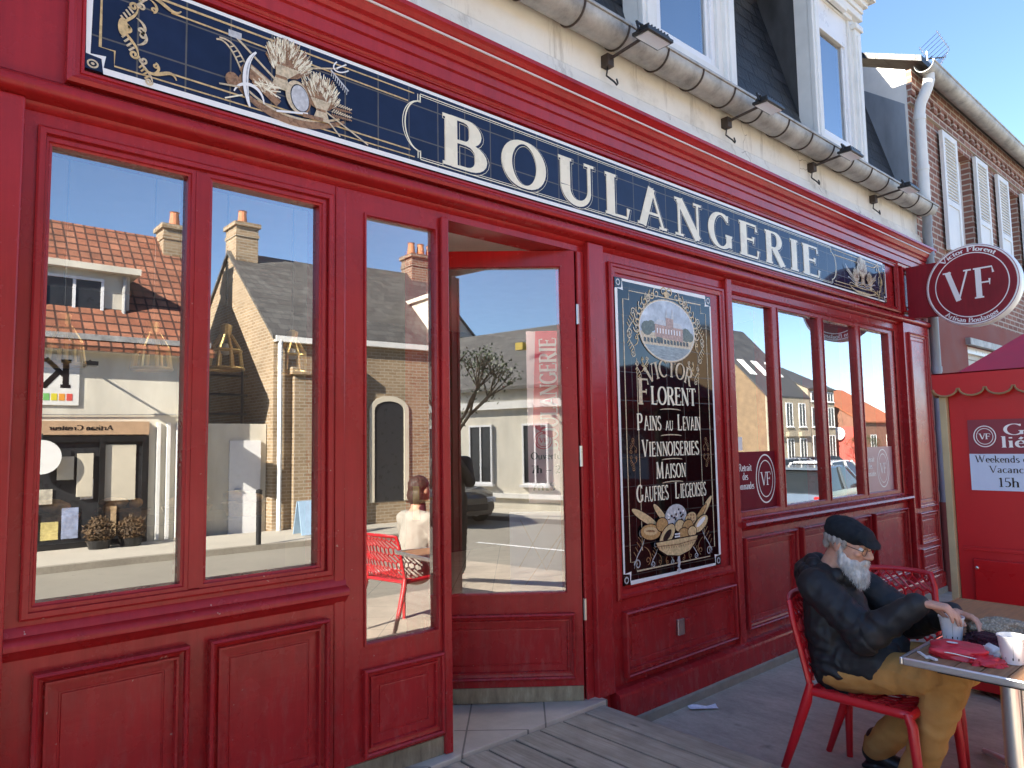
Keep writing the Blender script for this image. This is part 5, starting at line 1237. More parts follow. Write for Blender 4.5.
M_BAG = simple('red_paper_bag', (.62, .03, .05), .38, var=.12, nscale=25, bstr=.4, bscale=40)
bg = thing('paper_bag', (2.76, -1.54, TZ), 'crumpled bright red paper bag lying on the slatted table', 'paper bag')
o = blob('bag_body', M_BAG, (2.75, -1.545, TZ - .002), (.06, .088, .036), rad(12), .28, 1.6, 3, 4, .35); link_to(o, bg)
o = blob('folded_mouth', M_BAG, (2.735, -1.625, TZ - .002), (.045, .05, .018), rad(30), .4, 2.5, 8, 4, .3); link_to(o, bg)
w = MB(); w.mat(M_SIGNWHITE); disc2(w, (0, 0), .012, .018, lambda x, y, k: (2.735 + x, -1.53 + y, TZ + .0475), n=12); w.tube([(2.692, -1.50, TZ + .022), (2.69, -1.55, TZ + .023), (2.70, -1.61, TZ + .016)], .0018, 5); w.build('print', None, bg)
# knitted beige hat and burgundy scarf
def knit(name, a, b):
    m, nt, out = newmat(name); v = coords(nt, (1, 1, 1)); wv = N(nt, 'ShaderNodeTexVoronoi'); wv.inputs['Scale'].default_value = 130; L(nt, v, wv.inputs[0])
    c = ramp(nt, wv.outputs[0], [(.1, a), (.6, b)]); principled(nt, out, c, .95, 0, bump(nt, wv.outputs[0], .9, .006)); return m
tag(blob('knitted_hat', knit('beige_knit', (.55, .47, .36), (.3, .25, .18)), (3.05, -1.60, TZ + .02), (.062, .11, .046), rad(8), .35, 1.7, 21, 5, .3), 'lumpy beige knitted hat lying on the burgundy scarf', 'hat')
tag(blob('burgundy_scarf', knit('burgundy_wool', (.09, .012, .025), (.03, .004, .01)), (2.965, -1.63, TZ - .003), (.09, .12, .036), rad(-15), .3, 1.8, 5, 5, .35), 'dark burgundy scarf bundled on the table behind the cups', 'scarf')
tag(blob('crumpled_tissue', M_SIGNWHITE, (2.845, -1.615, TZ), (.034, .02, .02), rad(60), .4, 2.3, 9, 3, .7), 'small crumpled white tissue between bag and cup', 'tissue')
tag(blob('folded_napkin', simple('pale_blue_paper', (.6, .7, .85), .6), (3.03, -1.76, TZ), (.05, .07, .014), rad(10), .2, 2, 4, 3, .5), 'pale blue folded napkin at the edge of the picture', 'napkin')
w = MB(); w.box(-.035, .035, -.005, .005, 0, .005, Matrix.Translation((2.68, -1.455, TZ)) @ Matrix.Rotation(.7, 4, 'Z')); w.box(-.02, .02, -.006, .006, 0, .006, Matrix.Translation((2.66, -1.49, TZ)) @ Matrix.Rotation(1.0, 4, 'Z')); tag(w.build('sugar_stick', M_PVC), 'torn white sugar stick by the corner of the slatted table', 'sugar stick')

# ================================================================== people
def remesh(mb, name, mat, voxel, parent, smooth=3, wrinkle=None):
    o = mb.build(name, mat, None, recalc=True)
    r = o.modifiers.new('r', 'REMESH'); r.mode = 'VOXEL'; r.voxel_size = voxel
    dg = bpy.context.evaluated_depsgraph_get(); dg.update()
    me = bpy.data.meshes.new_from_object(o.evaluated_get(dg)); o.modifiers.clear(); old = o.data; o.data = me; bpy.data.meshes.remove(old)
    me.name = name
    bm = bmesh.new(); bm.from_mesh(me)
    for _ in range(smooth): bmesh.ops.smooth_vert(bm, verts=bm.verts, factor=.5, use_axis_x=True, use_axis_y=True, use_axis_z=True)
    if wrinkle:
        bm.normal_update()
        mv = [(v, v.normal * wrinkle(v.co, v.normal)) for v in bm.verts]
        for v, d in mv: v.co += d
    bm.to_mesh(me); bm.free()
    me.materials.clear(); me.materials.append(mat)
    me.polygons.foreach_set('use_smooth', [True] * len(me.polygons)); me.update()
    link_to(o, parent); return o
def skin_mat(name, a, b, r=.5):
    m, nt, out = newmat(name); v = coords(nt); f = noise_n(nt, v, 22, 5); p = principled(nt, out, ramp(nt, f, [(.3, a), (.7, b)]), r, 0, bump(nt, noise_n(nt, v, 160, 3), .12, .002))
    p.inputs['Subsurface Weight'].default_value = .12; p.inputs['Subsurface Radius'].default_value = (.02, .008, .005); return m
M_SKIN = skin_mat('weathered_skin', (.54, .27, .18), (.68, .38, .27))
def cloth(name, a, b, rough=.8, sc=9, bstr=.25, spec=.3):
    m, nt, out = newmat(name); v = coords(nt); f = noise_n(nt, v, sc, 6, .65); principled(nt, out, ramp(nt, f, [(.3, a), (.7, b)]), rough, 0, bump(nt, noise_n(nt, v, 250, 2), bstr, .002), spec); return m
M_JACKET = cloth('black_jacket_cloth', (.009, .009, .011), (.02, .02, .022), .58, 6, .2, .4)
M_TROUS = cloth('ochre_corduroy', (.39, .19, .052), (.5, .265, .085), .85, 7, .5)
M_CAP = cloth('black_cap_wool', (.006, .008, .011), (.016, .02, .025), .9, 40, .6)
M_HAIR = simple('grey_hair', (.33, .3, .27), .7, var=.35, nscale=60, bstr=.6, bscale=120, stretch=(1, 1, .25))
M_BEARD = simple('white_beard', (.62, .6, .57), .75, var=.3, nscale=45, bstr=.9, bscale=110, stretch=(1, 1, .3))
M_SHOE = simple('black_shoe_leather', (.012, .012, .013), .4, var=.3, nscale=20)
V3 = Vector
def hand(mb, wrist, d, up, side, curl, s=1., thumb=1, spread=1., thumb_in=.5):
    """five separate fingers; d = along the palm, up = back of the hand, side = towards the thumb"""
    W = V3(wrist); d = V3(d).normalized(); side = V3(side); side = (side - d * side.dot(d)).normalized(); up = side.cross(d) if (side.cross(d)).dot(V3(up)) > 0 else d.cross(side)
    mb.capsule(W - d * .03 * s, W + d * .005, .0235 * s, .022 * s, 12)
    for i, (off, ln, fl) in enumerate(((.027, .083, .066), (.009, .087, .075), (-.009, .083, .069), (-.026, .075, .054))):
        k = W + d * ln * s + side * off * s * 1.02; b0 = W + d * .012 * s + side * off * .62 * s
        mb.capsule(b0, k, .0145 * s, .0115 * s, 10)
        p = k; dir_ = (d + side * off * 4 * spread).normalized(); a = curl[i] if isinstance(curl, (list, tuple)) else curl
        for j, (fr_, r0, r1) in enumerate(((.46, .0098, .0086), (.3, .0086, .0076), (.24, .0076, .0062))):
            dir_ = (dir_ * math.cos(a) - up * math.sin(a)).normalized(); up_ = up
            q = p + dir_ * fl * fr_ * s; mb.capsule(p, q, r0 * s, r1 * s, 10); p = q
            up = up  # constant bending plane
    b0 = W + d * .018 * s + side * .02 * s; b1 = b0 + (d * .55 + side * .75 - up * .3).normalized() * .04 * s; b2 = b1 + (d * .8 + side * .35 * (1 - thumb_in) - up * .55 - side * .3 * thumb_in).normalized() * .033 * s; b3 = b2 + (d * .8 - up * .5 - side * .45 * thumb_in).normalized() * .026 * s
    mb.capsule(b0, b1, .0155 * s, .0115 * s, 10); mb.capsule(b1, b2, .0108 * s, .0095 * s, 10); mb.capsule(b2, b3, .0095 * s, .0075 * s, 10)

def head(mb, c, R3, s=1.):
    """face looks along local -y, z up"""
    T = lambda x, y, z: V3(c) + R3 @ (V3((x, y, z)) * s)
    B = lambda x, y, z, r: mb.ball(T(x, y, z), tuple(q * s for q in (r if isinstance(r, tuple) else (r, r, r))), R3, 18, 12)
    B(0, .012, .022, (.072, .092, .085)); B(0, -.028, -.01, (.062, .062, .082)); B(0, -.04, -.062, (.046, .042, .038)); B(0, -.06, -.075, (.026, .022, .02))
    mb.capsule(T(0, -.086, .012), T(0, -.104, -.018), .010 * s, .0155 * s, 12); B(-.011, -.096, -.023, .0105); B(.011, -.096, -.023, .0105)
    B(0, -.082, .026, (.05, .016, .012)); B(-.035, -.066, -.012, (.022, .02, .016)); B(.035, -.066, -.012, (.022, .02, .016))
    B(0, -.088, -.05, (.022, .01, .0065)); B(0, -.087, -.06, (.02, .01, .0065))
    for sx in (-1, 1):
        e = T(sx * .073, .012, -.002); mb.ball(e, (.008 * s, .019 * s, .031 * s), R3 @ Matrix.Rotation(sx * .3, 3, 'Z'), 12, 8); mb.ball(T(sx * .071, .006, -.026), .009 * s, None, 8, 6)
    return T

def wr(fx, fy, fz, amp, f2=1.):
    def f(p, n):
        q = V3((p.x * fx, p.y * fy, p.z * fz)); a = noise.noise(q); b = noise.noise(q * 2.3 + V3((3, 1, 7)))
        return amp * ((1 - abs(a) * 2) * .7 + b * .5)
    return f

def folds(bones, amp, freq, base):
    # cloth folds running round a limb, strongest near its far joint; base = finer crumple
    bs = [(V3(p), V3(q), w) for p, q, w in bones]
    def f(p, n):
        best = None
        for p0, p1, w in bs:
            ax = p1 - p0; l = ax.length; t = max(0, min(1, (p - p0).dot(ax) / (l * l))); dd = (p - (p0 + ax * t)).length
            if best is None or dd < best[0]: best = (dd, t, l, w, ax / l, p0)
        dd, t, l, w, ax, p0 = best
        rad_ = p - (p0 + ax * (t * l)); ph = math.atan2(rad_.z, rad_.x)
        s = math.sin(t * l * freq + 1.6 * math.sin(ph + t * 4) + 3.2 * noise.noise(p * 11))
        env = .25 + .75 * (t ** 2 if w > 0 else (1 - t) ** 2)
        return amp * env * (abs(s) ** .6 * math.copysign(1, s)) + base(p, n)
    return f
# ---- the seated bearded man (faces -y, seen from his right)
man = thing('person', (3.02, -1.05, 0), 'bearded man in black jacket and flat cap sitting at the table, stirring a cup', 'person')
HC = V3((3.005, -1.085, .968)); RH = Matrix.Rotation(rad(-8), 3, 'Z') @ Matrix.Rotation(rad(17), 3, 'X')
SH = {-1: V3((2.872, -1.0, .805)), 1: V3((3.165, -1.01, .80))}
EL = {-1: V3((2.835, -1.205, .655)), 1: V3((3.215, -1.24, .65))}
WR = {-1: V3((2.868, -1.392, .80)), 1: V3((3.045, -1.445, .742))}
HP = {-1: V3((2.95, -1.04, .468)), 1: V3((3.1, -1.04, .468))}
KN = {-1: V3((2.925, -1.455, .535)), 1: V3((3.14, -1.45, .545))}
AN = {-1: V3((2.955, -1.29, .10)), 1: V3((3.225, -1.06, .10))}
HS = .93
b = MB(); T = head(b, HC, RH, HS)
b.capsule((3.01, -1.0, .84), T(0, .03, -.06), .058, .05); b.capsule((3.02, -1.0, .62), (3.015, -1.0, .80), .09, .08); b.capsule((3.02, -1.02, .49), (3.02, -1.0, .62), .09, .09)
for s in (-1, 1):
    b.capsule((3.015, -1.0, .79), SH[s], .06, .045); b.capsule(SH[s], EL[s], .034, .028); b.capsule(EL[s], WR[s], .028, .0225); b.capsule((3.02, -1.02, .49), HP[s], .08, .07); b.capsule(HP[s], KN[s], .064, .048); b.capsule(KN[s], AN[s], .046, .03); b.capsule(AN[s] + V3((0, 0, -.045)), AN[s] + V3((0, -.12, -.068)), .026, .018)
hand(b, WR[-1], (.28, -.9, -.12), (-.25, .1, 1), (.9, .25, -.05), [.62, .62, .66, .7], .98, spread=.5, thumb_in=.8)
hand(b, WR[1], (-.3, -.9, -.12), (.6, -.25, .75), (-.75, .2, .5), [.5, .52, .55, .6], .98, spread=.4, thumb_in=.3)
remesh(b, 'body', M_SKIN, .0038, man, 2)
e = MB()
for s in (-1, 1): e.mat(M_SIGNWHITE); e.ball(T(s * .031, -.073, .008), .0115, None, 12, 8); e.mat(M_DARKP); e.ball(T(s * .031, -.0815, .006), .0055, None, 8, 6)
e.build('eyes', None, man, smooth=True)
# jacket with a stand-up hood roll at the neck
j = MB()
j.capsule((3.02, -1.035, .47), (3.02, -1.005, .62), .118, .116, 20, 1.3); j.capsule((3.02, -1.005, .62), (3.015, -.995, .765), .116, .1, 20, 1.28)
for s in (-1, 1): j.capsule((3.02 + s * .055, -1.03, .492), (3.02 + s * .06, -1.19, .522), .108, .1, 18)
for s in (-1, 1):
    j.capsule((3.015, -.985, .795), SH[s], .088, .068); j.capsule(SH[s], EL[s], .071, .066); j.capsule(EL[s], WR[s] - (WR[s] - EL[s]).normalized() * .015, .067, .041); j.ball(EL[s] + V3((0, .012, -.01)), .064)
j.capsule((3.02, -1.04, .74), (3.02, -1.10, .50), .085, .11)
for i in range(10):
    a = 2 * pi * i / 10; j.ball((3.012 + .076 * math.cos(a), -1.005 + .078 * math.sin(a), .855 + .026 * math.sin(a)), .034, None, 10, 8)
wj = wr(10, 16, 15, .0062)
remesh(j, 'jacket', M_JACKET, .0055, man, 4, folds([(SH[-1], EL[-1], 1), (EL[-1], WR[-1], -1), (SH[1], EL[1], 1), (EL[1], WR[1], -1), ((3.02, -.98, .80), (3.02, -.98, .46), 1)], .0036, 95, wj))
h = MB(); h.capsule((3.015, -.915, .83), (3.012, -.935, .80), .07, .085, 16); 
for i in range(7): a = pi * (.15 + .7 * i / 6); h.ball((3.012 + .1 * math.cos(a), -.985 + .085 * math.sin(a), .838 + .012 * math.sin(a)), .033, None, 10, 8)
remesh(h, 'hood', M_JACKET, .006, man, 4, wr(18, 18, 22, .006))
# zip and pocket seams
# trousers
t = MB(); t.ball((3.025, -1.03, .452), (.14, .12, .08))
for s in (-1, 1):
    t.capsule(HP[s], KN[s], .084, .068, 18); t.ball(KN[s] + V3((0, -.003, .004)), .067); t.capsule(KN[s], AN[s] + V3((0, 0, -.01)), .066, .056, 18); t.ball(AN[s] + V3((0, -.005, -.0)), .057)
wt = wr(15, 8, 15, .0065)
remesh(t, 'trousers', M_TROUS, .0055, man, 4, folds([(HP[-1], KN[-1], 1), (KN[-1], AN[-1], -1), (HP[1], KN[1], 1), (KN[1], AN[1], -1)], .0028, 70, wt))
for s in (-1, 1):
    A = AN[s]; f = MB(); f.capsule(A + V3((0, .02, -.035)), A + V3((0, -.06, -.058)), .043, .036, 14); f.capsule(A + V3((0, -.06, -.058)), A + V3((0, -.15, -.066)), .037, .03, 14); f.capsule(A + V3((0, .0, .03)), A + V3((0, .01, -.04)), .043, .046, 14)
    f.box(A.x - .04, A.x + .04, A.y - .17, A.y + .055, .002, .022); remesh(f, 'shoe', M_SHOE, .006, man, 2)
# hair at the back and sides, beard, moustache
hr = MB()
for i in range(15):
    a = rad(-25 + i * 230 / 14); hr.ball(T(.071 * math.cos(a), .02 + .083 * math.sin(a), .012 + .0 * i), (.0115, .0115, .022), RH, 8, 6); hr.ball(T(.066 * math.cos(a), .02 + .078 * math.sin(a), -.02), (.012, .012, .022), RH, 8, 6) if 40 < math.degrees(a) < 140 else None
hro = remesh(hr, 'hair', M_HAIR, .004, man, 2, wr(60, 60, 18, .003))
bd = MB()
bl = [(0, -.07, -.088, .034), (0, -.083, -.11, .034), (0, -.09, -.13, .027), (0, -.094, -.146, .017)]
for s in (-1, 1):
    bl += [(s * .03, -.058, -.078, .027), (s * .026, -.072, -.105, .029), (s * .016, -.084, -.124, .023), (s * .046, -.038, -.064, .023), (s * .042, -.05, -.088, .025), (s * .058, -.016, -.046, .018), (s * .055, -.022, -.066, .021), (s * .065, -.002, -.022, .012), (s * .066, .0, .0, .009), (s * .036, -.062, -.062, .02)]
for x, y, zz, r in bl: bd.ball(T(x, y, zz), r * HS, None, 12, 8)
for s in (-1, 1): bd.capsule(T(s * .004, -.094, -.044), T(s * .032, -.074, -.064), .0085, .008, 8)
brd = remesh(bd, 'beard', M_BEARD, .0036, man, 2, wr(85, 85, 34, .0035))
def strands(o, n, ln, wdt, down, seed, name):
    # short tapered hairs standing on a hair mesh, combed along `down`
    rg = random.Random(seed); me = o.data; P = me.polygons; hb = MB()
    for _ in range(n):
        p = P[rg.randrange(len(P))]; q = p.center.copy(); nn = p.normal
        dr = (V3(down) + nn * .35 + V3((rg.uniform(-1, 1), rg.uniform(-1, 1), rg.uniform(-1, 1))) * .28).normalized(); l = ln * rg.uniform(.6, 1.2); sd = dr.cross(nn)
        if sd.length < 1e-4: continue
        sd = sd.normalized() * wdt; q1 = q + dr * l * .5 + nn * .002; q2 = q + dr * l
        hb.add([q - sd, q + sd, q1 + sd * .8, q1 - sd * .8, q2], [(0, 1, 2, 3), (3, 2, 4)])
    return hb
sh_ = strands(brd, 2600, .018, .0007, tuple(RH @ V3((0, -.25, -1))), 4, 'beard'); sh_.build('beard_hairs', M_BEARD, brd)
strands(hro, 900, .007, .0005, (0, .25, -1), 5, 'hair').build('hair_strands', M_HAIR, hro)
# flat cap with a peak
cp = MB(); cp.ball(T(0, .014, .055), (0.0781, 0.0986, 0.0512), RH @ Matrix.Rotation(rad(8), 3, 'X')); cp.ball(T(0, -.035, .06), (0.0707, 0.0651, 0.0335), RH @ Matrix.Rotation(rad(16), 3, 'X')); cp.ball(T(0, .045, .046), (0.0735, 0.0688, 0.0465), RH)
cp.ball(T(0, -.094, .04), (0.0558, 0.0372, 0.0074), RH @ Matrix.Rotation(rad(20), 3, 'X')); cp.ball(T(0, -.08, .046), (0.0614, 0.0353, 0.0121), RH @ Matrix.Rotation(rad(16), 3, 'X'))
remesh(cp, 'flat_cap', M_CAP, .004, man, 3, wr(25, 25, 25, .0025))
g = MB()
for s in (-1, 1):
    g.tube([T(s * .032 + .019 * math.cos(2 * pi * i / 20), -.096 + .004 * abs(math.cos(2 * pi * i / 20)) * 1, .004 + .0165 * math.sin(2 * pi * i / 20)) for i in range(21)], .0013, 6); g.tube([T(s * .051, -.092, .008), T(s * .07, -.03, .012), T(s * .076, .015, .012), T(s * .076, .028, -.004)], .0014, 6)
g.tube([T(-.012, -.097, .008), T(0, -.103, .012), T(.012, -.097, .008)], .0013, 6); g.build('glasses', M_BLACKMET, man)

# ---- companion across the table and the photographer (both only seen mirrored in the glass)
def seated(px_, py_, label, M_top, M_leg, M_hair, rz):
    x = y = 0.; flip = 1.
    p = thing('person', (0, 0, 0), label, 'person'); Q = lambda a, b_1, c: V3((x + a, y + flip * b_1, c))
    b = MB(); R_ = Matrix.Rotation(0 if flip > 0 else pi, 3, 'Z'); T2 = head(b, Q(0, -.05, 1.05), R_); b.capsule(Q(0, 0, .86), Q(0, -.02, 1.0), .05, .045); b.capsule(Q(0, 0, .5), Q(0, 0, .84), .09, .08)
    for s in (-1, 1): b.capsule(Q(s * .13, 0, .83), Q(s * .18, -.08, .62), .04, .034); b.capsule(Q(s * .18, -.08, .62), Q(s * .1, -.26, .70), .034, .024); hand(b, Q(s * .1, -.26, .70), (-s * .3, -flip * .9, 0), (0, 0, 1), (-s, 0, 0), .35); b.capsule(Q(s * .07, -.02, .47), Q(s * .09, -.38, .47), .07, .05); b.capsule(Q(s * .09, -.38, .47), Q(s * .09, -.36, .09), .045, .034); b.capsule(Q(s * .09, -.36, .06), Q(s * .09, -.46, .04), .03, .025)
    remesh(b, 'body', M_SKIN, .006, p, 2)
    j = MB(); j.capsule(Q(0, 0, .47), Q(0, 0, .64), .15, .145); j.capsule(Q(0, 0, .64), Q(0, 0, .8), .145, .11)
    for s in (-1, 1): j.capsule(Q(0, 0, .81), Q(s * .13, 0, .82), .07, .066); j.capsule(Q(s * .13, 0, .82), Q(s * .18, -.08, .62), .066, .058); j.capsule(Q(s * .18, -.08, .62), Q(s * .11, -.24, .69), .056, .04)
    remesh(j, 'jacket', M_top, .01, p, 3, wr(12, 12, 12, .006))
    k_ = MB(); k_.capsule(Q(0, -.075, .5), Q(0, -.06, .78), .095, .075); k_.capsule(Q(0, -.02, .86), Q(0, -.03, .93), .065, .055); remesh(k_, 'jumper', M_leg, .01, p, 3, wr(12, 12, 12, .005))
    t_ = MB(); t_.ball(Q(0, -.02, .46), (.15, .14, .085))
    for s in (-1, 1): t_.capsule(Q(s * .07, -.02, .46), Q(s * .09, -.38, .48), .085, .066); t_.capsule(Q(s * .09, -.38, .48), Q(s * .09, -.36, .1), .065, .055)
    remesh(t_, 'trousers', M_leg, .01, p, 3)
    for s in (-1, 1): f = MB(); f.capsule(Q(s * .09, -.34, .045), Q(s * .09, -.48, .035), .042, .032); remesh(f, 'shoe', M_SHOE, .008, p, 2)
    h_ = MB(); h_.ball(T2(0, .022, .035), (.08, .092, .08), R_); h_.ball(T2(0, .06, -.04), (.075, .05, .08), R_); remesh(h_, 'hair', M_hair, .007, p, 2, wr(40, 40, 15, .004))
    p.location = (px_, py_, 0); p.rotation_euler = (0, 0, rz); return p
M_CREAMC = cloth('cream_jacket_cloth', (.34, .31, .26), (.44, .41, .35)); M_BURG = cloth('burgundy_cloth', (.06, .015, .025), (.1, .025, .04)); M_BRHAIR = simple('brown_hair', (.035, .022, .014), .6, var=.4, nscale=50)
seated(3.0, -2.42, 'person in a cream jacket and burgundy trousers mirrored in the narrow door glass', M_CREAMC, M_BURG, M_BRHAIR, rad(75))
chair('red openwork chair of the person in cream, mirrored in the door glass', 2.9, -2.44, rad(75))
ph = thing('person', (-.72, -2.62, -.001), 'dark-clothed standing photographer mirrored at the edge of the open door glass', 'person')
PX, PY, PZ = -.72, -2.62, .06
fw = V3((.66, .75, 0)); rt = V3((.75, -.66, 0)); Q = lambda f, r, z_: V3((PX, PY, PZ + z_)) + fw * f + rt * r
Rp = Matrix.Rotation(math.atan2(-.66, .75) + pi, 3, 'Z')
b = MB(); T3 = head(b, Q(.02, 0, 1.38), Rp); b.capsule(Q(0, 0, 1.2), Q(0, 0, 1.33), .05, .045); b.capsule(Q(0, 0, .8), Q(0, 0, 1.16), .1, .1)
for s in (-1, 1):
    b.capsule(Q(0, s * .16, 1.17), Q(.1, s * .2, .95), .042, .036); b.capsule(Q(.1, s * .2, .95), Q(.3, s * .09, 1.17), .036, .024); hand(b, Q(.3, s * .09, 1.17), tuple(fw * .5 - rt * s * .3 + V3((0, 0, .6))), tuple(-fw), (0, 0, 1), .35)
    b.capsule(Q(0, s * .08, .78), Q(.01, s * .09, .42), .07, .052); b.capsule(Q(.01, s * .09, .42), Q(-.01, s * .09, .07), .05, .036); b.capsule(Q(0, s * .09, .04), Q(.1, s * .1, .025), .032, .025)
remesh(b, 'body', M_SKIN, .007, ph, 2)
j = MB(); j.capsule(Q(0, 0, .76), Q(0, 0, .95), .155, .15); j.capsule(Q(0, 0, .95), Q(0, 0, 1.13), .15, .12)
for s in (-1, 1): j.capsule(Q(0, 0, 1.14), Q(0, s * .16, 1.15), .08, .07); j.capsule(Q(0, s * .16, 1.15), Q(.1, s * .2, .95), .068, .06); j.capsule(Q(.1, s * .2, .95), Q(.28, s * .1, 1.15), .058, .042)
remesh(j, 'jacket', M_JACKET, .01, ph, 3, wr(12, 12, 12, .006))
t_ = MB()
for s in (-1, 1): t_.capsule(Q(0, s * .08, .78), Q(.01, s * .09, .42), .095, .075); t_.capsule(Q(.01, s * .09, .42), Q(-.01, s * .09, .06), .073, .062)
remesh(t_, 'trousers', cloth('dark_brown_trousers', (.03, .022, .016), (.05, .038, .028)), .01, ph, 3, wr(10, 10, 18, .006))
for s in (-1, 1): f = MB(); f.capsule(Q(-.02, s * .09, .04), Q(.13, s * .1, .032), .042, .034); remesh(f, 'shoe', M_SHOE, .008, ph, 2)
h_ = MB(); h_.ball(T3(0, .02, .035), (.08, .095, .078), Rp); remesh(h_, 'hair', M_BRHAIR, .007, ph, 2, wr(40, 40, 15, .004))
w = MB(); w.box(-.045, .045, -.004, .004, -.075, .075, Matrix.Translation(Q(.36, 0, 1.24)) @ Matrix.Rotation(math.atan2(-.66, .75), 4, 'Z')); tag(w.build('mobile_phone', M_BLACKMET, None, bevel=.003), 'black mobile phone held up by the photographer', 'phone')
# shop assistant behind the pick-up window
sa = thing('person', (4.42, .75, .183), 'shop assistant standing in the dim shop behind the pick-up window', 'person')
b = MB(); R_ = Matrix.Rotation(rad(20), 3, 'Z'); T4 = head(b, (4.42, .72, 1.50), R_); b.capsule((4.42, .75, 1.3), (4.42, .74, 1.45), .048, .045); b.capsule((4.42, .75, .95), (4.42, .75, 1.27), .1, .09)
for s in (-1, 1): b.capsule((4.42 + s * .14, .75, 1.27), (4.42 + s * .19, .72, 1.05), .042, .036); b.capsule((4.42 + s * .19, .72, 1.05), (4.42 + s * .14, .55, .98), .036, .024); hand(b, (4.42 + s * .14, .55, .98), (0, -1, 0), (0, 0, 1), (-s, 0, 0), .3); b.capsule((4.42 + s * .07, .75, .95), (4.42 + s * .08, .75, .25), .07, .04)
remesh(b, 'body', M_SKIN, .007, sa, 2)
j = MB(); j.capsule((4.42, .75, .95), (4.42, .75, 1.22), .15, .12)
for s in (-1, 1): j.capsule((4.42, .75, 1.25), (4.42 + s * .14, .75, 1.26), .075, .066); j.capsule((4.42 + s * .14, .75, 1.26), (4.42 + s * .19, .72, 1.05), .066, .058); j.capsule((4.42 + s * .07, .75, .9), (4.42 + s * .08, .75, .25), .085, .06)
remesh(j, 'work_clothes', M_BURG, .01, sa, 3, wr(12, 12, 12, .005)); h_ = MB(); h_.ball(T4(0, .02, .035), (.08, .095, .078), R_); h_.ball(T4(0, .09, .03), .04); remesh(h_, 'hair', M_BRHAIR, .007, sa, 2)
# ================================================================== the street in front
def gz(x, y): return -.36 - (.012 * max(0., x - 3)) - .006 * max(0, -x - 6)
gd = MB(); xs = [-400, -120, -60, -30, -14, -6, 0, 3, 8, 14, 20, 30, 45, 70, 120, 400]; ys = [-400, -120, -60, -30, -22, -14, -8, -4, -3.4, 8, 40, 400]
vs = [(x, y, gz(x, y)) for x in xs for y in ys]; ny = len(ys)
gd.add(vs, [(i * ny + j, i * ny + j + 1, (i + 1) * ny + j + 1, (i + 1) * ny + j) for i in range(len(xs) - 1) for j in range(ny - 1)])
tag(gd.build('ground', M_ASPH), kind='structure')
FY = -12.0
w = MB(); xp = [-40, -6, 3, 8, 14.5]
w.add([(x, y, gz(x, 0) + .09) for x in xp for y in (-10.0, FY)] + [(x, -10.0, gz(x, 0) - .05) for x in xp], [(2 * i, 2 * i + 1, 2 * i + 3, 2 * i + 2) for i in range(4)] + [(10 + i, 2 * i, 2 * i + 2, 11 + i) for i in range(4)]); tag(w.build('pavement', M_PAVE), kind='structure')
w = MB(); w.add([(x, y, gz(x, 0) + .1 - .1 * 0) for x in xp for y in (-10.0, -9.86)] + [(x, -9.86, gz(x, 0) - .05) for x in xp], [(2 * i, 2 * i + 2, 2 * i + 3, 2 * i + 1) for i in range(4)] + [(2 * i + 1, 2 * i + 3, 11 + i, 10 + i) for i in range(4)]); tag(w.build('kerb', M_STONE), kind='structure')
w = MB()
for x in range(-20, 40, 4): w.add([(x, -6.9, gz(x, 0) + .004), (x + 2, -6.9, gz(x + 2, 0) + .004), (x + 2, -6.8, gz(x + 2, 0) + .004), (x, -6.8, gz(x, 0) + .004)], [(0, 1, 2, 3)])
tag(w.build('road_marking', M_SIGNWHITE), kind='structure')

M_CREAMW = simple('cream_render', (.62, .56, .44), .85, var=.1, nscale=2, bstr=.2)
M_WHITEW = simple('white_render', (.66, .62, .52), .85, var=.2, nscale=1.6, bstr=.2, stretch=(1, 1, .35))
M_GREYW = simple('grey_render', (.45, .43, .4), .85, var=.1, nscale=2)
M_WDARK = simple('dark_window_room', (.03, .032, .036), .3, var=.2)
def fwin(p, x0, x1, z0, z1, y, mul=1, mat=None, bar=True, shutter=None, sill=True):
    """window in a wall facing +y (the street side opposite)"""
    m = MB(); t = .05
    for a, b, c, d in ((x0, x0 + t, z0, z1), (x1 - t, x1, z0, z1), (x0 + t, x1 - t, z0, z0 + t), (x0 + t, x1 - t, z1 - t, z1)): m.box(a, b, y - .02, y + .035, c, d)
    for i in range(1, mul + 1): u = x0 + (x1 - x0) * i / (mul + 1); m.box(u - t / 2, u + t / 2, y - .015, y + .03, z0 + t, z1 - t)
    if sill: m.box(x0 - .06, x1 + .06, y, y + .09, z0 - .06, z0 - .001)
    f = m.build('window', mat or M_PVC, p)
    g = MB(); g.box(x0 + t * .6, x1 - t * .6, y - .01, y + .012, z0 + t * .6, z1 - t * .6); g.build('pane', M_WDARK, f)
    return f
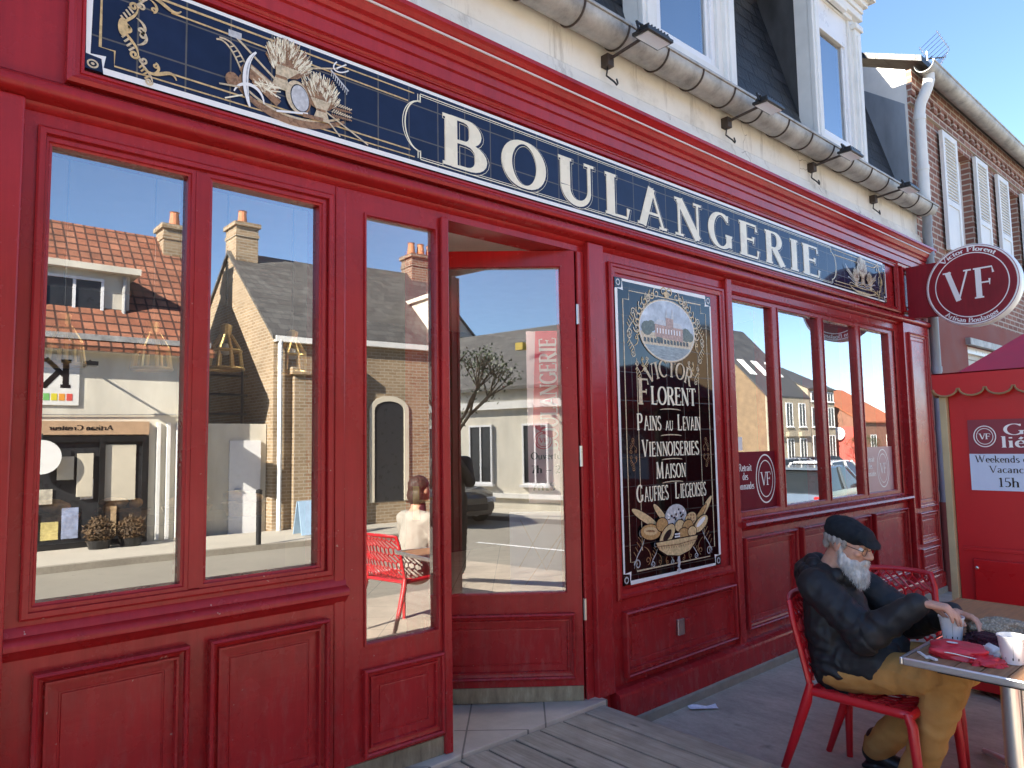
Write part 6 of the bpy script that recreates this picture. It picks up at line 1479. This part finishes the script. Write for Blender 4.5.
def house(name, label, x0, x1, yf, dep, zb, ze, zr, wall, roof, group=None, gable='x', over=.15):
    t = thing(name, ((x0 + x1) / 2, yf, zb), label, 'house', group)
    w = MB(); w.box(x0, x1, yf - dep, yf, zb, ze); ym = yf - dep / 2; xm = (x0 + x1) / 2
    if gable == 'x':
        for x in (x0, x1): w.add([(x, yf, ze), (x, ym, zr - .03), (x, yf - dep, ze)], [(0, 1, 2)])
    else:
        for y in (yf, yf - dep): w.add([(x0, y, ze), (xm, y, zr - .03), (x1, y, ze)], [(0, 1, 2)])
    w.build('wall', wall, t)
    r = MB(); o = over; k = .09
    if gable == 'x':
        sl = (zr - ze) / (dep / 2)
        for s in (1, -1):
            e = (ym + s * (dep / 2 + o), ze - sl * o)
            r.extrude([(x0 - .06, e[0], e[1]), (x0 - .06, ym, zr), (x0 - .06, ym, zr + k), (x0 - .06, e[0], e[1] + k)], (x1 - x0 + .12, 0, 0))
    else:
        sl = (zr - ze) / ((x1 - x0) / 2)
        for s in (1, -1):
            e = (xm + s * ((x1 - x0) / 2 + o), ze - sl * o)
            r.extrude([(e[0], yf + .06, e[1]), (xm, yf + .06, zr), (xm, yf + .06, zr + k), (e[0], yf + .06, e[1] + k)], (0, -dep - .12, 0))
    r.build('roof', roof, t)
    return t
def chimney(p, x, y, z0, z1, w_=.3, d_=.3, mat=None, pots=1):
    m = MB(); m.box(x - w_, x + w_, y - d_, y + d_, z0, z1); m.box(x - w_ - .05, x + w_ + .05, y - d_ - .05, y + d_ + .05, z1, z1 + .1); m.box(x - w_ - .02, x + w_ + .02, y - d_ - .02, y + d_ + .02, z1 - .25, z1 - .17)
    c = m.build('chimney', mat or M_BRICKY, p)
    q = MB()
    for i in range(pots): q.lathe([(.11, z1 + .1), (.12, z1 + .15), (.09, z1 + .45), (.11, z1 + .47)], (x + (i - (pots - 1) / 2) * .3, y, 0), 12)
    q.build('chimney_pot', simple('terracotta', (.5, .2, .1), .8, var=.15), c)

# A: white shop with red tile roof opposite the left windows
A = house('shop_building', 'white shop with orange tile roof and dormer across the street, mirrored in the left pane', -1.2, 4.75, FY, 5.2, -.4, 3.42, 6.1, M_WHITEW, M_TILEROOF, over=.25)
A['category'] = 'shop'
chimney(A, 4.75, FY - 2.4, 5.2, 6.3, .3, .3, M_BRICKY)
w = MB(); w.box(.9, 3.45, FY - 2.6, FY - .55, 3.75, 4.75); w.box(.75, 3.6, FY - 2.8, FY - .35, 4.75, 4.87); d = w.build('dormer', M_WHITEW, A)
fwin(A, 1.15, 1.98, 3.9, 4.62, FY - .53); fwin(A, 2.02, 3.0, 3.9, 4.62, FY - .53)
w = MB(); w.box(-1.2, 4.75, FY, FY + .18, 3.36, 3.46); w.tube([(3.35, FY - .5, 4.7), (3.35, FY - .5, 3.9)], .04, 8); w.build('gutter', M_ZINC, A)
w = MB(); w.box(-1.2, 4.75, FY, FY + .1, 3.16, 3.2); w.build('cornice', M_WHITE, A)
# shop front
w = MB(); w.box(-.6, 3.72, FY, FY + .03, -.27, 1.66); w.build('shop_window_recess', M_WDARK, A)
w = MB(); w.box(-.6, 3.7, FY, FY + .1, 1.68, 1.92); sfb = w.build('fascia_board', simple('tan_board', (.5, .33, .2), .6), A)
w = MB(); w.mat(M_DARKP); put_text(w, 'Artisan Createur', lambda x, y, k: (3.1 - x, FY + .102 + k, 1.76 + y), .09, 1.0, k0=.001, thick=.2, thin=.1); w.build('lettering', None, sfb)
w = MB()
for x in (-.6, .5, 1.62, 2.9, 3.6): w.box(x, x + .09, FY + .03, FY + .09, -.27, 1.66)
for z in (-.27, 1.55): w.box(-.6, 3.69, FY + .03, FY + .085, z, z + .1)
w.build('shop_front_frame', M_BLACKMET, A)
w = MB(); w.box(2.97, 3.5, FY + .035, FY + .05, .5, 1.5); w.box(2.25, 2.5, FY + .06, FY + .09, .9, 1.3); w.box(2.55, 2.8, FY + .06, FY + .09, .6, 1.35); w.build('window_notice', M_CREAMW, A)
for i in range(5):
    x = 3.85 + i * .17; w = MB(); w.box(x, x + .06, FY, FY + .07, -.27, 1.9); w.build('white_post', M_WHITE, A)
w = MB(); w.mat(M_WHITE); w.box(1.5, 2.55, FY, FY + .03, 2.2, 3.08); kb = w.build('sign_board', None, A)
w = MB(); w.mat(M_DARKP); put_text(w, 'K', lambda x, y, k: (2.44 - x, FY + .032 + k, 2.5 + y), .5, .5, k0=.001, thick=.16, thin=.12)
for i, c in enumerate(((.7, .1, .08), (.8, .35, .05), (.75, .65, .05), (.2, .5, .15), (.1, .4, .6), (.15, .2, .5), (.5, .15, .45))): w.mat(simple('sign_square_%s' % 'abcdefg'[i], c, .5)); w.box(2.36 - i * .115, 2.45 - i * .115, FY + .031, FY + .034, 2.28, 2.4)
w.build('lettering', None, kb)
t = thing('shop_arm_lamp', (2.62, FY, 2.85), 'thin black arm lamp on the white shop wall beside the square sign', 'wall lamp')
w = MB(); w.tube([(2.62, FY, 2.9), (2.62, FY + .5, 2.95)], .02, 6); w.build('arm', M_BLACKMET, t); w = MB(); w.box(2.52, 2.72, FY + .45, FY + .65, 2.86, 2.93); w.build('lamp_head', M_BLACKMET, t)
t = thing('round_shop_sign', (2.0, FY + .12, 1.25), 'round white hanging disc in front of the shop window opposite', 'sign')
w = MB(); w.lathe([(.0, -.02), (.29, -.02), (.29, .02), (.0, .02)], n=28, M=Matrix.Translation((2.0, FY + .2, 1.3)) @ Matrix.Rotation(pi / 2, 4, 'X'), cap=False); w.build('disc', M_SIGNWHITE, t); w = MB(); w.tube([(2.0, FY + .2, 1.58), (2.0, FY + .2, 1.7)], .01, 6); w.build('hook', M_BLACKMET, t)
for i, (x, lb) in enumerate(((3.35, 'dark brown clipped shrub in a pot left of the white posts opposite'), (2.85, 'dark brown clipped shrub in a pot by the shop door opposite'))):
    t = thing('planter', (x, FY + .45, -.27), lb, 'planter', 'planters before the shop opposite'); w = MB(); w.lathe([(.16, -.27), (.2, -.12), (.18, -.12)], (x, FY + .45, 0), 16); w.build('pot', M_BLACKMET, t)
    rg = random.Random(i); lf = MB(); lf.mat(simple('brown_foliage', (.085, .05, .022), .8, var=.6, nscale=6))
    for _ in range(900):
        u = V3((rg.gauss(0, 1), rg.gauss(0, 1), rg.gauss(0, 1))).normalized() * (.16 + .09 * rg.random()) * (1 + .25 * noise.noise(V3((rg.random() * 3, i, 0)))); p0 = V3((x, FY + .45, .02)) + u; a_ = V3((rg.uniform(-1, 1), rg.uniform(-1, 1), rg.uniform(-1, 1))).normalized(); b_2 = a_.cross(u).normalized(); s_ = .035
        lf.add([p0 + a_ * s_, p0 + b_2 * s_ * .4, p0 - a_ * s_, p0 - b_2 * s_ * .4], [(0, 1, 2, 3)])
    lf.build('foliage', None, t)
# clutter on the shop front
for k_, (x0, x1, z0, z1, cc) in enumerate(((1.75, 2.0, -.1, .35, (.5, .12, .1)), (2.05, 2.3, -.1, .2, (.6, .5, .2)), (2.35, 2.6, -.1, .42, (.3, .35, .5)), (1.8, 2.2, .5, .75, (.55, .5, .4)), (.7, 1.1, -.1, .5, (.3, .45, .3)), (1.15, 1.5, .3, .7, (.6, .25, .15)), (3.02, 3.2, -.1, .4, (.5, .35, .2)), (2.62, 2.82, .55, .9, (.7, .65, .6)))):
    w = MB(); w.box(x0, x1, FY + .032, FY + .05, z0, z1); w.build('window_display', simple('display_' + 'abcdefgh'[k_], cc, .6, var=.4, nscale=9), A)
t = thing('projecting_shop_sign', (4.5, FY, 1.9), 'small purple and white projecting sign between the shop and the annex opposite', 'sign')
w = MB(); w.box(4.3, 4.36, FY + .05, FY + .75, 1.55, 1.8); w.build('purple_panel', simple('purple_panel', (.12, .07, .22), .5), t); w = MB(); w.box(4.3, 4.36, FY + .05, FY + .75, 1.81, 2.2); w.build('white_panel', M_CREAMW, t); w = MB(); w.tube([(4.33, FY, 2.22), (4.33, FY + .75, 2.22)], .015, 6); w.build('bracket', M_BLACKMET, t)
w = MB(); w.tube([(-1.2, FY + .03, 2.05), (1.0, FY + .03, 2.02), (4.7, FY + .03, 2.06)], .012, 6); w.tube([(4.68, FY + .03, -.25), (4.68, FY + .03, 3.3)], .035, 8); w.build('cable', M_ZINC, A)
# B: brick house with slate roof and its low white lean-to
B = house('old_brick_house', 'yellow-brown brick house with slate roof and chimneys across the street', 6.1, 13.6, FY, 5.4, -.6, 3.75, 6.1, M_BRICKY, M_SLATEFAR, over=.1)
chimney(B, 6.4, FY - 2.7, 5.6, 6.75, .27, .35, M_BRICKY, 1); chimney(B, 10.2, FY - 2.7, 5.9, 6.6, .45, .3, M_BRICKD, 3)
def archwin(p, x0, x1, z0, z1, y, n=10):
    w = MB(); xm = (x0 + x1) / 2; r = (x1 - x0) / 2
    out = [(x0 - .12, z0)] + [(xm - (r + .12) * math.cos(pi * i / n), z1 + (r * .55 + .12) * math.sin(pi * i / n)) for i in range(n + 1)] + [(x1 + .12, z0)]
    inn = [(x0, z0)] + [(xm - r * math.cos(pi * i / n), z1 + r * .55 * math.sin(pi * i / n)) for i in range(n + 1)] + [(x1, z0)]
    for i in range(len(out) - 1): w.extrude([(out[i][0], y, out[i][1]), (out[i + 1][0], y, out[i + 1][1]), (inn[i + 1][0], y, inn[i + 1][1]), (inn[i][0], y, inn[i][1])], (0, .04, 0))
    f = w.build('window', M_CREAMW, p); g = MB(); g.extrude([(a, y + .002, b) for a, b in inn], (0, .012, 0)); g.build('pane', M_WDARK, f)
for x0 in (7.4, 9.3, 11.4): archwin(B, x0, x0 + .75, .15, 2.2, FY)
w = MB(); w.box(6.5, 7.05, FY, FY + .14, -.4, 3.0); w.box(6.43, 7.12, FY, FY + .2, 2.95, 3.1); w.box(10.6, 11.0, FY, FY + .14, -.4, 3.3); w.build('brick_pier', M_BRICKY, B)
w = MB(); w.box(6.1, 13.6, FY, FY + .14, 3.62, 3.74); w.tube([(6.2, FY + .1, 3.65), (6.2, FY + .1, -.35)], .05, 8); w.build('gutter', M_WHITE, B)
for x in (9.1, 11.6):
    w = MB(); w.box(x, x + .95, FY - 1.6, FY - .15, 3.8, 5.0); w.box(x - .08, x + 1.03, FY - 1.7, FY - .05, 5.0, 5.1); w.build('dormer', M_WHITEW, B); fwin(B, x + .12, x + .83, 3.95, 4.85, FY - .14)
t = thing('garage_annex', (5.25, FY - .3, -.4), 'low white annex with a white door between shop and brick house', 'annex')
w = MB(); w.box(4.78, 6.08, FY - 3, FY - .3, -.45, 1.9); w.build('wall', M_WHITEW, t); w = MB(); w.box(5.3, 5.95, FY - .3, FY - .25, -.35, 1.55); dd = w.build('door', M_PVC, t); w = MB(); w.tube([(5.4, FY - .22, .55), (5.52, FY - .22, .55)], .02, 6); w.build('handle', M_STEEL, dd)
w = MB(); 
for z in (2.1, 2.5, 2.9): w.tube([(4.85, FY - .4, z), (5.7, FY - .4, z)], .03, 6)
for x in (4.9, 5.6): w.tube([(x, FY - .4, 1.9), (x, FY - .4, 3.1)], .03, 6)
w.build('roof_rail', M_BLACKMET, t)
t = tag(MB().lathe([(.045, -.36), (.045, .58), (.055, .6), (.055, .66), (.0, .68)], (5.0, -9.95, 0), 14).build('bollard', M_BLACKMET), 'black bollard at the kerb across the street', 'bollard')
t = thing('pavement_board', (6.3, -10.8, -.27), 'pale blue A-board on the pavement across the street', 'sign board')
for s in (-1, 1): w = MB(); w.extrude([(6.1, -10.8 + s * .18, -.29), (6.5, -10.8 + s * .18, -.29), (6.5, -10.8 + s * .02, .35), (6.1, -10.8 + s * .02, .35)], (0, .02 * s, 0)); w.build('board', simple('pale_blue_board', (.35, .5, .65), .5), t)

# D: white house with slate roof further left (mirrored in the open leaf), C: houses filling the row
D = house('white_cottage', 'low white cottage with dark slate roof across the street, mirrored in the open door', -13, -3.2, FY + .4, 5, -.5, 2.9, 4.75, M_WHITEW, M_SLATEFAR)
w = MB(); w.box(-13, -3.2, FY + .4, FY + .5, 2.3, 2.5); w.box(-13, -3.2, FY + .4, FY + .47, .0, .12); w.build('band', M_WHITE, D)
for x in (-12, -10.2, -8.3, -6.5, -4.7): fwin(D, x, x + .8, .35, 1.9, FY + .41, 1)
w = MB(); w.box(-7.3, -7.05, FY - .6, FY - .4, 3.95, 4.15); w.build('roof_light', simple('yellow_plastic', (.7, .5, .08), .4), D)
C1 = house('cream_house', 'cream house with orange roof left of the white shop opposite', -3.15, -1.25, FY, 5, -.5, 4.2, 6, M_CREAMW, M_TILEROOF); fwin(C1, -2.7, -1.8, .4, 1.9, FY); fwin(C1, -2.7, -1.8, 2.5, 3.8, FY)
C2 = house('grey_house', 'grey rendered house at the far left of the opposite row', -24, -13.1, FY, 6, -.6, 5, 7.3, M_GREYW, M_SLATEFAR)
for x in (-22, -19, -16): fwin(C2, x, x + 1, .5, 2.1, FY); fwin(C2, x, x + 1, 3, 4.4, FY)
C3 = house('corner_house', 'plain cream house left of the bakery', -12, BX0 - .02, 8, 8, -.5, 3.9, 6, M_CREAMW, M_SLATEFAR, over=.32)  # out of view; eave height and overhang shaped to place the tables' sun edge

C4 = house('rendered_house', 'cream rendered house beyond the brick house on the bakery side', 16.2, 25, 8.05, 8, -1.2, 4.6, 6.8, M_CREAMW, M_SLATEFAR)
for x in (17, 19.2, 21.4, 23.4):
    for z0, z1 in ((.3, 1.8), (2.7, 4.0)):
        w = MB()
        for p, q, r_, s_ in ((x, x + .06, z0, z1), (x + .84, x + .9, z0, z1), (x + .06, x + .84, z0, z0 + .06), (x + .06, x + .84, z1 - .06, z1), (x + .42, x + .48, z0 + .06, z1 - .06)): w.box(p, q, 0., .06, r_, s_)
        w = w.build('window', M_PVC, C4); g = MB(); g.box(x + .05, x + .85, .02, .06, z0 + .05, z1 - .05); g.build('pane', M_WDARK, w)
# E: houses across the square, mirrored in the right windows
M_E1 = M_FARBRICK; yE = -21.0
E1 = house('gabled_house', 'cream stone house with brick gable and slate roof mirrored in the right windows', 42.5, 48.3, yE, 9.5, -1.2, 4.3, 9.4, M_E1, M_FARROOF)
w = MB(); w.box(42.5, 48.3, yE + .01, yE + .12, -1.2, 4.25); w.build('stone_front', M_FARCREAM, E1)
for i in range(3):
    x = 43.2 + i * 1.75
    for z0, z1 in ((-.3, 1.4), (2.2, 3.8)): fwin(E1, x, x + .9, z0, z1, yE + .13)
    w = MB(); w.box(x - .12, x + 1.02, yE + .12, yE + .35, 1.55, 1.85); w.build('balcony_ledge', M_FARCREAM, E1)
w = MB()
for i in range(3): x = 43 + i * 1.8; sl = (9.4 - 4.3) / 4.75; w.extrude([(x, yE - 1.2, 4.3 + sl * 1.2 + .12), (x + .8, yE - 1.2, 4.3 + sl * 1.2 + .12), (x + .8, yE - 2.2, 4.3 + sl * 2.2 + .12), (x, yE - 2.2, 4.3 + sl * 2.2 + .12)], (0, 0, .05))
w.build('roof_light', M_SIGNWHITE, E1)
E2 = house('stone_townhouse', 'tall cream townhouse with dark roof mirrored in the right windows', 48.4, 52.4, yE, 8, -1.3, 4.9, 6.9, M_FARCREAM, M_FARROOF)
for i in range(3):
    x = 48.8 + i * 1.25
    for z0, z1 in ((-.3, 1.6), (2.2, 3.6), (4.0, 4.7)): fwin(E2, x, x + .95, z0, z1, yE)
E3 = house('brick_gable_house', 'brick house with orange roof and red lower wall mirrored in the right windows', 54.5, 62, yE + 1, 9, -1.5, 2.6, 5.4, M_FARRED, M_FARTILE)
w = MB(); w.box(54.4, 54.5, yE - 8, yE + 1, -1.5, 2.2); w.build('red_flank', simple('red_render', (.5, .1, .08), .8), E3); fwin(E3, 56, 57, 0, 1.6, yE + 1); fwin(E3, 59, 60, 0, 1.6, yE + 1)
t = thing('satellite_dish', (54.3, yE - .6, 1.6), 'small white satellite dish on the red wall of the far house', 'dish'); w = MB(); w.ball((54.2, yE - .6, 1.7), (.15, .5, .5)); w.build('bowl', M_SIGNWHITE, t, smooth=True); w = MB(); w.tube([(54.4, yE - .6, 1.7), (53.9, yE - .4, 1.7)], .04, 6); w.build('arm', M_STEEL, t)
E4 = house('low_white_house', 'low white house far along the street in the reflection', 66, 78, yE + 2, 8, -1.8, .9, 2.4, M_FARCREAM, M_FARTILE); fwin(E4, 68, 69.2, -.6, .5, yE + 2); fwin(E4, 72, 73.2, -.6, .5, yE + 2)
E5 = house('far_cream_house', 'cream house farthest along the street in the reflection', 84, 102, yE + 4, 9, -2.2, 1.4, 3.2, M_FARCREAM, M_FARROOF); fwin(E5, 86, 88, -.6, .8, yE + 4); fwin(E5, 92, 94, -.6, .8, yE + 4)

# trees
def tree(name, x, y, z0, h, label, leaves, mat, seed, spread=1.):
    rg = random.Random(seed); t = thing(name, (x, y, z0), label, 'tree'); w = MB(); tips = []
    def br_(p, d, l, r, dep):
        q = p + d * l; w.tube([p, p.lerp(q, .5) + V3((rg.uniform(-.04, .04), rg.uniform(-.04, .04), 0)) * l, q], [r, r * .8, r * .6], 6); tips.append(q)
        if dep:
            for _ in range(3): br_(q, (d + V3((rg.uniform(-.8, .8), rg.uniform(-.8, .8), rg.uniform(-.1, .6))) * spread).normalized(), l * .68, r * .6, dep - 1)
    br_(V3((x, y, z0)), V3((0, 0, 1)), h * .38, h * .025, 4); w.build('trunk', simple('bark', (.1, .075, .05), .9, var=.3, nscale=20), t)
    lf = MB()
    for p in tips[8:]:
        for _ in range(leaves):
            c = p + V3((rg.gauss(0, 1), rg.gauss(0, 1), rg.gauss(0, .8))) * h * .035; a = V3((rg.uniform(-1, 1), rg.uniform(-1, 1), rg.uniform(-1, 1))).normalized(); b2 = a.cross(V3((rg.random(), rg.random(), 1))).normalized(); s = h * .012
            lf.add([c + a * s, c + b2 * s * .5, c - a * s, c - b2 * s * .5], [(0, 1, 2, 3)])
    lf.build('crown', mat, t); return t
M_LEAF = simple('leaf_green', (.06, .085, .03), .6, var=.5, nscale=3)
tree('street_tree', -7.4, -9.6, -.36, 4.2, 'young tree with sparse leaves before the white cottage opposite', 7, M_LEAF, 3, 1.1)
tree('garden_tree', 64.2, yE + 3, -1.6, 3.6, 'small dark green tree by the far white house in the reflection', 14, M_LEAF, 8)
tree('garden_tree', 53.2, yE + 1.5, -1.5, 3.0, 'small tree between the far townhouse and the brick gable', 14, M_LEAF, 12)
t = thing('street_lamp', (6.3, -10.3, -.36), 'grey street lamp before the brick house opposite', 'street lamp'); w = MB(); w.tube([(9.2, -10.3, -.4), (9.2, -10.3, 6.1)], [.06, .035], 10); w.build('pole', M_STEEL, t); w = MB(); w.lathe([(.05, 6.1), (.28, 6.2), (.26, 6.26), (.05, 6.32)], (9.2, -10.3, 0), 18); w.build('lamp_head', M_STEEL, t)

# cars
M_CGLASS = simple('car_glass', (.02, .025, .028), .06, var=.1); M_TYRE = simple('tyre_rubber', (.018, .018, .018), .8); M_LAMPR = simple('rear_lamp_red', (.5, .02, .02), .2); M_LAMPW = simple('head_lamp_clear', (.75, .77, .8), .15)
def car(label, x, y, rz, paint, dark=False):
    z0 = gz(x, y) + .004
    t = thing('parked_car', (0, 0, 0), label, 'car', 'cars parked on the square')
    st = [(-1.9, .22, .62, .60), (-1.86, .18, .78, .72), (-1.5, .16, .84, .765), (-.6, .15, .84, .78), (.5, .15, .82, .78), (1.2, .16, .78, .765), (1.7, .18, .68, .70), (1.86, .22, .56, .58)]  # x, bottom, belt, half width ; +x = front
    def loft(mb, rows):
        n = len(rows[0]); vs = [p for r in rows for p in r]; fs = [(i * n + k, i * n + k + 1, (i + 1) * n + k + 1, (i + 1) * n + k) for i in range(len(rows) - 1) for k in range(n - 1)]
        mb.add(vs, fs + [tuple(range(n)), tuple(range((len(rows) - 1) * n, len(rows) * n))])
    b = MB(); loft(b, [[(X, -hw * .86, zb), (X, -hw, zb + .12), (X, -hw, zb + (zt - zb) * .6), (X, -hw * .95, zt), (X, -hw * .5, zt + .025), (X, hw * .5, zt + .025), (X, hw * .95, zt), (X, hw, zb + (zt - zb) * .6), (X, hw, zb + .12), (X, hw * .86, zb)] for X, zb, zt, hw in st])
    b.build('body', paint, t, smooth=40)
    g = MB(); rows = []
    for X, zt, hw in ((-1.78, .82, .69), (-1.62, 1.13, .6), (-1.3, 1.27, .57), (-.3, 1.30, .58), (.25, 1.26, .57), (.95, .83, .68)): rows.append([(X, -.70, .8), (X, -hw, zt), (X, -hw * .6, zt + .012), (X, hw * .6, zt + .012), (X, hw, zt), (X, .70, .8)])
    loft(g, rows); g.build('windows', M_CGLASS, t, smooth=40)
    r = MB(); r.add([(-1.45, -.52, 1.265), (.2, -.52, 1.285), (.2, .52, 1.285), (-1.45, .52, 1.265), (-1.4, -.5, 1.31), (.1, -.5, 1.318), (.1, .5, 1.318), (-1.4, .5, 1.31)], [(0, 1, 5, 4), (1, 2, 6, 5), (2, 3, 7, 6), (3, 0, 4, 7), (4, 5, 6, 7)])
    for sy in (-1, 1):
        for a, c in (((-1.78, .82, .69), (-1.42, 1.27, .57)), ((.95, .83, .68), (.2, 1.28, .56)), ((-.4, .82, .72), (-.42, 1.3, .58))): r.tube([(a[0], sy * a[2], a[1]), (c[0], sy * c[2], c[1])], .035, 6)
    r.build('roof', paint, t, smooth=40)
    for sy in (-1, 1):
        for X in (-1.2, 1.18):
            w = MB(Matrix.Translation((X, sy * .68, .28)) @ Matrix.Rotation(pi / 2, 4, 'X')); w.lathe([(.12, -.1), (.24, -.1), (.28, -.07), (.28, .07), (.24, .1), (.12, .1)], n=24); w = w.build('wheel', M_TYRE, t, smooth=40)
            h = MB(Matrix.Translation((X, sy * .68, .28)) @ Matrix.Rotation(pi / 2, 4, 'X')); h.lathe([(.03, -.105), (.17, -.102), (.17, .102), (.03, .105)], n=14); h.build('rim', M_STEEL, w)
        l = MB(); l.box(-1.905, -1.8, sy * .62 - .1, sy * .62 + .1, .55, .76); l.build('rear_lamp', M_LAMPR, t, bevel=.02); l = MB(); l.box(1.72, 1.86, sy * .5 - .13, sy * .5 + .13, .47, .6); l.build('headlight', M_LAMPW, t, bevel=.02)
        l = MB(); l.box(.62, .78, sy * .78 - .06, sy * .78 + .06, .84, .93); l.build('wing_mirror', paint, t, bevel=.02)
    p = MB(); p.box(-1.92, -1.9, -.23, .23, .42, .51); p.build('number_plate', M_SIGNWHITE, t)
    q = MB(); q.box(1.86, 1.9, -.4, .4, .32, .46); q.box(-1.93, -1.85, -.62, .62, .24, .36); q.build('bumper', M_BLACKMET, t, bevel=.02)
    t.location = (x, y, z0); t.rotation_euler = (0, 0, rz); return t
P_GREY = simple('car_blue_grey', (.2, .25, .3), .2, .5, var=.03, coat=.6); P_WHITE = simple('car_white', (.75, .76, .78), .25, var=.02, coat=.5); P_BLACK = simple('car_black', (.02, .021, .024), .15, var=.03, coat=.8); P_SILV = simple('car_silver', (.5, .51, .52), .25, .7, var=.03, coat=.5)
car('blue-grey hatchback seen from behind, mirrored in the right windows', 15.6, -5.0, rad(-8), P_GREY)
car('white car beyond the blue-grey hatchback in the reflection', 21.5, -7.4, rad(-4), P_WHITE)
car('silver car farther along the square in the reflection', 25.5, -10.6, rad(10), P_SILV)
car('black car farthest along the square in the reflection', 31, -12.0, rad(10), P_BLACK)
car('black car parked before the white cottage, mirrored in the open door', -7.6, -9.2, rad(12), P_BLACK)

# ================================================================== sky, sun, camera
SUN = Vector((-1.64, .57, 1.08)).normalized()      # towards the sun
elev = math.asin(SUN.z)
wd = bpy.data.worlds.new('World'); SC.world = wd; wd.use_nodes = True; nt = wd.node_tree
for n in list(nt.nodes): nt.nodes.remove(n)
o_ = nt.nodes.new('ShaderNodeOutputWorld'); bgd = nt.nodes.new('ShaderNodeBackground'); sk = nt.nodes.new('ShaderNodeTexSky'); sk.sky_type = 'NISHITA'; sk.sun_disc = False
sk.sun_elevation = elev; sk.sun_rotation = math.atan2(SUN.x, SUN.y); sk.air_density = .8; sk.dust_density = .0; sk.ozone_density = 3.0
bgd.inputs[1].default_value = .074
nt.links.new(sk.outputs[0], bgd.inputs[0]); nt.links.new(bgd.outputs[0], o_.inputs[0])
sl = bpy.data.lights.new('sun', 'SUN'); sl.energy = 5.0; sl.angle = rad(.5); sl.color = (1, .91, .78)
so = bpy.data.objects.new('sun', sl); COL.objects.link(so); so.rotation_euler = SUN.to_track_quat('Z', 'Y').to_euler(); so.location = (0, 0, 20)
cam = bpy.data.cameras.new('camera'); co = bpy.data.objects.new('camera', cam); COL.objects.link(co)
cam.sensor_width = 36; cam.lens = 36 * 710 / 1024; cam.clip_start = .05; cam.clip_end = 3000
yw, pt, rl = rad(41.505), rad(4.7724), rad(-.97356)
fwd = Vector((math.sin(yw) * math.cos(pt), math.cos(yw) * math.cos(pt), math.sin(pt))); r0 = Vector((math.cos(yw), -math.sin(yw), 0)); u0 = r0.cross(fwd)
rr = r0 * math.cos(rl) + u0 * math.sin(rl); uu = -r0 * math.sin(rl) + u0 * math.cos(rl)
co.matrix_world = Matrix(((rr.x, uu.x, -fwd.x, 0), (rr.y, uu.y, -fwd.y, -2.4), (rr.z, uu.z, -fwd.z, 1.405), (0, 0, 0, 1)))
SC.camera = co
SC.view_settings.view_transform = 'Standard'; SC.view_settings.look = 'None'; SC.view_settings.exposure = 2.45; SC.view_settings.gamma = 1; SC.view_settings.use_curve_mapping = False
SC.render.engine = 'CYCLES'; SC.cycles.max_bounces = 10; SC.cycles.glossy_bounces = 6; SC.cycles.transparent_max_bounces = 12; SC.cycles.caustics_reflective = False; SC.cycles.caustics_refractive = False
try: SC.cycles.use_denoising = True
except Exception: pass
# to metres
seen = set()
for o in bpy.data.objects:
    if o.type == 'MESH' and o.data.name not in seen: seen.add(o.data.name); o.data.transform(Matrix.Scale(K, 4))
    if o.name == 'camera': o.location = o.location * K; continue
    if o.type == 'LIGHT': continue
    o.location = o.location * K
